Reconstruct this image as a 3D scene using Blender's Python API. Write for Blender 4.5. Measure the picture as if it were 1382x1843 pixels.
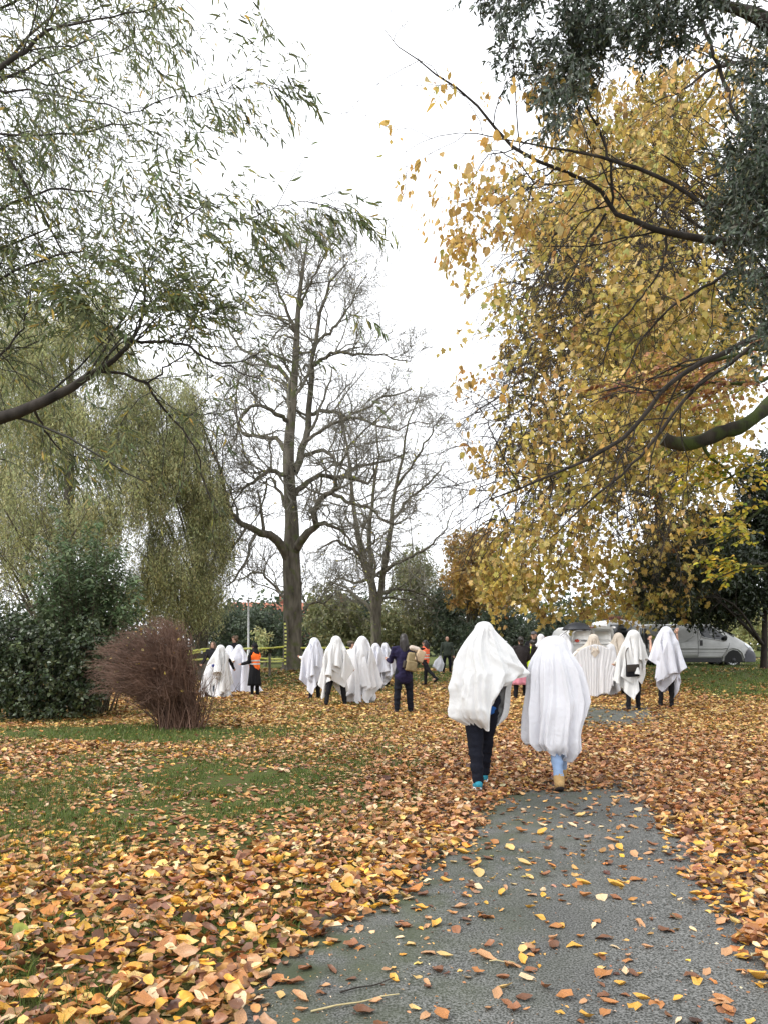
import bpy, math, random, time
import numpy as np
from mathutils import Vector, Matrix
T_START = time.time()
for o in list(bpy.data.objects):
    bpy.data.objects.remove(o)
scene = bpy.context.scene
COL = scene.collection
RNG = np.random.default_rng(7)
random.seed(7)
R = math.radians

# ------------------------------------------------------------------ camera
F_PX, CX, HY, CAM_H = 1384.0, 691.0, 1162.0, 1.5        # focal length and horizon of the 1382 x 1843 photograph
cam_d = bpy.data.cameras.new('camera')
cam = bpy.data.objects.new('camera', cam_d); COL.objects.link(cam)
cam.location = (0, 0, CAM_H); cam.rotation_euler = (R(90), 0, 0)
cam_d.sensor_fit = 'VERTICAL'; cam_d.sensor_height = 36.0; cam_d.sensor_width = 27.0
cam_d.lens = 36.0 * F_PX / 1843.0
cam_d.shift_y = (HY - 921.5) / 1843.0
cam_d.clip_end = 2000.0; cam_d.clip_start = 0.05
scene.camera = cam

# ------------------------------------------------------------------ overcast sky and soft sun
SUN_EL, SUN_ROT = 46.0, 250.0
world = bpy.data.worlds.new('World'); scene.world = world; world.use_nodes = True
nt = world.node_tree; nt.nodes.clear()
w_out = nt.nodes.new('ShaderNodeOutputWorld'); w_bg = nt.nodes.new('ShaderNodeBackground')
w_sky = nt.nodes.new('ShaderNodeTexSky'); w_sky.sky_type = 'NISHITA'; w_sky.sun_disc = False
w_sky.sun_elevation = R(SUN_EL); w_sky.sun_rotation = R(SUN_ROT); w_sky.air_density = 1.0; w_sky.dust_density = 6.0
w_hsv = nt.nodes.new('ShaderNodeHueSaturation'); w_hsv.inputs['Saturation'].default_value = 0.12
w_mix = nt.nodes.new('ShaderNodeMix'); w_mix.data_type = 'RGBA'
w_mix.inputs[0].default_value = 0.72                                       # thick even cloud over the blue
w_mix.inputs[7].default_value = (14.5, 14.8, 15.4, 1)
nt.links.new(w_sky.outputs[0], w_hsv.inputs['Color']); nt.links.new(w_hsv.outputs[0], w_mix.inputs[6])
nt.links.new(w_mix.outputs[2], w_bg.inputs['Color']); nt.links.new(w_bg.outputs[0], w_out.inputs[0])
w_bg.inputs['Strength'].default_value = 0.115
sun_d = bpy.data.lights.new('sun', 'SUN'); sun = bpy.data.objects.new('sun', sun_d); COL.objects.link(sun)
sun_d.energy = 1.5; sun_d.angle = R(22); sun_d.color = (1.0, 0.96, 0.90)
sun.rotation_euler = (R(90 - SUN_EL), 0, R(180 - SUN_ROT)); sun.location = (0, 0, 30)
scene.view_settings.view_transform = 'Standard'; scene.view_settings.look = 'None'
scene.view_settings.exposure = 0.55; scene.view_settings.gamma = 1.0; scene.view_settings.use_curve_mapping = False
scene.render.engine = 'CYCLES'
cy = scene.cycles
cy.use_denoising = True; cy.denoiser = 'OPENIMAGEDENOISE'; cy.denoising_input_passes = 'RGB_ALBEDO_NORMAL'
cy.max_bounces = 6; cy.diffuse_bounces = 3; cy.glossy_bounces = 2; cy.transmission_bounces = 4; cy.transparent_max_bounces = 6
cy.sample_clamp_indirect = 6.0; cy.caustics_reflective = False; cy.caustics_refractive = False

# ------------------------------------------------------------------ helpers
def at(px, py, Y):
    """point of the photograph at depth Y, in metres"""
    return np.array([(px - CX) * Y / F_PX, Y, CAM_H - (py - HY) * Y / F_PX])
def smooth01(t):
    t = np.clip(t, 0, 1); return t * t * (3 - 2 * t)
def gz(x, y):
    x = np.asarray(x, float); y = np.asarray(y, float)
    z = 0.42 * np.exp(-((x + 3.9) / 4.2) ** 2 - ((y - 34.0) / 4.0) ** 2)
    z = z + 0.60 * smooth01((x - 6.0) / 5.0) * smooth01((y - 18.5) / 10.0)
    z = z + 0.14 * smooth01((y - 28) / 14.0) + 0.5 * smooth01((y - 60) / 60.0)
    near = smooth01((y - 3) / 6)
    return z + 0.02 * near * np.sin(x * 0.9 + 1.3) * np.sin(y * 0.7)
def norm(v):
    return v / np.maximum(np.linalg.norm(v, axis=-1, keepdims=True), 1e-9)
def link(o, parent=None):
    COL.objects.link(o)
    if parent is not None: o.parent = parent
    return o
def tag(o, label=None, cat=None, group=None, kind=None):
    if label: o['label'] = label
    if cat: o['category'] = cat
    if group: o['group'] = group
    if kind: o['kind'] = kind
    return o
def thing(name, label, cat, loc=(0, 0, 0), rotz=0.0, group=None):
    o = bpy.data.objects.new(name, None); link(o)
    o.location = tuple(float(c) for c in loc); o.rotation_euler = (0, 0, rotz); o.empty_display_size = 0.2
    return tag(o, label, cat, group)
def np_mesh(name, V, tris=None, quads=None, col=None, smooth=False):
    me = bpy.data.meshes.new(name)
    V = np.ascontiguousarray(V, dtype=np.float32)
    idx, starts, n0 = [], [], 0
    if tris is not None and len(tris):
        tris = np.asarray(tris, np.int32); idx.append(tris.ravel()); starts.append(np.arange(len(tris)) * 3); n0 = tris.size
    if quads is not None and len(quads):
        quads = np.asarray(quads, np.int32); idx.append(quads.ravel()); starts.append(n0 + np.arange(len(quads)) * 4)
    idx = np.concatenate(idx).astype(np.int32); starts = np.concatenate(starts).astype(np.int32)
    me.vertices.add(len(V)); me.vertices.foreach_set('co', V.ravel())
    me.loops.add(len(idx)); me.loops.foreach_set('vertex_index', idx)
    me.polygons.add(len(starts)); me.polygons.foreach_set('loop_start', starts)
    if smooth: me.polygons.foreach_set('use_smooth', np.ones(len(starts), bool))
    me.update(calc_edges=True)
    if col is not None:
        a = me.color_attributes.new('Col', 'FLOAT_COLOR', 'POINT')
        c = np.ones((len(V), 4), np.float32); c[:, :3] = col
        a.data.foreach_set('color', c.ravel())
    return me
def np_obj(name, V, tris=None, quads=None, col=None, mat=None, parent=None, smooth=False, origin=None):
    if origin is not None: V = np.asarray(V) - np.asarray(origin)
    me = np_mesh(name, V, tris, quads, col, smooth)
    if mat: me.materials.append(mat)
    o = bpy.data.objects.new(name, me); link(o, parent)
    if origin is not None and parent is None: o.location = tuple(float(c) for c in origin)
    return o
class Acc:
    """collects numpy geometry into one mesh"""
    def __init__(s): s.V, s.T, s.Q, s.C, s.n = [], [], [], [], 0
    def add(s, V, tris=None, quads=None, col=None):
        V = np.asarray(V, float).reshape(-1, 3)
        if tris is not None and len(tris): s.T.append(np.asarray(tris) + s.n)
        if quads is not None and len(quads): s.Q.append(np.asarray(quads) + s.n)
        s.V.append(V); s.n += len(V)
        c = np.ones((len(V), 3)) * 0.5 if col is None else np.broadcast_to(col, (len(V), 3))
        s.C.append(c); return s
    def obj(s, name, mat, parent=None, smooth=False, origin=None, use_col=False):
        return np_obj(name, np.concatenate(s.V), np.concatenate(s.T) if s.T else None, np.concatenate(s.Q) if s.Q else None,
                      np.concatenate(s.C) if use_col else None, mat, parent, smooth, origin)
def tubes(P, Rd, k=4, cap=False):
    """P (B,n,3), Rd (B,n) -> verts, quads"""
    B, n, _ = P.shape
    Tn = np.empty_like(P); Tn[:, 1:-1] = P[:, 2:] - P[:, :-2]; Tn[:, 0] = P[:, 1] - P[:, 0]; Tn[:, -1] = P[:, -1] - P[:, -2]
    Tn = norm(Tn); avg = norm(P[:, -1] - P[:, 0])
    ref = np.where(np.abs(avg[:, 2:3]) > 0.8, np.array([[1.0, 0.2, 0]]), np.array([[0.1, 0.2, 1.0]]))[:, None, :]
    A = norm(np.cross(Tn, np.broadcast_to(ref, Tn.shape))); Bn = np.cross(Tn, A)
    a = np.arange(k) * 2 * np.pi / k
    V = P[:, :, None] + Rd[:, :, None, None] * (np.cos(a)[None, None, :, None] * A[:, :, None] + np.sin(a)[None, None, :, None] * Bn[:, :, None])
    i = np.arange(B)[:, None, None] * n * k + np.arange(n - 1)[None, :, None] * k
    j = np.arange(k)[None, None, :]; j2 = (j + 1) % k
    Q = np.stack([i + j, i + j2, i + k + j2, i + k + j], -1).reshape(-1, 4)
    if cap:
        b = np.arange(B) * n * k
        if k == 4:
            Q = np.concatenate([Q, b[:, None] + np.array([3, 2, 1, 0]), b[:, None] + (n - 1) * k + np.array([0, 1, 2, 3])])
        else:
            ext = []
            for q in range(1, k - 1, 2):
                ext.append(np.stack([b, b + q, b + min(q + 1, k - 1), b + min(q + 2, k - 1)], 1)) if q + 2 < k else None
    return V.reshape(-1, 3), Q
def catmull(pts, n):
    pts = np.asarray(pts, float)
    if len(pts) < 3:
        t = np.linspace(0, 1, n)[:, None]; return pts[0] * (1 - t) + pts[-1] * t
    P = np.vstack([2 * pts[0] - pts[1], pts, 2 * pts[-1] - pts[-2]])
    m = len(pts) - 1; u = np.linspace(0, m, n); i = np.minimum(u.astype(int), m - 1); t = (u - i)[:, None]
    p0, p1, p2, p3 = P[i], P[i + 1], P[i + 2], P[i + 3]
    return 0.5 * (2 * p1 + (p2 - p0) * t + (2 * p0 - 5 * p1 + 4 * p2 - p3) * t ** 2 + (3 * p1 - p0 - 3 * p2 + p3) * t ** 3)
def vnoise(P, scale, seed=0):
    """cheap smooth 3-D value noise in 0..1"""
    P = np.asarray(P, float) * scale + seed * 17.13
    i = np.floor(P).astype(np.int64); f = P - i; f = f * f * (3 - 2 * f); out = 0
    for dx in (0, 1):
        for dy in (0, 1):
            for dz in (0, 1):
                h = ((i[..., 0] + dx) * 374761393 + (i[..., 1] + dy) * 668265263 + (i[..., 2] + dz) * 2147483647 + seed * 1013) & 0x7fffffff
                h = ((h ^ (h >> 13)) * 1274126177) & 0x7fffffff
                h = ((h ^ (h >> 16)) & 0xffff) / 65535.0
                w = (f[..., 0] if dx else 1 - f[..., 0]) * (f[..., 1] if dy else 1 - f[..., 1]) * (f[..., 2] if dz else 1 - f[..., 2])
                out = out + h * w
    return out
def srgb(r, g, b):
    c = np.array([r, g, b]) / 255.0
    return np.where(c <= 0.04045, c / 12.92, ((c + 0.055) / 1.055) ** 2.4)
def box_geo(c, s, rot=None):
    c = np.asarray(c, float); s = np.asarray(s, float) / 2
    V = np.array([[x, y, z] for x in (-1, 1) for y in (-1, 1) for z in (-1, 1)], float) * s
    if rot is not None: V = V @ np.asarray(rot).T
    return V + c, np.array([[0, 1, 3, 2], [4, 6, 7, 5], [0, 4, 5, 1], [2, 3, 7, 6], [0, 2, 6, 4], [1, 5, 7, 3]])

# ------------------------------------------------------------------ materials
def new_mat(name):
    m = bpy.data.materials.new(name); m.use_nodes = True
    t = m.node_tree; b = t.nodes['Principled BSDF']; return m, t, b
def pmat(name, c1, c2=None, scale=8.0, rough=0.7, bump=0.0, bscale=None, metal=0.0, spec=0.5, detail=6.0, stretch=None, coat=0.0):
    m, t, b = new_mat(name); b.inputs['Roughness'].default_value = rough; b.inputs['Metallic'].default_value = metal
    b.inputs['Specular IOR Level'].default_value = spec; b.inputs['Coat Weight'].default_value = coat
    c1 = tuple(c1) + (1,); c2 = c1 if c2 is None else tuple(c2) + (1,)
    tc = t.nodes.new('ShaderNodeTexCoord'); mp = t.nodes.new('ShaderNodeMapping'); t.links.new(tc.outputs['Object'], mp.inputs[0])
    if stretch: mp.inputs['Scale'].default_value = stretch
    n = t.nodes.new('ShaderNodeTexNoise'); n.inputs['Scale'].default_value = scale; n.inputs['Detail'].default_value = detail
    t.links.new(mp.outputs[0], n.inputs['Vector'])
    cr = t.nodes.new('ShaderNodeValToRGB'); cr.color_ramp.elements[0].position = 0.32; cr.color_ramp.elements[1].position = 0.68
    cr.color_ramp.elements[0].color = c1; cr.color_ramp.elements[1].color = c2
    t.links.new(n.outputs['Fac'], cr.inputs[0]); t.links.new(cr.outputs[0], b.inputs['Base Color'])
    if bump:
        n2 = t.nodes.new('ShaderNodeTexNoise'); n2.inputs['Scale'].default_value = bscale or scale * 4; n2.inputs['Detail'].default_value = 5
        t.links.new(mp.outputs[0], n2.inputs['Vector'])
        bp = t.nodes.new('ShaderNodeBump'); bp.inputs['Strength'].default_value = bump; bp.inputs['Distance'].default_value = 0.02
        t.links.new(n2.outputs['Fac'], bp.inputs['Height']); t.links.new(bp.outputs[0], b.inputs['Normal'])
    return m
def leafmat(name, transl=0.35, rough=0.45, spec=0.4, var=0.25):
    """leaf colour comes from the leaf itself (attribute), light passes through a little"""
    m, t, b = new_mat(name); b.inputs['Roughness'].default_value = rough; b.inputs['Specular IOR Level'].default_value = spec
    at_ = t.nodes.new('ShaderNodeAttribute'); at_.attribute_name = 'Col'
    n = t.nodes.new('ShaderNodeTexNoise'); n.inputs['Scale'].default_value = 25.0; n.inputs['Detail'].default_value = 3
    tc = t.nodes.new('ShaderNodeTexCoord'); t.links.new(tc.outputs['Object'], n.inputs['Vector'])
    mr = t.nodes.new('ShaderNodeMapRange'); mr.inputs[1].default_value = 0.3; mr.inputs[2].default_value = 0.7
    mr.inputs[3].default_value = 1 - var; mr.inputs[4].default_value = 1 + var
    t.links.new(n.outputs['Fac'], mr.inputs[0])
    mu = t.nodes.new('ShaderNodeMix'); mu.data_type = 'RGBA'; mu.blend_type = 'MULTIPLY'; mu.inputs[0].default_value = 1.0
    t.links.new(at_.outputs['Color'], mu.inputs[6]); t.links.new(mr.outputs[0], mu.inputs[7])
    t.links.new(mu.outputs[2], b.inputs['Base Color'])
    tr = t.nodes.new('ShaderNodeBsdfTranslucent'); t.links.new(mu.outputs[2], tr.inputs['Color'])
    mx = t.nodes.new('ShaderNodeMixShader'); mx.inputs[0].default_value = transl
    t.links.new(b.outputs[0], mx.inputs[1]); t.links.new(tr.outputs[0], mx.inputs[2])
    t.links.new(mx.outputs[0], t.nodes['Material Output'].inputs['Surface'])
    return m
M = {}
M['leaf'] = leafmat('leaf_blade', 0.35, 0.5, 0.35)
M['litter'] = leafmat('fallen_leaf_blade', 0.12, 0.42, 0.45, 0.3)
M['gloss_leaf'] = leafmat('glossy_leaf_blade', 0.12, 0.38, 0.5)
M['grass'] = leafmat('grass_blade', 0.3, 0.5, 0.3)
def barkmat(name, dark, light, moss=None, scale=6, mossy=0.5):
    m = pmat(name, dark, light, scale, 0.9, 0.6, 22, stretch=(1, 1, 0.25), spec=0.2)
    if moss is not None:
        t = m.node_tree; b = t.nodes['Principled BSDF']; src = b.inputs['Base Color'].links[0].from_socket
        n = t.nodes.new('ShaderNodeTexNoise'); n.inputs['Scale'].default_value = 3.0; n.inputs['Detail'].default_value = 5
        tc = t.nodes.new('ShaderNodeTexCoord'); t.links.new(tc.outputs['Object'], n.inputs['Vector'])
        cr = t.nodes.new('ShaderNodeValToRGB'); cr.color_ramp.elements[0].position = mossy - 0.06; cr.color_ramp.elements[1].position = mossy + 0.08
        t.links.new(n.outputs['Fac'], cr.inputs[0])
        mx = t.nodes.new('ShaderNodeMix'); mx.data_type = 'RGBA'; t.links.new(cr.outputs[0], mx.inputs[0]); t.links.new(src, mx.inputs[6])
        mx.inputs[7].default_value = tuple(moss) + (1,); t.links.new(mx.outputs[2], b.inputs['Base Color'])
    return m
M['bark_grey'] = barkmat('grey_bark', (0.055, 0.048, 0.038), (0.17, 0.15, 0.12), (0.10, 0.11, 0.05), mossy=0.58); M['twig_grey'] = pmat('grey_green_twig', (0.12, 0.11, 0.085), (0.22, 0.205, 0.165), 2.0, 0.85)
M['bark_dark'] = barkmat('dark_bark', (0.018, 0.015, 0.013), (0.06, 0.05, 0.042))
M['bark_moss'] = barkmat('mossy_bark', (0.02, 0.018, 0.014), (0.055, 0.047, 0.036), (0.05, 0.065, 0.018), mossy=0.46)
M['bark_pale'] = barkmat('pale_bark', (0.10, 0.095, 0.08), (0.22, 0.21, 0.18), (0.12, 0.13, 0.07), mossy=0.62)
M['twig_purple'] = pmat('purple_brown_twig', (0.082, 0.043, 0.028), (0.19, 0.105, 0.07), 3.0, 0.7)
M['twig'] = pmat('olive_twig', (0.06, 0.05, 0.03), (0.12, 0.10, 0.06), 3.0, 0.8)
# ------------------------------------------------------------------ plants: leaves, branches, crowns
def leaf_template(kind):
    """x along the leaf (0..1), y across, z out of the blade; tris"""
    if kind == 'ovate':
        xs = [0.0, 0.22, 0.5, 0.78, 1.0]; ws = [0, 0.27, 0.33, 0.2, 0]
    elif kind == 'narrow':
        xs = [0.0, 0.35, 0.7, 1.0]; ws = [0, 0.085, 0.07, 0]
    elif kind == 'lance':
        xs = [0.0, 0.3, 0.65, 1.0]; ws = [0, 0.15, 0.12, 0]
    elif kind == 'small':
        xs = [0.0, 0.45, 1.0]; ws = [0, 0.26, 0]
    elif kind == 'fine':
        V = np.array([[0, 0, 0], [0.5, 0.11, 0.04], [1, 0, -0.1], [0.5, -0.11, 0.04]]); return V, np.array([[0, 2, 1], [0, 3, 2]])
    elif kind == 'maple':
        a = np.radians([180, 215, 245, 268, 290, 315, 335, 0, 25, 45, 70, 92, 115, 145])
        r = np.array([0.32, 0.38, 0.52, 0.33, 0.58, 0.36, 0.42, 0.62, 0.42, 0.36, 0.58, 0.33, 0.52, 0.38])
        V = np.stack([0.4 + r * np.cos(a), r * np.sin(a), 0.12 * np.abs(np.sin(a)) * r - 0.1 * (r * np.cos(a)) ** 2], 1)
        V = np.vstack([[0.4, 0, 0], V]); n = len(a)
        return V, np.array([[0, 1 + i, 1 + (i + 1) % n] for i in range(n)])
    V, T = [], []
    rows = []
    for x, w in zip(xs, ws):
        z = -0.18 * x * x
        if w == 0: rows.append([len(V)]); V.append([x, 0, z])
        else:
            rows.append([len(V), len(V) + 1, len(V) + 2]); V += [[x, -w, z + 0.3 * w], [x, 0, z], [x, w, z + 0.3 * w]]
    for a, b in zip(rows[:-1], rows[1:]):
        if len(a) == 1: T += [[a[0], b[1], b[0]], [a[0], b[2], b[1]]]
        elif len(b) == 1: T += [[a[0], a[1], b[0]], [a[1], a[2], b[0]]]
        else: T += [[a[0], a[1], b[1]], [a[0], b[1], b[0]], [a[1], a[2], b[2]], [a[1], b[2], b[1]]]
    return np.array(V, float), np.array(T)
LEAF = {k: leaf_template(k) for k in ('ovate', 'narrow', 'lance', 'small', 'fine', 'maple')}
def leaf_geo(kind, pos, d, nrm, size, col, curl=None, wid=None, torn=0.0):
    V0, T0 = LEAF[kind]; N = len(pos); m = len(V0)
    X = norm(d); Z = norm(nrm - (nrm * X).sum(-1, keepdims=True) * X); Y = np.cross(Z, X)
    L = np.broadcast_to(V0, (N, m, 3)).copy()
    if curl is not None: L[:, :, 2] += curl[:, None] * ((V0[None, :, 0] - 0.5) ** 2 + 0.8 * V0[None, :, 1] ** 2)
    if wid is not None: L[:, :, 1] *= wid[:, None]
    if torn: L[:, :, :2] += torn * RNG.standard_normal((N, m, 2)) * np.array([.7, 1.0]); L[:, :, 2] += torn * .9 * RNG.standard_normal((N, m))
    P = pos[:, None] + size[:, None, None] * (L[:, :, :1] * X[:, None] + L[:, :, 1:2] * Y[:, None] + L[:, :, 2:] * Z[:, None])
    T = (T0[None] + (np.arange(N) * m)[:, None, None]).reshape(-1, 3)
    C = np.repeat(col, m, axis=0)
    return P.reshape(-1, 3), T, C
def pick_cols(n, palette, jit=0.18, rng=RNG):
    """palette: list of ((r,g,b) linear, weight)"""
    c = np.array([p[0] for p in palette]); w = np.array([p[1] for p in palette], float)
    out = c[rng.choice(len(c), n, p=w / w.sum())]
    return np.clip(out * (1 + jit * rng.standard_normal((n, 1))) * (1 + 0.06 * rng.standard_normal((n, 3))), 0.004, 0.9)
def grow(starts, dirs, lens, r0, n=6, wig=0.15, trop=(0, 0, 0), tip=0.35, rng=RNG):
    """grow B branches at once"""
    B = len(starts); P = np.empty((B, n, 3)); D = np.empty((B, n, 3)); P[:, 0] = starts; d = norm(np.array(dirs, float)); D[:, 0] = d
    step = (np.asarray(lens) / (n - 1))[:, None]; trop = np.asarray(trop, float)
    for i in range(1, n):
        d = norm(d + wig * rng.standard_normal((B, 3)) + trop / (n - 1)); P[:, i] = P[:, i - 1] + d * step; D[:, i] = d
    Rd = np.asarray(r0)[:, None] * np.linspace(1, tip, n)[None]
    return P, D, Rd
def spawn(P, D, Rd, lens, k, t0=0.25, ang=(35, 70), ratio=0.55, lratio=(0.4, 0.7), up=0.0, rng=RNG, t1=1.0, rmin=0.0015):
    B, n, _ = P.shape; b = np.repeat(np.arange(B), k); m = len(b)
    t = t0 + (t1 - t0) * ((np.tile(np.arange(k), B) + rng.random(m)) / k); u = t * (n - 1); i = np.minimum(u.astype(int), n - 2); f = (u - i)[:, None]
    s = P[b, i] * (1 - f) + P[b, i + 1] * f; d = norm(D[b, i] * (1 - f) + D[b, i + 1] * f)
    q = rng.standard_normal((m, 3)); q[:, 2] += up; q = norm(q - (q * d).sum(1, keepdims=True) * d)
    a = np.radians(rng.uniform(ang[0], ang[1], m))[:, None]
    nd = np.cos(a) * d + np.sin(a) * q
    L = np.asarray(lens)[b] * rng.uniform(lratio[0], lratio[1], m) * (1.15 - 0.5 * t)
    r = np.maximum((Rd[b, i] * (1 - f[:, 0]) + Rd[b, i + 1] * f[:, 0]) * ratio, rmin)
    return s, nd, L, r
def along(P, D, k, rng=RNG, t0=0.1):
    B, n, _ = P.shape; b = np.repeat(np.arange(B), k); m = len(b)
    t = t0 + (1 - t0) * ((np.tile(np.arange(k), B) + rng.random(m)) / k); u = t * (n - 1); i = np.minimum(u.astype(int), n - 2); f = (u - i)[:, None]
    return P[b, i] * (1 - f) + P[b, i + 1] * f, norm(D[b, i] * (1 - f) + D[b, i + 1] * f), np.tile(np.arange(k), B)
def limb(px_pts, n=14):
    """limb traced at (px, py, Y, width in px) -> points, radii"""
    a = np.array(px_pts, float); q = catmull(a, n)
    P = np.stack([at(*r[:3]) for r in q]); return P, np.maximum(q[:, 3], 0.4) * 0.5 * q[:, 2] / F_PX
def tangents(P):
    return norm(np.gradient(P, axis=-2))
def path_len(P):
    return np.linalg.norm(np.diff(P, axis=-2), axis=-1).sum(-1)
def in_blobs(n, blobs, rng, clump=0.9, thr=0.42, seed=1, shell=0.0):
    """random points inside a union of ellipsoids, thinned by smooth noise so that the crown has clumps and gaps"""
    vol = np.array([np.prod(b[1]) for b in blobs]); out = []; tot = 0; it = 0
    while tot < n and it < 60:
        it += 1; k = rng.choice(len(blobs), n * 2, p=vol / vol.sum())
        q = norm(rng.standard_normal((n * 2, 3))) * (shell + (1 - shell) * rng.random((n * 2, 1))) ** (1 / 3)
        p = np.array([b[0] for b in blobs])[k] + q * np.array([b[1] for b in blobs])[k]
        keep = vnoise(p, clump, seed) * 0.7 + vnoise(p, clump * 2.7, seed + 5) * 0.3 > thr + 0.10 * (np.linalg.norm(q, axis=1) - 0.5)
        out.append(p[keep]); tot += keep.sum()
    return np.concatenate(out)[:n]
def crown_tree(name, label, cat, base, blobs, n_cl, leaf, size, palette, bark, trunk_r, rng, per=9, twig_len=0.5, droop=0.3, outward=0.5,
               group=None, mat='leaf', limbs=14, trunk_top=None, lean=(0, 0), clump=0.9, thr=0.42, twig_k=3, twig_r=0.004, flat=0.0, spread=0.3,
               leaf_down=0.3, hmin=0.1, limb_r=1.0, show_leaves=0):
    """a tree as thing > trunk, crown: trunk with limbs reaching into the crown, twigs and leaves through its volume"""
    base = np.asarray(base, float); root = thing(name, label, cat, base, 0, group)
    cen = np.mean([b[0] for b in blobs], 0); top = np.array([cen[0], cen[1], max(b[0][2] + 0.6 * b[1][2] for b in blobs)]) if trunk_top is None else np.asarray(trunk_top, float)
    mid = base * 0.5 + top * 0.5 + np.array([lean[0], lean[1], 0])
    tp = catmull([base - [0, 0, 0.15], base + [0, 0, 0.35] + 0.03 * (mid - base), mid, top], 16)
    tr = trunk_r * np.interp(np.linspace(0, 1, 16), [0, 0.06, 0.15, 0.6, 1], [1.5, 1.15, 1.0, 0.6, 0.12])
    wood = Acc(); V, Q = tubes(tp[None], tr[None], 9); wood.add(V, quads=Q)
    cl = in_blobs(n_cl, blobs, rng, clump, thr, seed=int(abs(base[0] * 7 + base[1])) % 91)
    # limbs: from the trunk to far cluster points
    if limbs:
        tgt = cl[rng.choice(len(cl), min(limbs * 8, len(cl)), replace=False)]
        far = np.linalg.norm((tgt - cen), axis=1); tgt = tgt[np.argsort(-far)][:limbs]
        LP, LR = [], []
        for g in tgt:
            h = np.clip((g[2] - base[2]) / max(top[2] - base[2], 0.1) - rng.uniform(0.12, 0.45), hmin, 0.9)
            i = int(h * 15); s = tp[i]; mid2 = s * 0.45 + g * 0.55 + np.array([0, 0, 0.12 * np.linalg.norm(g - s)]) + rng.standard_normal(3) * 0.05 * np.linalg.norm(g - s)
            LP.append(catmull([s, mid2, g], 10)); LR.append(np.linspace(min(tr[i] * 0.55, trunk_r * 0.5) * limb_r, max(0.006, twig_r * 1.5), 10))
        LP, LR = np.array(LP), np.array(LR); V, Q = tubes(LP, LR, 5); wood.add(V, quads=Q)
        s, d, L, r = spawn(LP, tangents(LP), LR, path_len(LP), 9, 0.3, (25, 65), 0.5, (0.25, 0.5), rng=rng)
        P2, D2, R2 = grow(s, d, L, r, 6, 0.18, (0, 0, -0.2 * droop), rng=rng); V, Q = tubes(P2, R2, 3); wood.add(V, quads=Q)
    wood.obj('trunk', M[bark], root, True, base)
    dirs = norm(outward * norm(cl - cen) + 0.6 * rng.standard_normal((len(cl), 3)) + np.array([0, 0, -droop]))
    if flat: dirs[:, 2] *= (1 - flat)
    P, D, Rd = grow(cl - dirs * twig_len * 0.4, dirs, twig_len * rng.uniform(0.6, 1.4, len(cl)), np.full(len(cl), twig_r), 4, 0.25, (0, 0, -droop), rng=rng)
    crown = Acc(); V, Q = tubes(P, Rd, 3); crown.add(V, quads=Q, col=(0.05, 0.04, 0.03))
    pos, d, k = along(P, D, per, rng)
    n = len(pos); side = norm(np.cross(d, rng.standard_normal((n, 3)))); ld = norm(d * 0.5 + side * 0.9 + np.array([0, 0, -leaf_down]) + 0.25 * rng.standard_normal((n, 3)))
    nr = rng.standard_normal((n, 3)) * 0.7 + np.array([0, 0, flat * 1.5 + 0.35]) + 0.3 * norm(pos - cen)
    pos = pos + side * spread * size * rng.random((n, 1))
    # neighbouring leaves share a tint: whole sprays turn colour together
    c = pick_cols(n, palette, 0.16, rng); tint = pick_cols(len(cl), palette, 0.1, rng); c = 0.5 * c + 0.5 * np.repeat(tint, per, 0)
    sz = size * rng.uniform(0.6, 1.3, n)
    if show_leaves:                                # the leaves that show largest become leaf parts of their own
        px = CX + F_PX * pos[:, 0] / pos[:, 1]; py = HY - F_PX * (pos[:, 2] - CAM_H) / pos[:, 1]
        sc = np.where((px > 0) & (px < 1382) & (py > 0) & (py < 1843), sz / pos[:, 1], 0); sel = np.argsort(-sc)[:show_leaves]
        single_leaves(root, leaf, pos[sel] - base, ld[sel], nr[sel], sz[sel], c[sel], mat, rng)
        keep = np.ones(n, bool); keep[sel] = False; pos, ld, nr, c, sz = pos[keep], ld[keep], nr[keep], c[keep], sz[keep]; n = len(pos)
    V, T, C = leaf_geo(leaf, pos, ld, nr, sz, c, rng.normal(0, 0.25, n), rng.uniform(0.75, 1.2, n)); crown.add(V, T, col=C)
    o = crown.obj('crown', M[mat], root, False, base, True)
    if show_leaves: o['kind'] = 'stuff'
    return root
def single_leaves(root, kind, pos, d, nrm, size, col, mat, rng, name='leaf'):
    """leaf objects sharing a few meshes (one per tint)"""
    V0, T0 = LEAF[kind]; mesh = []
    cc = col[rng.choice(len(col), min(16, len(col)), replace=False)]
    for c in cc:
        V = V0.copy(); V[:, 2] += rng.normal(0, 0.25) * ((V0[:, 0] - 0.5) ** 2 + 0.8 * V0[:, 1] ** 2); V[:, 1] *= rng.uniform(0.8, 1.15)
        me = np_mesh(name, V, T0, col=c); me.materials.append(M[mat]); mesh.append(me)
    near = np.argmin(((col[:, None] - cc[None]) ** 2).sum(-1), 1)
    X = norm(d); Z = norm(nrm - (nrm * X).sum(-1, keepdims=True) * X); Y = np.cross(Z, X)
    for i in range(len(pos)):
        o = bpy.data.objects.new(name, mesh[near[i]]); link(o, root)
        s = size[i]; m = np.eye(4); m[:3, 0], m[:3, 1], m[:3, 2], m[:3, 3] = X[i] * s, Y[i] * s, Z[i] * s, pos[i]
        o.matrix_local = Matrix(m.tolist())
def B(u, v, Y, ru, rv, dep): return (at(u, v, Y), np.array([ru * Y / F_PX, dep, rv * Y / F_PX]))
def foot(px, Y): x = (px - CX) * Y / F_PX; return np.array([x, Y, float(gz(x, Y))])
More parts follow.
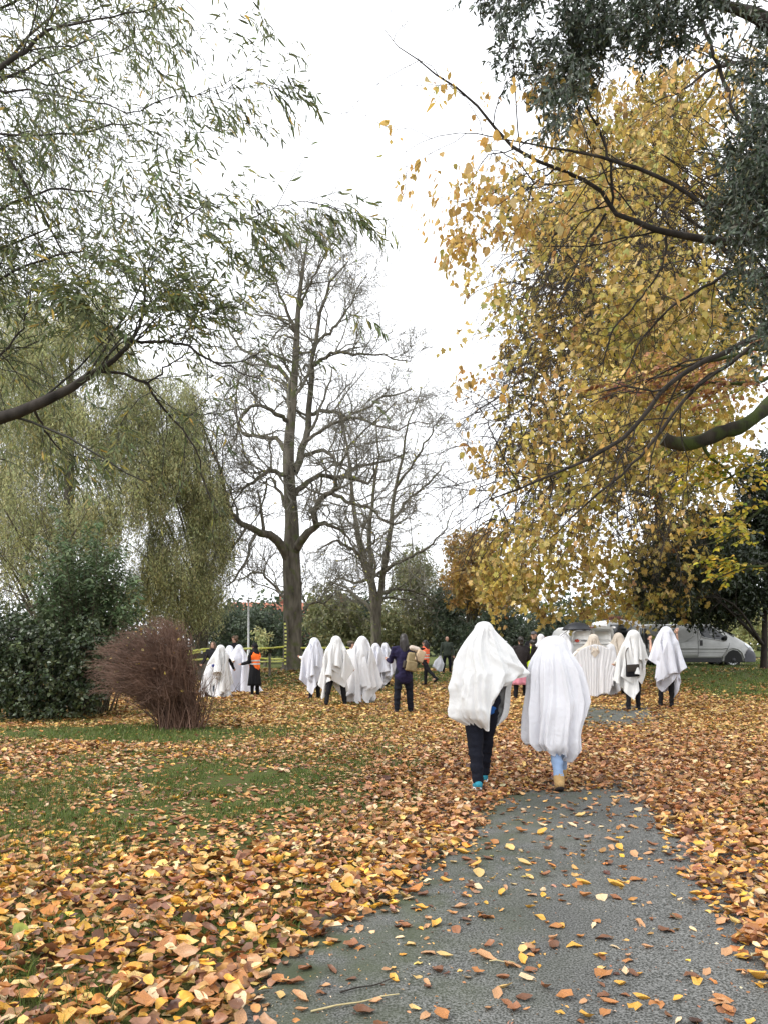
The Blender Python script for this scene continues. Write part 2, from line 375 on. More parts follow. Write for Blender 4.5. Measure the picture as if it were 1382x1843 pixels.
# ------------------------------------------------------------------ ground, path, grass, fallen leaves
def path_centre(y): return np.interp(y, [-6, 0, 3, 5, 7.5, 12, 16.5, 22, 30, 45], [-2.6, -0.6, 0.62, 1.2, 1.9, 3.35, 4.9, 6.6, 7.6, 8.2])
PATH_HW = 1.32
def noise2(x, y, s, seed): return vnoise(np.stack([x, y, np.zeros_like(x)], -1), s, seed)
def clear_left(y): return np.interp(y, [2.0, 3.05, 3.6, 4.1, 4.6, 5.2, 5.9, 6.8, 7.6, 8.4], [-1.0, -0.50, -0.42, -0.2, 0.16, 0.40, 0.62, 0.92, 1.22, 1.75])
def clear_right(y): return np.interp(y, [2.0, 3.05, 3.6, 4.4, 5.2, 6.1, 7.0, 7.7, 8.4], [1.6, 1.75, 1.82, 1.93, 2.12, 2.22, 2.4, 2.5, 2.2])
def litter_density(x, y):
    """0..1 share of the ground hidden by fallen leaves"""
    j = (noise2(x, y, 1.3, 3) - 0.5) * 0.55
    d_in = np.minimum(x - clear_left(y), clear_right(y) - x) + j * 0.6
    clear = smooth01((d_in + 0.10) / 0.22) * smooth01((8.5 - y + j * 2) / 1.0)
    patch = noise2(x, y, 0.33, 11) * 0.6 + noise2(x, y, 1.1, 12) * 0.4
    edge = np.abs(x - path_centre(y))
    dens = 0.49 + 0.70 * smooth01((6.4 - y) / 2.4) + 0.16 * smooth01((y - 13.5) / 3) + 0.55 * smooth01((3.2 - edge) / 2.2) + (patch - 0.5) * 1.35
    dens = np.where(y > 9.0, dens + 0.1, dens)
    # grass round the shrubs and in the strip before them, grass bank by the van
    g = np.exp(-(((x + 4.2) / 3.4) ** 2 + ((y - 13.2) / 1.1) ** 2) ** 2) * 0.85
    g = g + np.exp(-(((x + 2.6) / 1.6) ** 2 + ((y - 9.5) / 0.9) ** 2)) * 0.35 + np.exp(-(((x + 0.9) / 1.3) ** 2 + ((y - 15.2) / 0.8) ** 2)) * 0.5
    dens = dens - g - 0.55 * smooth01((y - 17.5 - 0.4 * (x - 7)) / 4.0) * smooth01((x - 4) / 4) - 0.25 * smooth01((y - 20) / 8) - 0.4 * smooth01((y - 30) / 8)
    dens = np.clip(dens, 0.03, 1.0)
    patch2 = smooth01((noise2(x, y, 0.8, 21) - 0.02) / 0.3) * np.exp(-(((x - path_centre(y)) / 1.2) ** 4) - ((y - 16.6) / 3.2) ** 4)
    dens = dens * (1 - 0.985 * patch2)
    return np.where(clear > 0, dens * (1 - clear) + clear * 0.085, dens)

def build_ground():
    ys = np.concatenate([np.arange(-8, 2, 1.0), np.arange(2, 20, 0.25), np.arange(20, 60, 1.0), np.arange(60, 200, 8.0), [230, 300, 500, 900]])
    xs = np.concatenate([[-900, -400, -200, -120, -80], np.arange(-60, -14, 2.0), np.arange(-14, 22, 0.4), np.arange(22, 60, 2.0), [80, 120, 200, 400, 900]])
    X, Y = np.meshgrid(xs, ys); V = np.stack([X, Y, gz(X, Y)], -1).reshape(-1, 3); nx = len(xs)
    i, j = np.meshgrid(np.arange(len(ys) - 1), np.arange(nx - 1), indexing='ij'); a = i * nx + j
    Q = np.stack([a, a + 1, a + nx + 1, a + nx], -1).reshape(-1, 4)
    m, t, b = new_mat('lawn_soil'); b.inputs['Roughness'].default_value = 0.95; b.inputs['Specular IOR Level'].default_value = 0.15
    tc = t.nodes.new('ShaderNodeTexCoord')
    def noise(s, d=6):
        n = t.nodes.new('ShaderNodeTexNoise'); n.inputs['Scale'].default_value = s; n.inputs['Detail'].default_value = d; t.links.new(tc.outputs['Object'], n.inputs['Vector']); return n
    n1, n2, n3 = noise(0.5), noise(9.0), noise(70.0, 3)
    cr = t.nodes.new('ShaderNodeValToRGB'); e = cr.color_ramp.elements; e[0].position = 0.3; e[1].position = 0.7
    e[0].color = (0.055, 0.07, 0.018, 1); e[1].color = (0.10, 0.13, 0.03, 1); t.links.new(n3.outputs['Fac'], cr.inputs[0])
    cr2 = t.nodes.new('ShaderNodeValToRGB'); e = cr2.color_ramp.elements; e[0].position = 0.45; e[1].position = 0.62; t.links.new(n2.outputs['Fac'], cr2.inputs[0])
    mx = t.nodes.new('ShaderNodeMix'); mx.data_type = 'RGBA'; mx.inputs[7].default_value = (0.075, 0.05, 0.025, 1)
    mm = t.nodes.new('ShaderNodeMath'); mm.operation = 'MULTIPLY'; mm.inputs[1].default_value = 0.55; t.links.new(cr2.outputs[0], mm.inputs[0])
    t.links.new(mm.outputs[0], mx.inputs[0]); t.links.new(cr.outputs[0], mx.inputs[6]); t.links.new(mx.outputs[2], b.inputs['Base Color'])
    bp = t.nodes.new('ShaderNodeBump'); bp.inputs['Strength'].default_value = 0.8; bp.inputs['Distance'].default_value = 0.03
    t.links.new(n3.outputs['Fac'], bp.inputs['Height']); t.links.new(bp.outputs[0], b.inputs['Normal'])
    tag(np_obj('ground', V, quads=Q, mat=m, smooth=True), kind='structure')
    # path: a slightly crowned tarmac sheet lying 12 mm proud of the soil, with its own edges
    yy = np.concatenate([np.arange(-6, 12, 0.2), np.arange(12, 45, 0.6)]); u = np.array([-1.0, -0.99, -0.9, -0.5, 0, 0.5, 0.9, 0.99, 1.0]); hz = np.array([-0.05, 0.008, 0.014, 0.024, 0.028, 0.024, 0.014, 0.008, -0.05])
    wob = (noise2(yy, yy * 0, 1.7, 31) - 0.5) * 0.12; wob2 = (noise2(yy, yy * 0, 1.7, 41) - 0.5) * 0.12
    PX = path_centre(yy)[:, None] + u[None] * PATH_HW + np.where(u[None] < 0, wob[:, None], wob2[:, None]) * np.abs(u[None]); PY = np.repeat(yy[:, None], len(u), 1)
    PZ = gz(PX, PY) + hz[None]; V = np.stack([PX, PY, PZ], -1).reshape(-1, 3); nx = len(u)
    i, j = np.meshgrid(np.arange(len(yy) - 1), np.arange(nx - 1), indexing='ij'); a = i * nx + j
    Q = np.stack([a, a + 1, a + nx + 1, a + nx], -1).reshape(-1, 4)
    m, t, b = new_mat('worn_tarmac'); tc = t.nodes.new('ShaderNodeTexCoord')
    n1, n2, n3 = noise(0.9), noise(105.0, 3), noise(3.5)
    cr = t.nodes.new('ShaderNodeValToRGB'); e = cr.color_ramp.elements; e[0].position = 0.38; e[1].position = 0.64; e[0].color = (0.016, 0.017, 0.016, 1); e[1].color = (0.19, 0.19, 0.185, 1)
    t.links.new(n2.outputs['Fac'], cr.inputs[0])
    sep = t.nodes.new('ShaderNodeSeparateXYZ'); t.links.new(tc.outputs['Object'], sep.inputs[0])
    # moss grows along the damp left edge and in blotches: distance from the path's middle line, broken by noise
    mr = t.nodes.new('ShaderNodeMath'); mr.operation = 'MULTIPLY_ADD'; mr.inputs[1].default_value = -0.36; t.links.new(sep.outputs[1], mr.inputs[0]); t.links.new(sep.outputs[0], mr.inputs[2])
    mp = t.nodes.new('ShaderNodeMapRange'); mp.inputs[1].default_value = -0.2; mp.inputs[2].default_value = -1.7; mp.inputs[3].default_value = 0.0; mp.inputs[4].default_value = 1.0; t.links.new(mr.outputs[0], mp.inputs[0])
    nm = t.nodes.new('ShaderNodeMapRange'); nm.inputs[1].default_value = 0.35; nm.inputs[2].default_value = 0.65; t.links.new(n3.outputs['Fac'], nm.inputs[0])
    ml = t.nodes.new('ShaderNodeMath'); ml.operation = 'MULTIPLY_ADD'; ml.use_clamp = True; t.links.new(nm.outputs[0], ml.inputs[0]); t.links.new(mp.outputs[0], ml.inputs[1]); ml.inputs[2].default_value = 0.10
    mx = t.nodes.new('ShaderNodeMix'); mx.data_type = 'RGBA'; mx.inputs[7].default_value = (0.05, 0.062, 0.03, 1); t.links.new(ml.outputs[0], mx.inputs[0]); t.links.new(cr.outputs[0], mx.inputs[6])
    big = t.nodes.new('ShaderNodeMapRange'); big.inputs[1].default_value = 0.3; big.inputs[2].default_value = 0.7; big.inputs[3].default_value = 0.75; big.inputs[4].default_value = 1.2; t.links.new(n1.outputs['Fac'], big.inputs[0])
    mu = t.nodes.new('ShaderNodeMix'); mu.data_type = 'RGBA'; mu.blend_type = 'MULTIPLY'; mu.inputs[0].default_value = 1; t.links.new(mx.outputs[2], mu.inputs[6]); t.links.new(big.outputs[0], mu.inputs[7])
    t.links.new(mu.outputs[2], b.inputs['Base Color'])
    rr = t.nodes.new('ShaderNodeMapRange'); rr.inputs[1].default_value = 0.4; rr.inputs[2].default_value = 0.62; rr.inputs[3].default_value = 0.8; rr.inputs[4].default_value = 0.5; t.links.new(n1.outputs['Fac'], rr.inputs[0])
    t.links.new(rr.outputs[0], b.inputs['Roughness']); b.inputs['Specular IOR Level'].default_value = 0.4
    bp = t.nodes.new('ShaderNodeBump'); bp.inputs['Strength'].default_value = 0.9; bp.inputs['Distance'].default_value = 0.008; t.links.new(n2.outputs['Fac'], bp.inputs['Height']); t.links.new(bp.outputs[0], b.inputs['Normal'])
    tag(np_obj('path', V, quads=Q, mat=m, smooth=True), kind='structure')

def path_z(x, y):
    e = np.abs(x - path_centre(y)) / PATH_HW
    return gz(x, y) + np.where(e < 1, np.interp(e, [0, 0.5, 0.9, 1.0], [0.028, 0.024, 0.014, 0.006]), 0)

PAL_NEAR = [((0.64, 0.41, 0.13), 2.4), ((0.64, 0.35, 0.05), 2.6), ((0.50, 0.27, 0.09), 3.4), ((0.44, 0.18, 0.045), 3.0), ((0.24, 0.10, 0.04), 3.2), ((0.66, 0.48, 0.26), 1.6), ((0.10, 0.042, 0.022), 2.0), ((0.42, 0.22, 0.13), 2.0)]
PAL_BROWN = [((0.42, 0.20, 0.08), 4), ((0.50, 0.28, 0.13), 3.4), ((0.29, 0.12, 0.05), 3.2), ((0.13, 0.055, 0.03), 1.8), ((0.58, 0.34, 0.10), 2.2), ((0.64, 0.47, 0.27), 1.8)]
PAL_MID = [((0.54, 0.33, 0.10), 3), ((0.40, 0.20, 0.07), 3.3), ((0.26, 0.12, 0.05), 2.0), ((0.62, 0.45, 0.18), 2.4), ((0.12, 0.06, 0.03), .8)]

def build_litter():
    rng = np.random.default_rng(21)
    n_try = 660000
    # sample positions with a density falling with distance (far leaves larger patches, fewer)
    y = 2.55 * np.exp(rng.random(n_try) * np.log(46 / 2.55)); hw = 0.56 * y + 1.0
    x = (rng.random(n_try) * 2 - 1) * hw + 0.0
    # sample density per m2 ~ n_try/(ln r)/y/(2 hw); leaves wanted per m2 ~ 330 * dens
    have = n_try / np.log(46 / 2.55) / y / (2 * hw); far = smooth01((y - 12) / 20)
    want = litter_density(x, y) * (800 * (1 - far) + 165 * far)
    keep = rng.random(n_try) < np.minimum(want / have, 1); x, y = x[keep], y[keep]; dn = litter_density(x, y)
    n = len(x)
    size = np.clip(0.062 * np.exp(.32 * rng.standard_normal(n)), .028, .112) * (1 + 0.9 * smooth01((y - 10) / 22))
    pile = np.clip((dn - 0.3) / 0.7, 0, 1)
    z = path_z(x, y) + 0.004 + pile * rng.random(n) ** 1.3 * 0.055
    tilt = 0.10 + 0.75 * pile * rng.random(n)
    nrm = np.stack([tilt * rng.standard_normal(n), tilt * rng.standard_normal(n), np.ones(n)], 1)
    a = rng.random(n) * 2 * np.pi; d = np.stack([np.cos(a), np.sin(a), 0.25 * tilt * rng.standard_normal(n)], 1)
    pn, pb, pm = pick_cols(n, PAL_NEAR, 0.2, rng), pick_cols(n, PAL_BROWN, 0.2, rng), pick_cols(n, PAL_MID, 0.2, rng)
    fb = smooth01((y - 4.6 + 1.6 * (noise2(x, y, 0.7, 51) - 0.5)) / 2.6); ff = smooth01((y - 10 + 3 * (noise2(x, y, 0.5, 52) - 0.5)) / 5)
    fb = fb * (0.55 + 0.45 * smooth01((x + 3) / 3)); r1, r2 = rng.random(n), rng.random(n)
    c = np.where((r1 < fb)[:, None], pb, pn); c = np.where((r2 < ff)[:, None], pm, c)
    curl = rng.normal(0.45, 0.75, n); wid = rng.uniform(0.55, 1.25, n)
    pos = np.stack([x, y, z], 1)
    pos[:, :2] -= d[:, :2] * size[:, None] * 0.5
    # the leaves that show largest: objects of their own
    px = CX + F_PX * x / y; py = HY - F_PX * (z - CAM_H) / y
    seen = (px > 4) & (px < 1378) & (py < 1838); onp = dn < 0.25
    score = np.where(seen, size / y * (1 + 0.9 * (onp & (y < 7.5))), 0) * (0.8 + 0.4 * np.clip(z - gz(x, y), 0, 0.06) / 0.06)
    sel = np.argsort(-score)[:300]; ms = np.ones(n, bool); ms[sel] = False
    print('litter', n)
    V, T, C = leaf_geo('ovate', pos[ms], d[ms], nrm[ms], size[ms], c[ms], curl[ms], wid[ms], .05)
    tag(np_obj('leaf_litter', V, T, col=C, mat=M['litter']), 'thick carpet of brown, tan and yellow fallen leaves over the lawn', kind='stuff')
    names = [('pale yellow', (0.62, 0.42, 0.16)), ('golden yellow', (0.64, 0.35, 0.06)), ('tan', (0.50, 0.27, 0.13)), ('orange brown', (0.40, 0.17, 0.055)), ('dark brown', (0.16, 0.07, 0.035)), ('cream', (0.68, 0.50, 0.30)), ('reddish brown', (0.26, 0.11, 0.05))]
    nc = np.array([q[1] for q in names]); V0, T0 = LEAF['ovate']; meshes = {}
    for i, (nm, cc) in enumerate(names):
        for k in range(7):
            Vv = V0.copy(); Vv[:, :2] += .04 * rng.standard_normal((len(V0), 2)); Vv[:, 2] += .045 * rng.standard_normal(len(V0)); Vv[:, 0] -= 0.5; Vv[:, 1] *= rng.uniform(0.6, 1.2); Vv[:, 2] += rng.normal(0.5, 0.6) * ((V0[:, 0] - 0.5) ** 2 + 0.8 * V0[:, 1] ** 2) + 0.03
            # a short stalk
            s = len(Vv); Vv = np.vstack([Vv, [[-0.5, -0.012, 0.0], [-0.5, 0.012, 0.0], [-0.72, 0, 0.03]]])
            me = np_mesh('fallen_leaf', Vv, np.vstack([T0, [[s, s + 1, s + 2]]]), col=np.array(cc) * rng.uniform(0.85, 1.12)); me.materials.append(M['litter']); meshes[i, k] = me
    X = norm(d); Z = norm(nrm - (nrm * X).sum(-1, keepdims=True) * X); Yv = np.cross(Z, X)
    for i in sel:
        ci = int(np.argmin(((nc - c[i]) ** 2).sum(1))); nm = names[ci][0]
        o = bpy.data.objects.new('fallen_leaf', meshes[ci, int(rng.integers(7))]); link(o); s = size[i]
        m = np.eye(4); m[:3, 0], m[:3, 1], m[:3, 2] = X[i] * s, Yv[i] * s, Z[i] * s
        m[:3, 3] = [x[i], y[i], z[i]]; o.matrix_world = Matrix(m.tolist())
        sz_ = 'small ' if size[i] < .066 else ('large ' if size[i] > .086 else ''); bd = int(np.digitize(y[i], [3.3, 3.9, 4.8])); nm = sz_ + nm
        if onp[i]: tag(o, f'{nm} fallen leaf on the tarmac ' + ('by the fallen stalks', 'just beyond the fallen stalks', 'midway along the bare path', 'towards the walkers')[bd], 'leaf', f'{nm} leaves on the path, ' + ('near end', 'beyond the stalks', 'midway', 'towards the walkers')[bd])
        elif x[i] < path_centre(y[i]): tag(o, f'{nm} fallen leaf in the drift left of the path, ' + (('at its edge', 'further in', 'far out')[int(np.digitize(clear_left(y[i]) - x[i], [.25, .8]))]), 'leaf', f'{nm} leaves in the left drift, ' + ('at its edge', 'further in', 'far out')[int(np.digitize(clear_left(y[i]) - x[i], [.25, .8]))])
        else: tag(o, f'{nm} fallen leaf in the drift right of the path', 'leaf', f'{nm} leaves in the right drift')

def build_grass():
    rng = np.random.default_rng(5); n = 330000
    y = 2.7 * np.exp(rng.random(n) * np.log(40 / 2.7)); hw = 0.55 * y + 0.6; x = (rng.random(n) * 2 - 1) * hw
    on_path = np.abs(x - path_centre(y)) < PATH_HW + 0.02
    dn = litter_density(x, y); tuft = noise2(x, y, 2.2, 61)
    keep = (~on_path) & (rng.random(n) < np.clip(1.35 - dn * 1.15, 0.08, 1)) & (tuft > 0.30 + 0.35 * dn); x, y, tuft = x[keep], y[keep], tuft[keep]; n = len(x)
    h = rng.uniform(0.03, 0.085, n) * (0.7 + 0.6 * tuft) * (1 + 0.3 * smooth01((y - 14) / 20)); w = rng.uniform(0.0018, 0.0034, n) * (1 + 3.0 * smooth01((y - 5) / 20))
    a = rng.random(n) * 2 * np.pi; s = np.stack([np.cos(a), np.sin(a), 0 * a], 1) * w[:, None]; b = rng.standard_normal((n, 3)) * 0.5; b[:, 2] = 0
    p = np.stack([x, y, gz(x, y) - 0.004], 1); m = p + b * h[:, None] * 0.35 + np.array([0, 0, 1]) * h[:, None] * 0.6; t = p + b * h[:, None] * 1.0 + np.array([0, 0, 1]) * h[:, None] * 0.95
    V = np.stack([p - s, p + s, m - s * 0.7, m + s * 0.7, t], 1).reshape(-1, 3); o = (np.arange(n) * 5)[:, None]
    T = np.concatenate([o + [0, 1, 3], o + [0, 3, 2], o + [2, 3, 4]])
    c = pick_cols(n, [((0.09, 0.14, 0.028), 4), ((0.135, 0.185, 0.04), 3), ((0.06, 0.095, 0.022), 3), ((0.24, 0.23, 0.08), 1.2)], 0.2, rng)
    tag(np_obj('grass', V, T, col=np.repeat(c, 5, 0), mat=M['grass']), 'short green grass showing between the fallen leaves', kind='stuff')

def build_twigs():
    rng = np.random.default_rng(9)
    for (pts, r, mat, lab) in (
        ([(612, 1797), (650, 1790), (690, 1781), (716, 1769)], 0.004, 'bark_dark', 'thin dark twig lying on the mossy left part of the path'),
        ([(560, 1832), (620, 1822), (672, 1812), (718, 1803)], 0.005, 'straw', 'long pale dry stalk lying on the path'),
        ([(880, 1742), (905, 1744), (926, 1746)], 0.0035, 'straw', 'short pale stalk lying in the middle of the path'),
        ([(1205, 1655), (1215, 1663), (1226, 1668)], 0.005, 'twig', 'short brown twig near the right edge of the path')):
        P = []
        for (u, v) in pts:
            Y = CAM_H * F_PX / (v - HY); xx = (u - CX) * Y / F_PX; P.append([xx, Y, float(path_z(np.array(xx), np.array(Y))) + r + 0.003])
        P = catmull(P, 9); P[:, 2] += 0.006 * np.sin(np.linspace(0, 6, 9)) ** 2
        V, Q = tubes(P[None], (r * np.linspace(1, 0.5, 9))[None], 5); o = np_obj('twig', V, quads=Q, mat=M[mat], smooth=True, origin=P[0]); tag(o, lab, 'twig')
    # curled green leaf at the left edge of the drift
    Y = CAM_H * F_PX / (1690 - HY); p = np.array([[(33 - CX) * Y / F_PX, Y, 0.075]])
    V, T, C = leaf_geo('ovate', p, np.array([[0.5, -0.3, -0.4]]), np.array([[-0.2, -0.9, 0.5]]), np.array([0.12]), np.array([[0.34, 0.40, 0.10]]), np.array([1.2]))
    tag(np_obj('fallen_leaf', V, T, col=C, mat=M['litter'], origin=p[0]), 'curled pale green leaf on the drift at the left', 'leaf')
M['straw'] = pmat('dry_straw', (0.35, 0.28, 0.14), (0.5, 0.42, 0.22), 20, 0.7)
def build_debris():
    """crumbs of leaf, stalks and grit on the tarmac"""
    rng = np.random.default_rng(77); n = 5200; y = 2.6 * np.exp(rng.random(n) * np.log(12 / 2.6)); x = path_centre(y) + (rng.random(n) * 2 - 1) * PATH_HW * .97; e = np.abs(x - path_centre(y)) / PATH_HW
    k = rng.random(n) < .25 + .75 * e ** 2; x, y = x[k], y[k]; n = len(x); a = rng.random(n) * 6.283; d = np.stack([np.cos(a), np.sin(a), .1 * rng.standard_normal(n)], 1)
    V, T, C = leaf_geo('small', np.stack([x, y, path_z(x, y) + .003], 1), d, np.stack([.3 * rng.standard_normal(n), .3 * rng.standard_normal(n), np.ones(n)], 1), rng.uniform(.006, .028, n), pick_cols(n, PAL_BROWN + [((.6, .5, .35), 3), ((.08, .05, .03), 3)], .2, rng), None, rng.uniform(.3, 1.2, n)); tag(np_obj('leaf_debris', V, T, col=C, mat=M['litter']), 'crumbs of leaf and stalk scattered on the tarmac', kind='stuff')
build_debris(); build_ground(); build_litter(); build_grass(); build_twigs()
print('ground', round(time.time() - T_START, 1))
# ------------------------------------------------------------------ trees
def wood_levels(acc, LP, LR, levels, rng):
    """grow levels of side branches from limbs given as arrays; returns the last level"""
    P, D, Rd = LP, tangents(LP), LR; L = path_len(P)
    for lv in levels:
        s, d, ln, r = spawn(P, D, Rd, np.clip(L, lv.get('lmin', 0.3), lv.get('lmax', 9)), lv['k'], lv.get('t0', 0.2), lv.get('ang', (35, 70)), lv.get('ratio', 0.5), lv.get('lr', (0.35, 0.6)), lv.get('up', 0.3), rng, rmin=lv.get('rmin', 0.003))
        P, D, Rd = grow(s, d, ln, r, lv.get('n', 6), lv.get('wig', 0.2), lv.get('trop', (0, 0, 0)), lv.get('tip', 0.4), rng); L = ln
        V, Q = tubes(P, Rd, lv.get('sides', 3)); acc.add(V, quads=Q)
    return P, D, Rd
def big_bare_tree():
    rng = np.random.default_rng(33); Y = 33.5
    base = at(527, 1205, Y); base[2] = float(gz(base[0], base[1]))
    root = thing('bare_tree', 'tall bare old tree with thick grey trunk forking into arching limbs behind the tape', 'tree', base)
    tk, tr = limb([(526, 1212, Y, 52), (527, 1198, Y, 38), (527, 1150, Y, 33), (527, 1060, Y, 33), (525, 1005, Y, 31), (526, 940, Y, 25), (522, 880, Y, 22), (520, 810, Y, 20), (527, 730, Y, 15), (533, 640, Y, 12), (537, 560, Y, 9), (546, 480, Y, 6), (556, 425, Y, 2)], 40)
    w = Acc(); V, Q = tubes(tk[None], tr[None], 12); w.add(V, quads=Q)
    L = [[(522, 1012, Y, 20), (500, 975, Y - .6, 17), (465, 957, Y - 1.4, 13), (430, 940, Y - 2, 10), (408, 905, Y - 2.5, 8), (398, 850, Y - 3, 6), (375, 800, Y - 3.2, 4), (362, 745, Y - 3.4, 2)],
         [(526, 1000, Y, 18), (548, 968, Y - .6, 15), (570, 945, Y - 1, 13), (566, 912, Y - 1.1, 11), (590, 893, Y - 1.3, 10), (604, 880, Y - 1.5, 9), (606, 862, Y - 1.6, 8), (630, 857, Y - 1.9, 8), (662, 866, Y - 2.2, 6), (676, 850, Y - 2.3, 3), (672, 820, Y - 2.3, 2)],
         [(570, 942, Y - 1, 9), (590, 945, Y - 1.4, 7), (615, 955, Y - 1.8, 5), (640, 990, Y - 2.2, 3), (650, 1030, Y - 2.4, 2)],
         [(600, 890, Y - 1.4, 8), (630, 905, Y - 1.8, 6), (665, 915, Y - 2.2, 5), (700, 940, Y - 2.5, 4), (740, 935, Y - 3, 2)],
         [(527, 895, Y, 12), (550, 870, Y + .5, 10), (575, 858, Y + 1, 8), (610, 860, Y + 1.3, 7), (640, 838, Y + 1.5, 5), (690, 830, Y + 1.7, 3), (730, 815, Y + 2, 2)],
         [(531, 850, Y, 15), (548, 800, Y + .8, 13), (556, 740, Y + 1.2, 11), (562, 660, Y + 1.4, 9), (572, 590, Y + 1.7, 7), (590, 520, Y + 2, 5), (625, 470, Y + 2.2, 2)],
         [(547, 820, Y + .6, 8), (575, 812, Y + .2, 7), (600, 818, Y - .3, 6), (609, 835, Y - .6, 5), (632, 800, Y - 1, 4), (660, 770, Y - 1.3, 3), (715, 720, Y - 1.6, 2)],
         [(521, 850, Y, 10), (500, 853, Y - .7, 9), (485, 845, Y - 1.2, 8), (455, 868, Y - 2, 6), (430, 890, Y - 2.4, 3), (410, 930, Y - 2.7, 2)],
         [(520, 815, Y, 9), (495, 790, Y + .6, 8), (465, 785, Y + 1.2, 7), (435, 778, Y + 1.9, 5), (425, 720, Y + 2.2, 3), (440, 660, Y + 2.4, 2)],
         [(523, 760, Y, 9), (500, 745, Y - .6, 8), (468, 728, Y - 1.2, 6), (440, 745, Y - 1.8, 5), (430, 790, Y - 2.1, 3), (450, 835, Y - 2.3, 2)],
         [(530, 690, Y, 9), (495, 660, Y + .9, 7), (455, 640, Y + 1.5, 5), (420, 610, Y + 2, 4), (405, 560, Y + 2.4, 2)],
         [(556, 745, Y + 1.2, 8), (590, 740, Y + 1.4, 7), (630, 748, Y + 1.8, 5), (680, 720, Y + 2.1, 4), (740, 700, Y + 2.5, 2)],
         [(560, 660, Y + 1.4, 7), (595, 640, Y + .8, 6), (630, 635, Y + .3, 5), (680, 640, Y - .2, 3), (735, 650, Y - .7, 2)],
         [(545, 800, Y, 7), (585, 770, Y - .5, 6), (640, 750, Y - 1, 5), (700, 770, Y - 1.5, 3), (770, 760, Y - 2, 2)],
         [(566, 620, Y + 1.5, 6), (600, 590, Y + 1.9, 5), (630, 545, Y + 2.3, 3), (660, 490, Y + 2.5, 1.5)],
         [(535, 600, Y, 7), (515, 550, Y - .5, 5), (495, 500, Y - 1, 3), (480, 430, Y - 1.4, 1.5)],
         [(537, 560, Y, 6), (560, 510, Y - .5, 4), (585, 460, Y - .9, 3), (610, 420, Y - 1.2, 1.5)],
         [(527, 1090, Y, 7), (500, 1060, Y + 1, 5), (465, 1030, Y + 1.8, 4), (430, 1045, Y + 2.5, 2)],
         [(528, 1110, Y, 5), (555, 1090, Y + 1, 4), (590, 1080, Y + 1.7, 3), (620, 1040, Y + 2.4, 1.5)],
         [(525, 925, Y, 8), (505, 890, Y + 1.2, 6), (488, 860, Y + 2, 4), (470, 915, Y + 2.8, 3), (450, 960, Y + 3.2, 1.5)]]
    LP, LR = zip(*[limb(l, 16) for l in L]); LP, LR = np.array(LP), np.array(LR)
    LP[:, 1:] += 0.05 * rng.standard_normal(LP[:, 1:].shape); V, Q = tubes(LP, LR, 7); w.add(V, quads=Q)
    w.obj('trunk', M['bark_grey'], root, True, base)
    tw = Acc(); top = tk[None, 22:], tr[None, 22:]
    left = Acc()
    for P_, R_, k in ((LP, LR, 10), (np.stack([catmull(top[0][0], 16)]), np.interp(np.linspace(0, 1, 16), np.linspace(0, 1, top[1].shape[1]), top[1][0])[None], 16)):
        Pl, Dl, Rl = wood_levels(tw, P_, R_, [dict(k=k + 5, t0=0.2, lmax=4.8, lmin=2.8, lr=(0.3, 0.65), ratio=0.5, ang=(35, 75), up=0.5, wig=0.26, n=8, sides=4, rmin=0.017, trop=(0, 0, 0.15)),
                                 dict(k=9, lmin=1.2, lr=(0.35, 0.7), ratio=0.55, ang=(30, 70), up=0.2, wig=0.26, n=6, rmin=0.011),
                                 dict(k=6, lmin=0.6, lr=(0.45, 0.85), ratio=0.6, ang=(25, 60), up=0.2, wig=0.22, n=4, rmin=0.008)], rng)
        i = rng.integers(0, len(Pl), 900 if k == 10 else 250); n = len(i); V, T, C = leaf_geo('small', Pl[i, -1], Dl[i, -1] + .6 * rng.standard_normal((n, 3)) + [0, 0, -.5], rng.standard_normal((n, 3)), rng.uniform(.08, .16, n), pick_cols(n, [((.34, .32, .08), 3), ((.24, .26, .08), 3), ((.46, .36, .09), 1)], .2, rng)); left.add(V, T, col=C)
    tag(left.obj('last_leaves', M['leaf'], root, False, base, True), kind='stuff')
    tw.obj('twigs', M['twig_grey'], root, False, base)
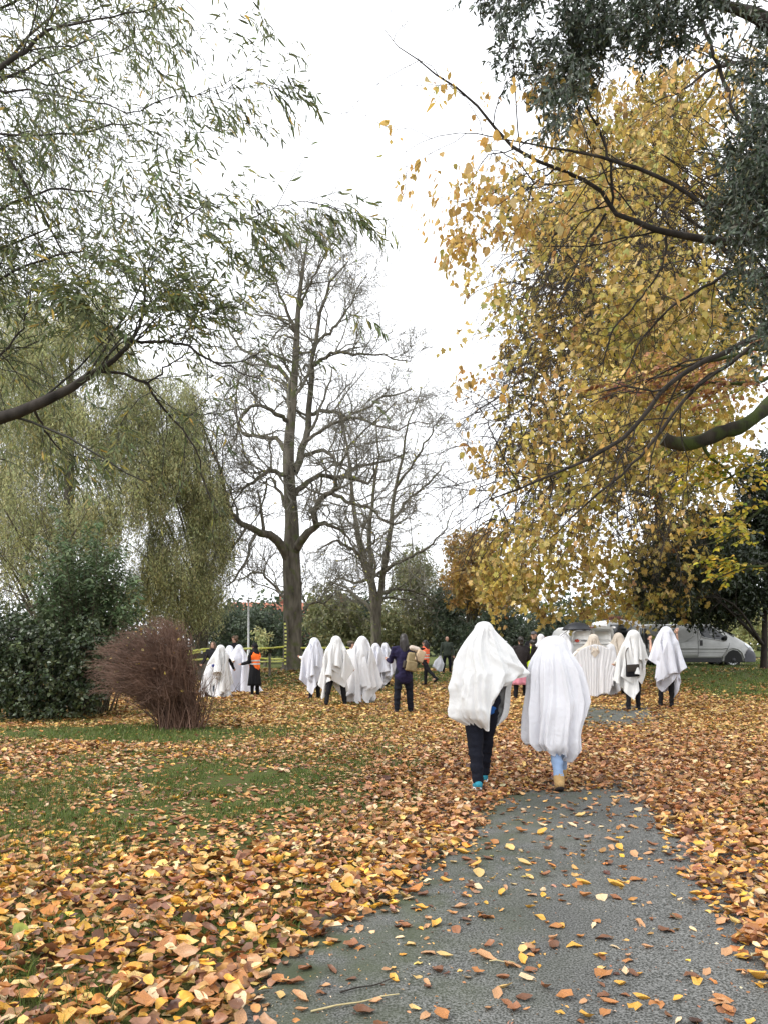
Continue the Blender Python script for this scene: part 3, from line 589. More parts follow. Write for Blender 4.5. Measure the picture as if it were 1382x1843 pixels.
def second_bare_tree():
    rng = np.random.default_rng(34); Y = 44.0
    base = at(678, 1200, Y); base[2] = float(gz(base[0], base[1]))
    root = thing('bare_tree', 'bare tree with several slender stems behind the sheeted group, right of the thick trunk', 'tree', base)
    w = Acc()
    L = [[(678, 1205, Y, 24), (677, 1150, Y, 20), (674, 1100, Y, 18), (672, 1060, Y, 15), (655, 1010, Y, 12), (642, 950, Y, 9), (632, 880, Y + .5, 7), (625, 800, Y + .8, 4), (612, 730, Y + 1, 2)],
         [(677, 1140, Y, 16), (682, 1080, Y, 13), (690, 1030, Y - .3, 11), (700, 960, Y - .6, 9), (706, 900, Y - .8, 7), (722, 830, Y - 1, 5), (735, 760, Y - 1.2, 3), (760, 700, Y - 1.5, 1.5)],
         [(674, 1100, Y, 12), (668, 1030, Y + .8, 10), (665, 960, Y + 1.3, 8), (672, 890, Y + 1.6, 6), (680, 820, Y + 2, 4), (675, 750, Y + 2.3, 2)],
         [(690, 1030, Y - .3, 8), (720, 1010, Y - 1, 6), (755, 995, Y - 1.8, 5), (790, 970, Y - 2.4, 3), (815, 920, Y - 2.8, 1.5)],
         [(702, 940, Y - .6, 7), (735, 900, Y, 5), (770, 870, Y + .6, 4), (800, 830, Y + 1, 2)],
         [(655, 1010, Y, 8), (630, 985, Y - .8, 6), (600, 975, Y - 1.5, 4), (575, 990, Y - 2, 2)],
         [(684, 1070, Y, 7), (720, 1060, Y + 1, 5), (760, 1070, Y + 2, 4), (790, 1090, Y + 2.6, 2)],
         [(668, 1040, Y + .6, 7), (640, 1050, Y + 1.5, 5), (612, 1040, Y + 2.2, 3), (590, 1060, Y + 2.8, 1.5)],
         [(710, 880, Y - .8, 6), (745, 830, Y - 1.4, 4), (775, 780, Y - 2, 3), (800, 740, Y - 2.5, 1.5)]]
    LP, LR = zip(*[limb(l, 16) for l in L]); LP, LR = np.array(LP), np.array(LR); LP[:, 2:] += 0.05 * rng.standard_normal(LP[:, 2:].shape)
    V, Q = tubes(LP, LR, 7); w.add(V, quads=Q); w.obj('trunk', M['bark_grey'], root, True, base); tw = Acc()
    wood_levels(tw, LP, LR, [dict(k=12, t0=0.2, lmax=5.5, lmin=3, lr=(0.35, 0.65), up=0.2, wig=0.27, n=8, sides=3, rmin=0.02),
                             dict(k=7, lmin=1.2, lr=(0.4, 0.75), wig=0.27, n=6, rmin=0.011, ang=(30, 70)),
                             dict(k=6, lmin=0.7, lr=(0.45, 0.85), wig=0.22, n=4, rmin=0.008, ang=(25, 60))], rng)
    tw.obj('twigs', M['twig_grey'], root, False, base)
WILLOW = [((0.12, 0.145, 0.06), 4), ((0.155, 0.18, 0.075), 3), ((0.08, 0.10, 0.04), 2.5), ((0.27, 0.25, 0.07), 1.2), ((0.42, 0.31, 0.07), 0.35)]
def near_willow():
    rng = np.random.default_rng(35); base = np.array([-5.6, 7.2, float(gz(-5.6, 7.2))])
    root = thing('willow_tree', 'near willow reaching in from the left edge with dark limbs and drooping narrow leaves', 'tree', base)
    w = Acc(); tk = catmull([base - [0, 0, .1], base + [0.1, -.1, 1.5], base + [0.3, -.2, 3.2], base + [0.2, -0.4, 6], base + [0.6, -0.8, 9.5]], 20); tr = np.interp(np.linspace(0, 1, 20), [0, .1, .6, 1], [.36, .27, .19, .06])
    V, Q = tubes(tk[None], tr[None], 12); w.add(V, quads=Q); Y = 6.4
    def root_pt(h): i = int(np.argmin(abs(tk[:, 2] - h))); return tk[i]
    main = [(-60, 765, Y + .3, 40), (0, 752, Y + .1, 32), (60, 733, Y, 28), (115, 706, Y, 25), (160, 675, Y, 17), (182, 662, Y, 15), (210, 640, Y, 13), (235, 610, Y, 11), (252, 575, Y, 7), (260, 530, Y, 6), (262, 490, Y, 5), (268, 462, Y, 3), (285, 440, Y, 2)]
    L = [main, [(232, 613, Y, 9), (262, 615, Y, 8), (300, 618, Y - .1, 8), (330, 621, Y - .1, 7), (365, 640, Y - .2, 6), (400, 656, Y - .2, 5), (440, 672, Y - .3, 4), (480, 690, Y - .3, 2)],
         [(178, 668, Y, 9), (205, 672, Y + .1, 8), (235, 678, Y + .1, 8), (264, 691, Y + .2, 8), (282, 720, Y + .2, 7), (303, 745, Y + .3, 6), (330, 775, Y + .3, 5), (350, 810, Y + .3, 5), (364, 845, Y + .4, 4), (376, 890, Y + .4, 4), (398, 928, Y + .4, 3)],
         [(265, 690, Y + .2, 5), (290, 672, Y + .2, 5), (308, 655, Y + .3, 4), (330, 640, Y + .3, 4), (342, 625, Y + .3, 3), (352, 590, Y + .4, 3), (358, 570, Y + .4, 2)],
         [(365, 640, Y - .2, 4), (395, 655, Y - .1, 4), (425, 652, Y, 3), (455, 640, Y, 3), (468, 620, Y, 3), (450, 590, Y + .1, 2), (440, 560, Y + .1, 1.5)],
         [(327, 620, Y - .1, 4), (340, 595, Y - .1, 4), (352, 572, Y - .2, 3), (395, 560, Y - .2, 3), (450, 540, Y - .3, 2), (500, 505, Y - .3, 1.5)],
         [(240, 605, Y, 5), (262, 565, Y - .1, 4), (300, 555, Y - .2, 3), (350, 572, Y - .2, 2)],
         [(303, 745, Y + .3, 3), (330, 745, Y + .2, 3), (370, 746, Y + .1, 2), (400, 738, Y, 1.5)],
         [(215, 637, Y, 4), (200, 600, Y - .2, 3), (185, 580, Y - .3, 3), (140, 560, Y - .5, 2)],
         [(-80, 185, 6, 14), (0, 122, 6, 13), (40, 95, 6, 11), (72, 65, 6, 9), (110, 48, 6, 7), (165, 33, 6, 5), (220, 27, 6, 4), (262, 20, 5.9, 3), (305, -4, 5.9, 2)],
         [(-80, 120, 6.6, 8), (0, 162, 6.5, 6), (60, 165, 6.4, 5), (110, 176, 6.3, 4), (170, 182, 6.3, 4), (220, 200, 6.2, 3), (262, 192, 6.2, 3), (310, 174, 6.1, 3), (365, 170, 6.1, 2), (400, 155, 6, 1.5)],
         [(-80, 260, 7, 8), (0, 240, 7, 6), (60, 245, 6.9, 5), (150, 240, 6.8, 5), (210, 225, 6.7, 4), (260, 230, 6.6, 3), (300, 250, 6.5, 1.5)],
         [(-80, 420, 7.2, 10), (0, 380, 7.2, 8), (60, 350, 7.1, 6), (130, 340, 7, 5), (190, 350, 6.9, 3), (240, 400, 6.8, 2)],
         [(-80, 560, 7, 9), (0, 500, 7, 7), (70, 470, 7, 6), (140, 455, 7, 4), (200, 470, 6.9, 3), (250, 520, 6.8, 1.5)],
         [(-80, 700, 7.4, 9), (0, 640, 7.4, 6), (35, 600, 7.4, 5), (50, 560, 7.4, 4), (60, 500, 7.4, 2)],
         [(-80, 60, 7.5, 9), (0, 20, 7.5, 7), (70, -30, 7.5, 6), (160, -60, 7.5, 5), (280, -40, 7.4, 3), (360, 20, 7.3, 1.5)],
         [(260, 500, Y, 4), (300, 440, Y - .2, 3), (350, 380, Y - .4, 3), (420, 370, Y - .5, 2), (500, 400, Y - .6, 1.5)],
         [(60, 733, Y, 8), (90, 790, Y + .3, 5), (130, 820, Y + .4, 4), (190, 830, Y + .5, 2)],
         [(450, 395, 5.8, 3), (520, 365, 5.8, 2.5), (580, 368, 5.8, 2), (640, 385, 5.7, 1.5)],
         [(360, 170, 6.1, 2.5), (420, 160, 6, 2), (480, 150, 6, 2), (520, 175, 6, 1.3)]]
    LPs, LRs = [], []
    for l in L:
        P, r = limb(l, 18); r = r * 0.66
        if l[0][0] < 0:
            s = root_pt(P[0, 2] - 0.6); P = np.vstack([catmull([s, (s + P[0]) / 2 + [0, 0, .1], P[0]], 5)[:-1], P]); r = np.concatenate([np.linspace(max(r[0] * 1.2, .05), r[0], 4), r])
            P = catmull(P, 18); r = np.interp(np.linspace(0, 1, 18), np.linspace(0, 1, len(r)), r)
        LPs.append(P); LRs.append(r)
    # more boughs that carry the left side of the crown
    for i in range(16):
        s = root_pt(rng.uniform(3.0, 9)); e = at(rng.uniform(-60, 230), rng.uniform(-120, 780), rng.uniform(6.8, 10.5)); mid = (s + e) / 2 + np.array([0, 0, 0.5])
        LPs.append(catmull([s, mid, e], 18)); LRs.append(np.linspace(.03, .005, 18))
    LP, LR = np.array(LPs), np.array(LRs); LP[:, 2:] += 0.010 * rng.standard_normal(LP[:, 2:].shape)
    V, Q = tubes(LP, LR, 8); w.add(V, quads=Q); w.obj('trunk', M['bark_dark'], root, True, base)
    cr = Acc(); acc = Acc()
    s, d, ln, r = spawn(LP, tangents(LP), LR, np.clip(path_len(LP), 1.2, 3.2), 15, 0.2, (25, 65), 0.4, (0.3, 0.55), 0.15, rng, rmin=0.003)
    P1, D1, R1 = grow(s, d, ln, np.minimum(r, .012), 8, 0.16, (0.15, 0, -0.25), 0.4, rng); V, Q = tubes(P1, R1, 4); cr.add(V, quads=Q, col=(0.045, 0.04, 0.03))
    s, d, ln, r = spawn(P1, D1, R1, np.clip(ln, .6, 2), 8, 0.15, (20, 55), 0.6, (0.35, 0.7), 0.0, rng, rmin=0.0018)
    P2, D2, R2 = grow(s, d, ln, np.minimum(r, .004), 7, 0.10, (0.25, 0, -0.75), 0.5, rng)
    keep = np.ones(len(P2), bool); e = P2[:, -1]; ex = CX + F_PX * e[:, 0] / e[:, 1]; ey = HY - F_PX * (e[:, 2] - CAM_H) / e[:, 1]
    # the crown's outline as in the photograph: fewer sprays far from the tree, none over the open sky
    lim = np.interp(ey, [-200, 0, 60, 130, 200, 260, 330, 380, 420, 520, 640, 720, 800, 900], [470, 470, 440, 420, 480, 420, 330, 520, 560, 470, 380, 330, 280, 200])
    keep = (ex < lim) & (ey < 930) & (rng.random(len(e)) < np.clip(1.05 - 0.55 * (ex / np.maximum(lim, 1)) ** 2, .2, 1)) & ~((ey > 560) & (rng.random(len(e)) < 0.55))
    P2, D2, R2 = P2[keep], D2[keep], R2[keep]; V, Q = tubes(P2, R2, 3); cr.add(V, quads=Q, col=(0.07, 0.065, 0.035))
    # the loose sprays that stand out against the sky
    sp, sd = [], []
    for (u, v, yy, n) in ((600, 370, 5.7, 5), (625, 385, 5.6, 6), (560, 375, 5.7, 5), (480, 150, 6, 4), (510, 165, 6, 4), (495, 105, 6, 2), (440, 235, 6.1, 2), (420, 30, 6, 3), (400, 180, 6, 4), (530, 400, 5.8, 6), (460, 400, 5.9, 6), (420, 350, 6, 4), (600, 560, 5.9, 2), (560, 640, 5.9, 1), (640, 700, 5.6, 1)):
        for q in range(n): sp.append(at(u + rng.normal(0, 14), v + rng.normal(0, 8), yy)); sd.append([1, 0, 0.15 * rng.standard_normal()])
    P3, D3, R3 = grow(np.array(sp), np.array(sd), rng.uniform(.25, .45, len(sp)), np.full(len(sp), .0018), 7, 0.1, (0, 0, -1.1), .6, rng); V, Q = tubes(P3, R3, 3); cr.add(V, quads=Q, col=(0.07, 0.065, 0.035))
    pos, dd = [], []
    for P_, D_, k in ((P2, D2, 10), (P3, D3, 11), (P1, D1, 6)):
        p, d, kk = along(P_, D_, k, rng, 0.12); sgn = np.where(kk % 2 == 0, 1.0, -1.0)[:, None]
        side = norm(np.cross(d, np.array([0.1, -0.4, 1.0]) + 0.5 * rng.standard_normal((len(p), 3)))) * sgn
        pos.append(p); dd.append(norm(d * 0.75 + side * 0.75 + np.array([0, 0, -0.55]) + 0.22 * rng.standard_normal((len(p), 3))))
    pos, dd = np.concatenate(pos), np.concatenate(dd); n = len(pos); c = pick_cols(n, WILLOW, .2, rng); sz = rng.uniform(.055, .115, n); nr = rng.standard_normal((n, 3)) + [0, 0, .6]
    px = CX + F_PX * pos[:, 0] / pos[:, 1]; py = HY - F_PX * (pos[:, 2] - CAM_H) / pos[:, 1]; sel = np.argsort(-np.where((px > 0) & (px < 1382) & (py > 0), sz / pos[:, 1], 0))[:300]
    single_leaves(root, 'narrow', pos[sel] - base, dd[sel], nr[sel], sz[sel], c[sel], 'leaf', rng); k = np.ones(n, bool); k[sel] = False
    V, T, C = leaf_geo('narrow', pos[k], dd[k], nr[k], sz[k], c[k], rng.normal(0, .5, k.sum())); cr.add(V, T, col=C)
    o = cr.obj('crown', M['leaf'], root, False, base, True); o['kind'] = 'stuff'
YELLOW = [((0.62, 0.45, 0.11), 4.5), ((0.50, 0.36, 0.085), 4), ((0.36, 0.22, 0.07), 2.6), ((0.33, 0.32, 0.075), 2.8), ((0.20, 0.22, 0.055), 2), ((0.18, 0.10, 0.045), 2.2), ((0.70, 0.55, 0.22), 2.2)]
YPALE = [((0.62, 0.41, 0.10), 5), ((0.54, 0.32, 0.09), 3), ((0.46, 0.25, 0.10), 2.4), ((0.38, 0.36, 0.09), 1.2), ((0.66, 0.52, 0.24), 2)]
def near_yellow_tree():
    """the branches that enter from the right edge, leaves hanging in loose bunches"""
    rng = np.random.default_rng(36); base = np.array([7.4, 9.6, float(gz(7.4, 9.6))])
    root = thing('autumn_tree', 'near tree at the right edge with dark arching branches and hanging yellow leaves', 'tree', base)
    w = Acc(); tk = catmull([base - [0, 0, .1], base + [0, 0, 2], base + [-.2, 0.2, 5], base + [-.1, .4, 9.5]], 18); tr = np.interp(np.linspace(0, 1, 18), [0, .1, .6, 1], [.40, .28, .2, .06]); V, Q = tubes(tk[None], tr[None], 12); w.add(V, quads=Q)
    Y = 8.2
    L = [[(1440, 420, Y + .4, 22), (1382, 438, Y + .2, 19), (1300, 432, Y, 16), (1230, 428, Y, 14), (1180, 412, Y, 12), (1130, 392, Y, 10), (1098, 378, Y, 9), (1090, 350, Y, 9), (1050, 325, Y, 8), (1000, 303, Y - .1, 7), (940, 275, Y - .1, 7), (900, 240, Y - .2, 6), (860, 190, Y - .2, 5), (810, 150, Y - .3, 4), (770, 120, Y - .3, 3), (725, 88, Y - .4, 2), (690, 55, Y - .4, 1.3)],
         [(1440, 470, Y, 14), (1310, 405, Y - .3, 10), (1240, 350, Y - .4, 8), (1180, 318, Y - .4, 8), (1110, 290, Y - .5, 7), (1050, 275, Y - .5, 5), (990, 265, Y - .5, 4), (930, 258, Y - .5, 3), (860, 240, Y - .6, 2), (790, 245, Y - .6, 1.5), (720, 275, Y - .6, 1)],
         [(1440, 150, Y + 1, 12), (1382, 118, Y + .9, 9), (1330, 112, Y + .8, 8), (1285, 122, Y + .7, 7), (1230, 160, Y + .6, 4), (1170, 185, Y + .5, 2)],
         [(1440, 330, Y + .6, 12), (1330, 215, Y + .6, 8), (1305, 150, Y + .6, 8), (1280, 90, Y + .5, 8), (1262, 40, Y + .5, 7), (1250, -40, Y + .5, 5)],
         [(1100, 370, Y, 6), (1098, 300, Y - .1, 6), (1080, 240, Y - .1, 5), (1050, 180, Y - .2, 4), (1030, 130, Y - .2, 2)],
         [(1440, 520, Y + 1.4, 18), (1382, 590, Y + 1.2, 16), (1320, 625, Y + 1.1, 13), (1250, 660, Y + 1, 11), (1190, 705, Y + .9, 10), (1140, 770, Y + .8, 9), (1080, 815, Y + .7, 8), (1010, 845, Y + .7, 6), (940, 878, Y + .6, 5), (880, 900, Y + .6, 3)],
         [(1440, 560, Y + 2, 14), (1330, 640, Y + 2, 9), (1240, 710, Y + 2, 8), (1170, 800, Y + 2, 7), (1110, 860, Y + 2, 5), (1040, 920, Y + 2, 4), (990, 970, Y + 2, 2)],
         [(1382, 500, Y + .6, 12), (1320, 490, Y + .5, 8), (1260, 520, Y + .4, 6), (1200, 560, Y + .3, 5), (1150, 620, Y + .3, 4), (1110, 700, Y + .2, 2)],
         [(1200, 420, Y, 7), (1190, 480, Y + .1, 5), (1150, 540, Y + .2, 4), (1100, 600, Y + .2, 4), (1080, 680, Y + .3, 2)],
         [(1090, 385, Y, 5), (1060, 430, Y + .1, 4), (1030, 490, Y + .1, 3), (1000, 560, Y + .2, 2)],
         [(1440, 250, Y + 1, 9), (1340, 280, Y + 1, 6), (1290, 310, Y + 1, 5), (1240, 340, Y + 1, 3), (1180, 400, Y + 1, 2)],
         [(1000, 303, Y, 4), (960, 330, Y, 3), (920, 370, Y, 2.5), (880, 420, Y, 2), (840, 440, Y, 1.5)],
         [(935, 878, Y + .6, 3), (890, 790, Y + .5, 3), (865, 740, Y + .5, 2), (840, 715, Y + .5, 1.2)],
         [(950, 860, Y + .6, 3), (900, 850, Y + .5, 2), (840, 868, Y + .5, 1.6), (790, 880, Y + .4, 1)]]
    LPs, LRs = [], []
    for l in L:
        P, r = limb(l, 20); r = r * 0.85
        if l[0][0] > 1400:
            i = int(np.argmin(abs(tk[:, 2] - (P[0, 2] - .4)))); s = tk[i]; P = catmull(np.vstack([s, P]), 22); r = np.interp(np.linspace(0, 1, 22), np.linspace(0, 1, 21), np.concatenate([[r[0] * 1.3], r]))
        P = catmull(P, 22); r = np.interp(np.linspace(0, 1, 22), np.linspace(0, 1, len(r)), r); LPs.append(P); LRs.append(r)
    LP, LR = np.array(LPs), np.array(LRs); LP[:, 1:] += .008 * rng.standard_normal(LP[:, 1:].shape)
    V, Q = tubes(LP, LR, 8); w.add(V, quads=Q)
    tw = Acc()
    s, d, ln, r = spawn(LP, tangents(LP), LR, np.clip(path_len(LP), 1.5, 3.2), 13, .25, (30, 75), .45, (.3, .6), .1, rng, rmin=.004)
    P1, D1, R1 = grow(s, d, ln, np.minimum(r, .02), 8, .2, (-.15, 0, -.2), .35, rng); V, Q = tubes(P1, R1, 4); w.add(V, quads=Q)
    s, d, ln, r = spawn(P1, D1, R1, np.clip(ln, .5, 2), 6, .2, (25, 65), .55, (.3, .65), 0, rng, rmin=.0022)
    P2, D2, R2 = grow(s, d, ln, np.minimum(r, .006), 6, .2, (-.1, 0, -.35), .5, rng); V, Q = tubes(P2, R2, 3); w.add(V, quads=Q)
    w.obj('trunk', M['bark_dark'], root, True, base)
    # leaves: bunches hanging from the twigs
    pos, d, k = along(P2, D2, 3, rng, .2); keep = vnoise(pos, 1.1, 8) > .50; pos, d = pos[keep], d[keep]
    pos = np.repeat(pos, 2, 0) + .05 * rng.standard_normal((len(pos) * 2, 3)); d = np.repeat(d, 2, 0); n = len(pos)
    dd = norm(np.array([0, 0, -1.0]) + .35 * d + .45 * rng.standard_normal((n, 3))); sz = np.clip(.072 * np.exp(.28 * rng.standard_normal(n)), .035, .125); c = .5 * pick_cols(n, YPALE, .15, rng) + .5 * np.repeat(pick_cols(n // 2, YPALE, .1, rng), 2, 0); nr = rng.standard_normal((n, 3)); nr[:, 2] *= .3
    px = CX + F_PX * pos[:, 0] / pos[:, 1]; py = HY - F_PX * (pos[:, 2] - CAM_H) / pos[:, 1]
    ok = (px > np.interp(py, [-100, 100, 300, 380, 600, 800, 950], [640, 680, 690, 740, 800, 830, 870])) & (py < 990); pos, dd, sz, c, nr, px, py = pos[ok], dd[ok], sz[ok], c[ok], nr[ok], px[ok], py[ok]; n = len(pos)
    sel = np.argsort(-np.where((px > 0) & (px < 1382) & (py > 0), sz / pos[:, 1], 0))[:300]
    single_leaves(root, 'ovate', pos[sel] - base, dd[sel], nr[sel], sz[sel], c[sel], 'leaf', rng); kk = np.ones(n, bool); kk[sel] = False
    V, T, C = leaf_geo('ovate', pos[kk], dd[kk], nr[kk], sz[kk], c[kk], rng.normal(0, .4, kk.sum()), rng.uniform(.5, 1.1, kk.sum()), .035); cr = Acc().add(V, T, col=C); o = cr.obj('crown', M['leaf'], root, False, base, True); o['kind'] = 'stuff'
    return base
def mossy_limb_tree():
    """tree beyond the right edge: sawn mossy limb, a flat spray of reddish leaves"""
    rng = np.random.default_rng(37); base = np.array([8.6, 12.4, float(gz(8.6, 12.4))]); Y = 11.2
    root = thing('beech_tree', 'tree beyond the right edge showing a sawn mossy limb and flat reddish brown leaf sprays', 'tree', base)
    w = Acc(); tk = catmull([base - [0, 0, .1], base + [0, 0, 3], base + [.1, .2, 6], base + [0, .3, 10]], 16); tr = np.interp(np.linspace(0, 1, 16), [0, .1, .6, 1], [.5, .34, .25, .08]); V, Q = tubes(tk[None], tr[None], 12); w.add(V, quads=Q)
    P, r = limb([(1480, 640, Y + .6, 34), (1400, 715, Y + .2, 29), (1340, 764, Y, 25), (1300, 777, Y, 25), (1265, 792, Y, 25), (1235, 799, Y, 25), (1208, 796, Y, 24), (1193, 789, Y, 24)], 22); P = catmull(np.vstack([tk[6], P]), 24); r = np.concatenate([[r[0] * 1.2, r[0] * 1.1], r])
    r = r * (1 + .07 * rng.standard_normal(len(r))); V, Q = tubes(P[None], r[None], 10); w.add(V, quads=Q)
    c = P[-1]; e = V[-10:]; w.add(np.vstack([c + (P[-1] - P[-2]) * .1, e]), tris=[[0, 1 + i, 1 + (i + 1) % 10] for i in range(10)])   # sawn end
    L = [[(1480, 560, Y, 14), (1382, 620, Y - .4, 9), (1320, 640, Y - .5, 7), (1250, 655, Y - .6, 5), (1180, 665, Y - .7, 3), (1120, 690, Y - .8, 1.5)], [(1480, 600, Y, 14), (1382, 680, Y - .3, 8), (1330, 690, Y - .4, 6), (1260, 690, Y - .5, 4), (1200, 720, Y - .5, 1.5)],
         [(1480, 820, Y, 10), (1382, 905, Y, 6), (1330, 950, Y, 4), (1290, 975, Y, 3), (1240, 985, Y, 1.5)], [(1480, 900, Y, 10), (1390, 1010, Y, 6), (1340, 1020, Y, 4), (1290, 1040, Y, 2), (1260, 1050, Y, 1)], [(1480, 760, Y, 10), (1382, 830, Y, 6), (1330, 850, Y, 4), (1270, 880, Y, 2), (1200, 890, Y, 1)],
         [(1262, 795, Y, 7), (1275, 820, Y, 6), (1310, 850, Y + .1, 4), (1330, 880, Y + .1, 2)]]
    LP, LR = zip(*[limb(l, 14) for l in L]); LP, LR = np.array(LP), np.array(LR); V, Q = tubes(LP, LR, 6); w.add(V, quads=Q); w.obj('trunk', M['bark_moss'], root, True, base); klow = np.array([14, 14, 6, 5, 7, 6])
    cr = Acc(); s, d, ln, r = spawn(LP, tangents(LP), LR, np.full(len(LP), 1.3), 14, .25, (35, 70), .5, (.4, .7), 0, rng, rmin=.003); kp = (np.arange(len(s)) % 14) < np.repeat(klow, 14); s, d, ln, r = s[kp], d[kp], ln[kp], r[kp]; d[:, 2] *= .25; P1, D1, R1 = grow(s, d, ln, np.minimum(r, .008), 7, .14, (0, 0, -.1), .4, rng); V, Q = tubes(P1, R1, 3); cr.add(V, quads=Q, col=(.04, .03, .025))
    s, d, ln, r = spawn(P1, D1, R1, ln, 5, .1, (30, 60), .6, (.4, .6), 0, rng, rmin=.002); d[:, 2] *= .3; P2, D2, R2 = grow(s, d, ln, r, 5, .12, (0, 0, -.1), .5, rng); V, Q = tubes(P2, R2, 3); cr.add(V, quads=Q, col=(.04, .03, .025))
    pos, d, k = along(P2, D2, 7, rng, .05); n = len(pos); side = norm(np.cross(d, np.array([0, 0, 1.0]) + .2 * rng.standard_normal((n, 3)))) * np.where(k % 2, 1, -1)[:, None]
    dd = norm(d * .6 + side * .8 + [0, 0, -.15]); red = pick_cols(n, [((.36, .17, .08), 4), ((.46, .27, .10), 3), ((.26, .12, .08), 2), ((.52, .36, .11), 3)], .2, rng); yel = pick_cols(n, [((.50, .42, .05), 4), ((.36, .36, .05), 3), ((.60, .42, .06), 3), ((.18, .24, .04), 1.5)], .2, rng)
    z = pos[:, 2]; up = CAM_H + (HY - 780) * Y / F_PX; c = np.where((z > up)[:, None], red, yel); V, T, C = leaf_geo('ovate', pos, dd, rng.standard_normal((n, 3)) * .5 + [0, 0, 1.0], rng.uniform(.06, .105, n), c, rng.normal(0, .2, n)); cr.add(V, T, col=C); cr.obj('crown', M['leaf'], root, False, base, True)
def holm_oak():
    rng = np.random.default_rng(38); base = np.array([6.6, 6.9, float(gz(6.6, 6.9))])
    root = thing('evergreen_oak', 'dark evergreen tree with grey green leaves hanging in from the top right corner', 'tree', base)
    w = Acc(); tk = catmull([base - [0, 0, .1], base + [0, 0, 2], base + [.1, .2, 5], base + [0, .2, 9]], 16); tr = np.interp(np.linspace(0, 1, 16), [0, .1, .6, 1], [.42, .3, .22, .08]); V, Q = tubes(tk[None], tr[None], 12); w.add(V, quads=Q); Y = 7.2
    blobs = []
    def b(u, v, yy, ru, rv, dep=.5, w_=1): blobs.append((at(u, v, yy), np.array([ru * yy / F_PX, dep, rv * yy / F_PX])))
    for (u, v, ru, rv) in ((900, -60, 60, 50), (960, 0, 75, 48), (930, 55, 50, 40), (1030, 30, 70, 60), (1025, 110, 62, 62), (1015, 165, 40, 34), (1000, 205, 16, 24), (1110, 0, 90, 55), (1150, 50, 70, 40), (1190, 85, 36, 26), (1200, 0, 80, 34), (1290, -10, 90, 26), (1390, 90, 60, 50), (1370, 160, 46, 60),
                           (1385, 250, 60, 80), (1345, 255, 50, 40), (1380, 340, 70, 70), (1330, 330, 46, 40), (1320, 400, 40, 30), (1390, 430, 70, 50), (1370, 500, 50, 40), (1300, 360, 26, 22), (1350, 560, 34, 22), (1390, 600, 50, 26)): b(u, v, Y + rng.uniform(-.6, .8), ru, rv)
    LPs, LRs = [], []
    for (c, r_) in blobs:
        if CX + F_PX * c[0] / c[1] < 1230: continue                  # the outer sprays hang from the thick bough traced below
        h = min(max(c[2] - .8, 2.5), 8.6); s = tk[int(np.argmin(abs(tk[:, 2] - h)))]; LPs.append(catmull([s, s * .65 + c * .35 + [0, .3, .55], s * .3 + c * .7 + [0, .15, .35], c], 14) + .02 * rng.standard_normal((14, 3))); LRs.append(np.linspace(.03, .006, 14))
    P, r = limb([(1480, 90, Y - .3, 34), (1400, 55, Y - .3, 30), (1360, 28, Y - .3, 24), (1310, 12, Y - .3, 16), (1240, -10, Y - .3, 9), (1150, -30, Y - .3, 6)], 14); LPs.append(P); LRs.append(r)
    V, Q = tubes(np.array(LPs), np.array(LRs), 7); w.add(V, quads=Q); w.obj('trunk', M['bark_dark'], root, True, base)
    cl = in_blobs(1700, blobs, rng, 2.2, .36, 4); cr = Acc(); d = norm(rng.standard_normal((len(cl), 3)) + [-.2, 0, -.8]); P, D, Rd = grow(cl, d, rng.uniform(.14, .34, len(cl)), np.full(len(cl), .003), 4, .2, (0, 0, -.4), .5, rng); V, Q = tubes(P, Rd, 3); cr.add(V, quads=Q, col=(.05, .045, .035))
    pos, d, k = along(P, D, 13, rng, 0); n = len(pos); side = norm(np.cross(d, rng.standard_normal((n, 3)))); dd = norm(d * .7 + side + .2 * rng.standard_normal((n, 3)) + [0, 0, -.2]); c = pick_cols(n, [((.045, .066, .038), 4), ((.07, .09, .055), 3), ((.105, .125, .09), 2.2), ((.03, .045, .026), 2.5), ((.15, .16, .10), .8)], .2, rng)
    V, T, C = leaf_geo('lance', pos, dd, rng.standard_normal((n, 3)) + [0, 0, .5], rng.uniform(.04, .085, n), c, rng.normal(0, .4, n)); cr.add(V, T, col=C); cr.obj('crown', M['gloss_leaf'], root, False, base, True)
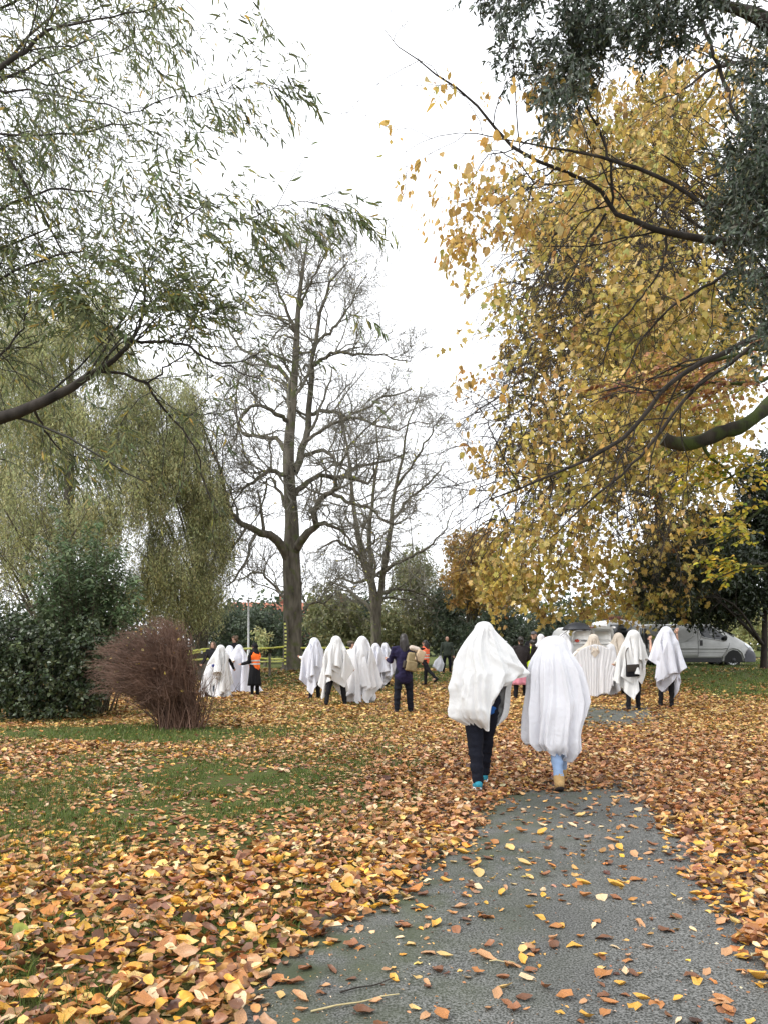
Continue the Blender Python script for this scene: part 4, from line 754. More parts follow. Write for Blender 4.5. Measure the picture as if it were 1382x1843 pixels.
def right_masses():
    rng = np.random.default_rng(39)
    crown_tree('plane_tree', 'large yellow autumn tree whose boughs hang down behind the vans', 'tree', foot(1190, 38), [B(1060, 560, 27, 130, 250, 5), B(1010, 800, 26, 120, 200, 4), B(985, 980, 24.5, 90, 130, 3), B(1050, 1045, 24.5, 120, 85, 2.6), B(1180, 880, 28, 130, 240, 5), B(1000, 420, 29, 110, 150, 3), B(1200, 480, 31, 190, 330, 5), B(960, 640, 26.5, 60, 80, 2.5), B(1120, 300, 32, 120, 140, 4), B(900, 1010, 27, 40, 100, 2), B(925, 1060, 25, 75, 66, 2), B(880, 1070, 27, 50, 50, 1.6), B(1040, 1090, 24.5, 110, 36, 1.6), B(1140, 1070, 27, 90, 40, 2)],
               3600, 'maple', .185, YELLOW, 'bark_dark', .42, rng, per=9, twig_len=.9, droop=.55, limbs=40, clump=.6, thr=.43, twig_r=.009, hmin=.3, leaf_down=.5, trunk_top=at(1180, 420, 33), spread=.8)
    crown_tree('sycamore_tree', 'yellow leaved tree leaning in from the right edge before the large plane tree', 'tree', foot(1600, 15.5), [B(1230, 620, 15, 150, 190, 1.8), B(1120, 560, 15, 110, 130, 1.6), B(1080, 760, 14.5, 110, 120, 1.3), B(960, 560, 15, 80, 110, 1.2), B(960, 800, 15, 70, 70, 1), B(1250, 820, 15, 120, 80, 1.5), B(880, 480, 14.5, 60, 90, 1), B(810, 560, 14.5, 45, 50, .7), B(1050, 330, 15, 130, 130, 1.5), B(1260, 280, 15.5, 110, 150, 1.5), B(960, 950, 15.5, 60, 60, .9), B(1040, 900, 15, 80, 50, 1)],
               1050, 'maple', .12, YELLOW, 'bark_dark', .34, rng, per=7, twig_len=.7, droop=.8, limbs=34, hmin=.62, limb_r=.4, clump=.9, thr=.45, twig_r=.004, leaf_down=.7, trunk_top=at(1540, 60, 15.5), spread=.8, show_leaves=300)
    root = bpy.data.objects['plane_tree']; b0 = np.array(root.location); K = 1050; u, v, yy = rng.uniform(860, 1260, K), rng.uniform(330, 960, K), rng.uniform(21, 27, K); k = u > np.interp(v, [330, 700, 960], [940, 900, 850]); u, v, yy = u[k], v[k], yy[k]; K = len(u)
    st = np.stack([(u - CX) * yy / F_PX, yy, CAM_H - (v - HY) * yy / F_PX], 1); P, D, Rd = grow(st, np.stack([rng.normal(-.35, .5, K), rng.normal(-.2, .4, K), rng.normal(-.1, .4, K)], 1), rng.uniform(1.2, 3.0, K), rng.uniform(.012, .026, K), 9, .13, (-.2, 0, -1.2), .3, rng); hang = Acc(); V, Q = tubes(P, Rd, 3); hang.add(V, quads=Q)
    sd, dd, ln, r = spawn(P, D, Rd, path_len(P), 5, .2, (25, 60), .55, (.3, .55), 0, rng, rmin=.006); P2, D2, R2 = grow(sd, dd, ln, r, 5, .16, (0, 0, -.5), .5, rng); V, Q = tubes(P2, R2, 3); hang.add(V, quads=Q); hang.obj('twigs', M['bark_dark'], root, False, b0)
    DARK = [((.022, .036, .016), 4), ((.035, .052, .022), 3), ((.05, .068, .03), 2), ((.016, .025, .012), 3)]
    crown_tree('holly_tree', 'dark holly like evergreen hanging over the bonnet of the silver van', 'tree', foot(1374, 29), [B(1270, 1040, 30, 110, 90, 2), B(1350, 1000, 29, 90, 110, 2), B(1250, 960, 30.5, 80, 80, 2), B(1320, 1072, 29, 100, 46, 1.6), B(1240, 1085, 30, 60, 36, 1.4), B(1205, 1035, 26.5, 75, 62, 1.3), B(1160, 1080, 26.5, 40, 36, .9), B(1290, 1000, 26.5, 80, 60, 1.3), B(1190, 1040, 31, 50, 70, 1.5), B(1400, 900, 29, 80, 110, 2)],
               4600, 'small', .15, DARK, 'bark_dark', .15, rng, per=15, twig_len=.55, droop=.5, limbs=16, hmin=.45, mat='gloss_leaf', clump=.7, thr=.30, trunk_top=at(1380, 900, 29))
    crown_tree('autumn_tree', 'orange brown tree at the back between the bare tree and the yellow tree', 'tree', foot(850, 47), [B(850, 1040, 47, 55, 60, 3), B(830, 1000, 48, 35, 45, 2), B(890, 1070, 46, 50, 40, 2), B(870, 985, 47, 40, 40, 2)], 700, 'small', .3, [((.46, .26, .08), 4), ((.38, .25, .08), 3), ((.52, .36, .10), 3), ((.20, .19, .06), 2)], 'bark_grey', .22, rng, per=10, twig_len=1.0, droop=.2, clump=.5, thr=.34, trunk_top=at(850, 960, 47))
def back_masses():
    rng = np.random.default_rng(40)
    OL = [((.20, .215, .10), 4), ((.25, .255, .12), 3), ((.15, .165, .08), 3), ((.32, .28, .12), 1.4)]
    DK = [((.05, .07, .045), 4), ((.075, .098, .06), 3), ((.105, .13, .075), 2)]
    YG = [((.47, .465, .22), 4), ((.38, .40, .20), 4), ((.29, .31, .15), 3), ((.56, .50, .21), 1.8)]
    grp = None
    for (px, Y, bl, n, leaf, sz, pal, lab, nm, cat) in (
        (602, 52, [B(600, 1120, 52, 55, 55, 3), B(590, 1085, 52, 32, 35, 2), B(625, 1140, 51, 40, 45, 2)], 750, 'small', .26, OL, 'olive green rounded shrub at the back just right of the thick grey trunk', 'olive_shrub', 'shrub'),
        (645, 56, [B(640, 1130, 56, 40, 50, 2.4), B(655, 1100, 56, 25, 30, 2)], 420, 'small', .26, DK, 'dark shrub at the back behind the slender bare stems', 'dark_shrub', 'shrub'),
        (752, 54, [B(750, 1080, 54, 60, 85, 3), B(745, 1020, 54, 38, 45, 2), B(770, 1130, 53, 50, 45, 2)], 900, 'fine', .34, OL, 'pale weeping tree at the back above the backpack wearer', 'weeping_tree', 'tree'),
        (815, 52, [B(815, 1130, 52, 40, 60, 2.4), B(800, 1090, 52, 24, 40, 2)], 560, 'small', .26, DK, 'dark evergreen at the back behind the bald man', 'dark_shrub', 'shrub'),
        (705, 50, [B(700, 1140, 50, 42, 40, 2), B(690, 1110, 50, 22, 28, 1.5)], 380, 'small', .24, OL, 'low olive shrub at the back left of the backpack wearer', 'olive_shrub', 'shrub'),
        (880, 44, [B(880, 1150, 44, 60, 40, 2), B(900, 1120, 44, 40, 28, 1.6)], 560, 'small', .22, DK, 'dark evergreen hedge plant at the back behind the walking pair', 'dark_shrub', 'shrub'),
        (975, 42, [B(980, 1150, 42, 70, 36, 2), B(1010, 1130, 42, 50, 26, 1.6)], 560, 'small', .22, DK, 'dark evergreen at the back left of the umbrella', 'dark_shrub', 'shrub'),
        (1110, 46, [B(1100, 1140, 46, 90, 40, 2), B(1160, 1110, 46, 60, 40, 2)], 700, 'small', .24, OL, 'olive green hedge plant seen between the vans and the yellow boughs', 'olive_shrub', 'shrub'),
        (470, 58, [B(480, 1140, 58, 46, 42, 2.4), B(455, 1120, 58, 30, 30, 2)], 520, 'small', .26, DK, 'dark evergreen behind the lamp post, left of the thick trunk', 'dark_shrub', 'shrub'),
        (420, 60, [B(415, 1135, 60, 40, 45, 2.4), B(430, 1110, 60, 24, 26, 2)], 480, 'small', .26, DK, 'dark evergreen behind the standing person with curly hair', 'dark_shrub', 'shrub'),
        (478, 50, [B(472, 1150, 50, 7, 22, .5)], 60, 'small', .22, YG, 'small yellowish sapling before the dark evergreens left of the thick trunk', 'sapling', 'shrub'),
        (1290, 50, [B(1300, 1130, 50, 90, 46, 2.4), B(1370, 1120, 50, 60, 50, 2)], 600, 'small', .26, YG, 'yellow green hedge plant behind the bonnet of the silver van', 'olive_shrub', 'shrub')):
        crown_tree(nm, lab, cat, foot(px, Y), bl, n, leaf, sz, pal, 'bark_grey', .12, rng, per=11, twig_len=.9, droop=.25 if leaf != 'fine' else 1.2, limbs=10, clump=.45, thr=.33, mat='leaf')
    # far belt of wood that closes the view: one mass
    cr = Acc(); bl = [((x, 84 + 6 * rng.random(), 2.2 + 1.6 * rng.random()), np.array([5.5, 3.5, 3.2 + 2.2 * rng.random()])) for x in np.arange(-75, 76, 5.0)]; bl = [(np.array(c), r) for c, r in bl]
    cl = in_blobs(5200, bl, rng, .3, .25, 7); n = len(cl) * 8; pos = np.repeat(cl, 8, 0) + rng.standard_normal((n, 3)) * .5; c = pick_cols(n, DK + [((.07, .085, .035), 2)], .2, rng)
    V, T, C = leaf_geo('small', pos, rng.standard_normal((n, 3)), rng.standard_normal((n, 3)), rng.uniform(.4, .8, n), c); tag(np_obj('woodland', V, T, col=C, mat=M['leaf']), 'dark belt of far trees closing the view', kind='stuff')
    # weeping willows on the left
    for (px, Y, bl, n, lab, tr, top) in (
        (368, 31, [B(330, 940, 29, 85, 170, 2.6), B(290, 800, 29, 80, 130, 2.6), B(380, 960, 31, 45, 130, 2), B(250, 950, 28, 80, 150, 2.6), B(340, 1080, 30, 75, 70, 2), B(360, 740, 31, 40, 90, 2)], 5200, 'yellow green weeping willow with a pale upright trunk behind the purple brown bush', .30, at(350, 720, 31)),
        (120, 27, [B(150, 700, 27, 100, 170, 3), B(60, 760, 27, 110, 200, 3), B(180, 590, 27.5, 60, 80, 2), B(190, 850, 26, 80, 150, 2.4), B(90, 930, 26, 120, 130, 2.6), B(20, 620, 28, 90, 120, 2.5)], 5400, 'tall yellow green willow rising behind the dark shrubs at the left', .34, at(130, 560, 27)),
        (-60, 30, [B(-40, 800, 30, 120, 250, 3), B(10, 1000, 29, 110, 130, 3)], 2000, 'willow at the left edge with grey green drooping foliage', .3, at(-50, 600, 30))):
        crown_tree('willow_tree', lab, 'tree', foot(px, Y), bl, n, 'fine', .13, YG if px > 0 else OL, 'bark_pale' if px > 300 else 'bark_grey', tr, rng, per=20, twig_len=1.1, droop=1.0, outward=.25, limbs=18, limb_r=.5, hmin=.3, clump=.8, thr=.44, trunk_top=top, leaf_down=.7, spread=.6)
def left_shrubs():
    rng = np.random.default_rng(41)
    # long leaved upright shrub
    base = foot(150, 17.2); root = thing('tall_shrub', 'tall dark green shrub with upright stems and long drooping leaves at the left', 'shrub', base); w = Acc(); cr = Acc()
    st, tp = [], []
    for i in range(90):
        u = rng.uniform(60, 262); top = np.interp(u, [60, 100, 120, 150, 180, 230, 262], [1010, 930, 905, 900, 945, 985, 1080]) + rng.uniform(0, 130); yy = 17.2 + rng.uniform(-1, 1)
        s = base + np.array([(u - 150) * .006 * rng.uniform(.4, 1), rng.uniform(-.6, .6), -.02]); e = at(u, top, yy); st.append(catmull([s, s * .5 + e * .5 + [0, 0, .25], e], 12)); tp.append(np.linspace(.018, .004, 12))
    st, tp = np.array(st), np.array(tp); V, Q = tubes(st, tp, 5); w.add(V, quads=Q); w.obj('trunk', M['twig'], root, True, base)
    s, d, ln, r = spawn(st, tangents(st), tp, np.full(len(st), .9), 7, .3, (30, 60), .5, (.4, .8), .3, rng, rmin=.003); P1, D1, R1 = grow(s, d, ln, r, 6, .1, (0, 0, .2), .5, rng); V, Q = tubes(P1, R1, 3); cr.add(V, quads=Q, col=(.06, .06, .03))
    pos, dd = [], []
    for P_, D_, k, t0 in ((st, tangents(st), 44, .3), (P1, D1, 13, .1)):
        p, d, kk = along(P_, D_, k, rng, t0); a = kk * np.pi / 2 + rng.normal(0, .4, len(p)); o = np.stack([np.cos(a), np.sin(a), 0 * a], 1); pos.append(p); dd.append(norm(o + .35 * d + [0, 0, -.55] + .15 * rng.standard_normal((len(p), 3))))
    pos, dd = np.concatenate(pos), np.concatenate(dd); n = len(pos); c = pick_cols(n, [((.095, .14, .065), 4), ((.125, .175, .08), 3), ((.17, .21, .115), 2), ((.06, .088, .04), 3)], .2, rng)
    V, T, C = leaf_geo('lance', pos, dd, rng.standard_normal((n, 3)) * .4 + [0, 0, 1], rng.uniform(.10, .18, n), c, rng.normal(.2, .3, n)); cr.add(V, T, col=C); cr.obj('crown', M['leaf'], root, False, base, True)
    EV = [((.034, .055, .022), 4), ((.055, .082, .032), 3), ((.10, .125, .055), 1.8), ((.022, .034, .014), 3), ((.15, .17, .075), .7)]
    crown_tree('evergreen_shrub', 'dark glossy leaved shrub at the left edge reaching down to the grass', 'shrub', foot(95, 15.9), [B(80, 1200, 15.8, 110, 80, .9), B(20, 1180, 16, 80, 100, .9), B(140, 1215, 15.9, 60, 70, .7), B(60, 1260, 15.6, 120, 38, .7), B(170, 1160, 16, 40, 50, .6)], 1150, 'ovate', .085, EV, 'bark_dark', .08, rng, per=13, twig_len=.35, droop=.2, limbs=20, mat='gloss_leaf', clump=2.0, thr=.34, trunk_top=at(90, 1150, 16))
    # the wind swept purple brown twiggy bush
    base = foot(318, 13.9); root = thing('twiggy_bush', 'leafless purple brown bush of dense fine twigs swept to one side on the lawn', 'bush', base); w = Acc(); K = 1150
    s = base + np.stack([rng.normal(-.02, .09, K) + np.where(rng.random(K) < .2, .24, 0), rng.normal(0, .12, K), np.full(K, -.02)], 1)
    a = rng.random(K) ** .8; u = np.where(rng.random(K) < .84, 158 + 172 * a, 300 + 58 * rng.random(K))
    top = np.interp(u, [150, 165, 200, 240, 280, 315, 340, 360], [1205, 1172, 1145, 1130, 1118, 1116, 1140, 1185]); bot = np.interp(u, [150, 165, 200, 240, 280, 330, 360], [1215, 1240, 1255, 1262, 1255, 1250, 1275])
    v = top + (bot - top) * rng.random(K) ** 1.1; yy = 13.9 + rng.normal(0, .33, K)
    e = np.stack([(u - CX) * yy / F_PX, yy, CAM_H - (v - HY) * yy / F_PX], 1)
    e = e + rng.standard_normal((K, 3)) * np.array([.07, .05, .05]); dx = np.abs(e[:, 0] - s[:, 0]); m1 = s + np.stack([rng.normal(.03, .16, K) + .22 * (e[:, 0] - s[:, 0]), rng.normal(0, .16, K), (.40 + .35 * rng.random(K)) * (e[:, 2] - s[:, 2])], 1); m2 = e + np.stack([np.sign(s[:, 0] - e[:, 0]) * (.30 + .2 * rng.random(K)) * dx, rng.normal(0, .07, K), rng.uniform(.0, .16, K) + .05 * dx], 1)
    t = np.linspace(0, 1, 8)[None, :, None]; P = (1 - t) ** 3 * s[:, None] + 3 * t * (1 - t) ** 2 * m1[:, None] + 3 * t ** 2 * (1 - t) * m2[:, None] + t ** 3 * e[:, None]; P[:, 1:] += np.linspace(.015, .06, 7)[None, :, None] * rng.standard_normal(P[:, 1:].shape)
    Rd = np.linspace(.0085, .0024, 8)[None] * rng.uniform(.6, 1.5, (K, 1)); V, Q = tubes(P, Rd, 4); w.add(V, quads=Q); w.obj('stems', M['twig_purple'], root, False, base)
    K2 = 46; s2 = foot(352, 13.8) + np.stack([rng.normal(-.06, .09, K2), rng.normal(0, .1, K2), np.full(K2, -.02)], 1); P4, D4, R4 = grow(s2, np.stack([rng.normal(.0, .35, K2), rng.normal(0, .3, K2), np.ones(K2)], 1), rng.uniform(.5, 1.25, K2), rng.uniform(.006, .011, K2), 9, .16, (-.1, 0, .2), .3, rng)
    tw = Acc(); V, Q = tubes(P4, R4, 4); tw.add(V, quads=Q); s, d, ln, r = spawn(P4, D4, R4, path_len(P4), 6, .2, (25, 60), .6, (.25, .5), .2, rng, rmin=.002); P5, D5, R5 = grow(s, d, ln, r, 5, .2, (0, 0, .2), .6, rng); V, Q = tubes(P5, R5, 3); tw.add(V, quads=Q)
    s, d, ln, r = spawn(P, tangents(P), Rd, np.full(K, .5), 8, .35, (20, 70), .6, (.35, .9), .1, rng, rmin=.0018); d = norm(d + np.array([-.45, 0, .0])); P1, D1, R1 = grow(s, d, ln * .8, r, 5, .26, (-.1, 0, 0), .6, rng); V, Q = tubes(P1, R1, 3); tw.add(V, quads=Q); tw.obj('twigs', M['twig_purple'], root, False, base)
    n = 60; i = rng.integers(0, K, n); V, T, C = leaf_geo('ovate', P[i, 6], rng.standard_normal((n, 3)), rng.standard_normal((n, 3)), rng.uniform(.05, .08, n), pick_cols(n, YELLOW, .2, rng)); tag(np_obj('caught_leaves', V - base, T, col=C, mat=M['leaf'], parent=root), kind='stuff')
for f in (big_bare_tree, second_bare_tree, near_willow, near_yellow_tree, mossy_limb_tree, holm_oak, right_masses, back_masses, left_shrubs):
    f(); print(f.__name__, round(time.time() - T_START, 1))
# ------------------------------------------------------------------ people
def cap_geo(a, b, ra, rb, n=10, rings=3):
    a, b = np.asarray(a, float), np.asarray(b, float); ax = b - a; L = np.linalg.norm(ax); ax = ax / max(L, 1e-6)
    u = norm(np.cross(ax, [0.3, 1, 0.2] if abs(ax[1]) < .8 else [1, 0, 0.2])); v = np.cross(ax, u)
    prof = [(-math.cos(t) * ra, math.sin(t) * ra) for t in np.linspace(0, math.pi / 2, rings + 1)[1:]] + [(L + math.sin(t) * rb, math.cos(t) * rb) for t in np.linspace(0, math.pi / 2, rings + 1)[:-1]]
    th = np.arange(n) * 2 * np.pi / n; V = [a - ax * ra]
    for (h, r) in prof: V += list(a + ax * h + r * (np.cos(th)[:, None] * u + np.sin(th)[:, None] * v))
    V.append(b + ax * rb); m = len(prof); Q = [[1 + i * n + j, 1 + i * n + (j + 1) % n, 1 + (i + 1) * n + (j + 1) % n, 1 + (i + 1) * n + j] for i in range(m - 1) for j in range(n)]
    T = [[0, 1 + (j + 1) % n, 1 + j] for j in range(n)] + [[len(V) - 1, 1 + (m - 1) * n + j, 1 + (m - 1) * n + (j + 1) % n] for j in range(n)]
    return np.array(V), np.array(T), np.array(Q)
def ell_geo(c, r, n=12, m=8, rot=None):
    th = np.arange(n) * 2 * np.pi / n; V = [[0, 0, -1]]
    for p in np.linspace(-np.pi / 2, np.pi / 2, m + 1)[1:-1]: V += [[math.cos(p) * math.cos(t), math.cos(p) * math.sin(t), math.sin(p)] for t in th]
    V.append([0, 0, 1]); k = m - 1
    Q = [[1 + i * n + j, 1 + i * n + (j + 1) % n, 1 + (i + 1) * n + (j + 1) % n, 1 + (i + 1) * n + j] for i in range(k - 1) for j in range(n)]
    T = [[0, 1 + (j + 1) % n, 1 + j] for j in range(n)] + [[len(V) - 1, 1 + (k - 1) * n + j, 1 + (k - 1) * n + (j + 1) % n] for j in range(n)]
    V = np.array(V) * np.asarray(r, float)
    if rot is not None: V = V @ np.asarray(rot).T
    return V + np.asarray(c), np.array(T), np.array(Q)
PENDING = []                    # meshes that become one continuous skin (voxel remesh) once everybody is laid out
def blob(name, prims, mat, parent, voxel=0.018, extra=None, smooth_it=4, label=None):
    a = Acc()
    for p in prims:
        V, T, Q = cap_geo(*p[1:]) if p[0] == 'cap' else ell_geo(*p[1:])
        a.add(V, T, Q)
    o = a.obj(name, mat, parent, True); PENDING.append((o, voxel, extra, smooth_it, mat))
    md = o.modifiers.new('skin', 'REMESH'); md.mode = 'VOXEL'; md.voxel_size = voxel; md.use_smooth_shade = True
    ms = o.modifiers.new('soft', 'SMOOTH'); ms.factor = 0.5; ms.iterations = smooth_it
    if label: o['label'] = label
    return o
def finish_blobs():
    bpy.context.view_layer.update(); dg = bpy.context.evaluated_depsgraph_get()
    for (o, vx, extra, si, mat) in PENDING:
        me = bpy.data.meshes.new_from_object(o.evaluated_get(dg), depsgraph=dg); old = o.data
        if o.name.split('.')[0] in ('trousers', 'jacket', 'vest'):            # creases of worn cloth
            n = len(me.vertices); V = np.empty(n * 3, np.float32); N_ = np.empty(n * 3, np.float32); me.vertices.foreach_get('co', V); me.vertices.foreach_get('normal', N_); V = V.reshape(-1, 3).astype(float); N_ = N_.reshape(-1, 3)
            q = V * np.array([5, 5, 9.0]) + 3.1 * len(o.name) + n * .01; w = .35 - np.abs(2 * vnoise(q, 1.0, 3) - 1) + .5 * (.35 - np.abs(2 * vnoise(q * 2.1, 1.0, 4) - 1)); V += N_ * (w * .022)[:, None]; me.vertices.foreach_set('co', V.astype(np.float32).ravel()); me.update()
        if extra:
            n = len(me.vertices); V = np.empty(n * 3, np.float32); me.vertices.foreach_get('co', V); me.calc_loop_triangles(); T = np.empty(len(me.loop_triangles) * 3, np.int32); me.loop_triangles.foreach_get('vertices', T)
            a = Acc().add(V.reshape(-1, 3), T.reshape(-1, 3))
            for p in extra:
                Vv, Tt, Q = cap_geo(*p[1:], n=6, rings=2) if p[0] == 'cap' else ell_geo(*p[1:], n=8, m=6); a.add(Vv, Tt, Q)
            bpy.data.meshes.remove(me); me = np_mesh(o.name, np.concatenate(a.V), np.concatenate(a.T), np.concatenate(a.Q), None, True)
        me.name = o.name; o.modifiers.clear(); o.data = me
        if not me.materials: me.materials.append(mat)
        bpy.data.meshes.remove(old)
    PENDING.clear()
M['skin'] = pmat('skin', (0.48, 0.27, 0.19), (0.52, 0.31, 0.22), 12, 0.5)
M['skin_dark'] = pmat('brown_skin', (0.30, 0.16, 0.10), (0.34, 0.19, 0.12), 12, 0.5)
def clothmat(name, c, k=1.25, rough=0.85, bump=0.35): return pmat(name, tuple(np.array(c)), tuple(np.array(c) * k), 14, rough, bump, 30, spec=0.2)
for n_, c_ in dict(black=(.010, .010, .012), navy=(.007, .008, .014), navy_coat=(.016, .013, .040), jeans_blue=(.20, .28, .42), grey_jeans=(.06, .075, .10), olive=(.045, .055, .045), orange=(.95, .17, .03), coral=(.95, .20, .10), dark_coat=(.022, .018, .018), pink=(.52, .20, .25), pale_pink=(.62, .42, .46), blue_shirt=(.02, .09, .30), khaki=(.22, .17, .085), hiviz=(.72, .95, .07), grey=(.12, .12, .13), tan_boot=(.34, .22, .095), cap=(.10, .085, .06), shoe_blue=(.03, .22, .30), sole=(.75, .75, .75), royal=(.03, .04, .16), red=(.25, .02, .02), offwhite=(.70, .66, .60), brown=(.10, .055, .03)).items():
    M[n_] = clothmat(n_ + '_cloth', c_)
M['hair_dark'] = pmat('dark_hair', (.010, .008, .007), (.025, .018, .014), 60, .45, stretch=(1, 1, .1)); M['hair_brown'] = pmat('brown_hair', (.07, .04, .022), (.12, .07, .035), 60, .5, stretch=(1, 1, .1))
M['eye'] = pmat('eye', (.02, .015, .012), None, 5, .2)
def sheetmat(name, c, transl=.22):
    m, t, b = new_mat(name); b.inputs['Roughness'].default_value = .8; b.inputs['Specular IOR Level'].default_value = .2
    tc = t.nodes.new('ShaderNodeTexCoord'); n = t.nodes.new('ShaderNodeTexNoise'); n.inputs['Scale'].default_value = 5; n.inputs['Detail'].default_value = 4; t.links.new(tc.outputs['Object'], n.inputs['Vector'])
    cr = t.nodes.new('ShaderNodeValToRGB'); cr.color_ramp.elements[0].color = tuple(np.array(c) * .95) + (1,); cr.color_ramp.elements[1].color = tuple(c) + (1,); t.links.new(n.outputs['Fac'], cr.inputs[0]); t.links.new(cr.outputs[0], b.inputs['Base Color'])
    # creases of folded cotton and fine crumple
    mu = t.nodes.new('ShaderNodeTexNoise'); mu.inputs['Scale'].default_value = 9; mu.inputs['Detail'].default_value = 6; mu.inputs['Distortion'].default_value = 1.4; t.links.new(tc.outputs['Object'], mu.inputs['Vector'])
    bp = t.nodes.new('ShaderNodeBump'); bp.inputs['Strength'].default_value = .35; bp.inputs['Distance'].default_value = .03; t.links.new(mu.outputs['Fac'], bp.inputs['Height']); t.links.new(bp.outputs[0], b.inputs['Normal'])
    tr = t.nodes.new('ShaderNodeBsdfTranslucent'); tr.inputs['Color'].default_value = tuple(c) + (1,); mx = t.nodes.new('ShaderNodeMixShader'); mx.inputs[0].default_value = transl
    t.links.new(b.outputs[0], mx.inputs[1]); t.links.new(tr.outputs[0], mx.inputs[2]); t.links.new(mx.outputs[0], t.nodes['Material Output'].inputs['Surface']); return m
M['sheet_thick'] = sheetmat('thick_white_cotton', (.82, .82, .815), .12); M['sheet_thin'] = sheetmat('thin_cool_cotton', (.82, .82, .86), .16); M['sheet'] = sheetmat('white_cotton_sheet', (.85, .85, .87)); M['sheet_cool'] = sheetmat('cool_white_sheet', (.80, .81, .88)); M['sheet_warm'] = sheetmat('cream_sheet', (.78, .70, .60), .3); M['sheet_plain'] = sheetmat('ivory_white_sheet', (.85, .85, .845))

def pose(H=1.72, legs=((0, 0), (0, 0)), splay=4, arms=((6, 12, 10), (6, 12, 10)), lean=0.0, tilt=0.0, turn=0.0, wide=1.0):
    """joints of a figure that faces +Y; legs: (thigh swing forward, knee bend) right/left; arms: (swing forward, out, elbow bend)"""
    k = H / 1.75; J = {}; r = math.radians
    def dirv(fwd, out, side): return norm(np.array([side * math.sin(r(out)), math.sin(r(fwd)) * math.cos(r(out)), -math.cos(r(fwd)) * math.cos(r(out))]))
    hipz = 0.0
    for i, side in ((0, 1), (1, -1)):
        sw, kb = legs[i]; d1 = dirv(sw, splay, side); d2 = dirv(sw - kb, splay * .6, side)
        h = np.array([.095 * side * k, 0, 0]); kn = h + d1 * .44 * k; an = kn + d2 * .42 * k; J['leg', i] = [h, kn, an]; hipz = max(hipz, -an[2] + .085 * k)
    for i in (0, 1): J['leg', i] = [p + [0, 0, hipz] for p in J['leg', i]]
    L = np.array([0, math.sin(r(lean)), math.cos(r(lean))]); pel = np.array([0, 0, hipz + .03 * k]); J['pel'] = pel; J['chest'] = pel + L * .36 * k; J['neck'] = pel + L * .53 * k
    up = norm(L + np.array([math.sin(r(turn)) * .0, math.sin(r(tilt)), 0])); J['head'] = J['neck'] + up * .155 * k
    for i, side in ((0, 1), (1, -1)):
        f, o, b = arms[i]; sh = J['neck'] - L * .055 * k + np.array([.19 * side * k * wide, 0, 0]); d1 = dirv(f, o, side); d2 = dirv(f + b, o * .6 if f + b < 60 else o * .2, side); el = sh + d1 * .30 * k; wr = el + d2 * .26 * k; J['arm', i] = [sh, el, wr]; J['hand', i] = wr + d2 * .09 * k; J['hdir', i] = d2
    J['k'] = k; J['wide'] = wide; return J
def body_prims(J):
    k, w = J['k'], J['wide']; P = []
    for i, s in ((0, 1), (1, -1)):
        h, kn, an = J['leg', i]; P += [('cap', h, kn, .082 * k * w, .055 * k), ('cap', kn, an, .055 * k, .036 * k), ('cap', an, an + np.array([.012 * s, .14, -.045]) * k, .038 * k, .032 * k)]
        sh, el, wr = J['arm', i]; P += [('cap', sh, el, .052 * k, .042 * k), ('cap', el, wr, .041 * k, .028 * k), ('ell', J['hand', i] - J['hdir', i] * .02, np.array([.036, .036, .05]) * k)]
    P += [('cap', J['pel'] + [-.06 * k, 0, 0], J['pel'] + [.06 * k, 0, 0], .11 * k * w, .11 * k * w), ('cap', J['pel'] + [0, .0, .05], J['chest'], .125 * k * w, .14 * k * w), ('cap', J['chest'] + [-.09 * k, 0, .03], J['chest'] + [.09 * k, 0, .03], .115 * k * w, .115 * k * w),
          ('cap', J['arm', 0][0], J['arm', 1][0], .058 * k, .058 * k), ('cap', J['neck'] - [0, 0, .05], J['head'], .052 * k, .05 * k)]
    hd = J['head']; P += [('ell', hd + [0, -.005, .03 * k], np.array([.078, .095, .105]) * k), ('ell', hd + np.array([0, .035, -.045]) * k, np.array([.055, .058, .062]) * k)]
    return P
def head_extra(J):
    k, hd = J['k'], J['head']; E = [('cap', hd + np.array([0, .088, .03]) * k, hd + np.array([0, .108, -.008]) * k, .010 * k, .016 * k)]
    for s in (1, -1): E += [('ell', hd + np.array([.080 * s, -.005, .005]) * k, np.array([.012, .024, .034]) * k), ('ell', hd + np.array([.034 * s, .082, .052]) * k, np.array([.024, .010, .008]) * k)]
    E += [('ell', hd + np.array([0, .092, -.042]) * k, np.array([.026, .008, .007]) * k)]
    return E
def hand_extra(J, curl=35):
    E = []; k = J['k']
    for i, s in ((0, 1), (1, -1)):
        d = J['hdir', i]; h = J['hand', i]; a = norm(np.cross(d, [0, 1, 0.01])) if abs(d[1]) < .9 else np.array([1.0, 0, 0]); nrm = np.cross(a, d)
        for q, ln in enumerate((.062, .072, .068, .052)):
            o = h + a * (q - 1.5) * .019 * k; m = o + (d * math.cos(.4) + nrm * math.sin(.4)) * ln * .55 * k; t = m + (d * math.cos(1.0) + nrm * math.sin(1.0)) * ln * .5 * k; E += [('cap', o, m, .0092 * k, .0085 * k), ('cap', m, t, .0085 * k, .007 * k)]
        o = h - d * .045 * k + a * .032 * k; m = o + (d * .6 + a * .6 + nrm * .4) * .035 * k; E += [('cap', o, m, .011 * k, .010 * k), ('cap', m, m + (d * .9 + nrm * .3) * .028 * k, .010 * k, .008 * k)]
    return E
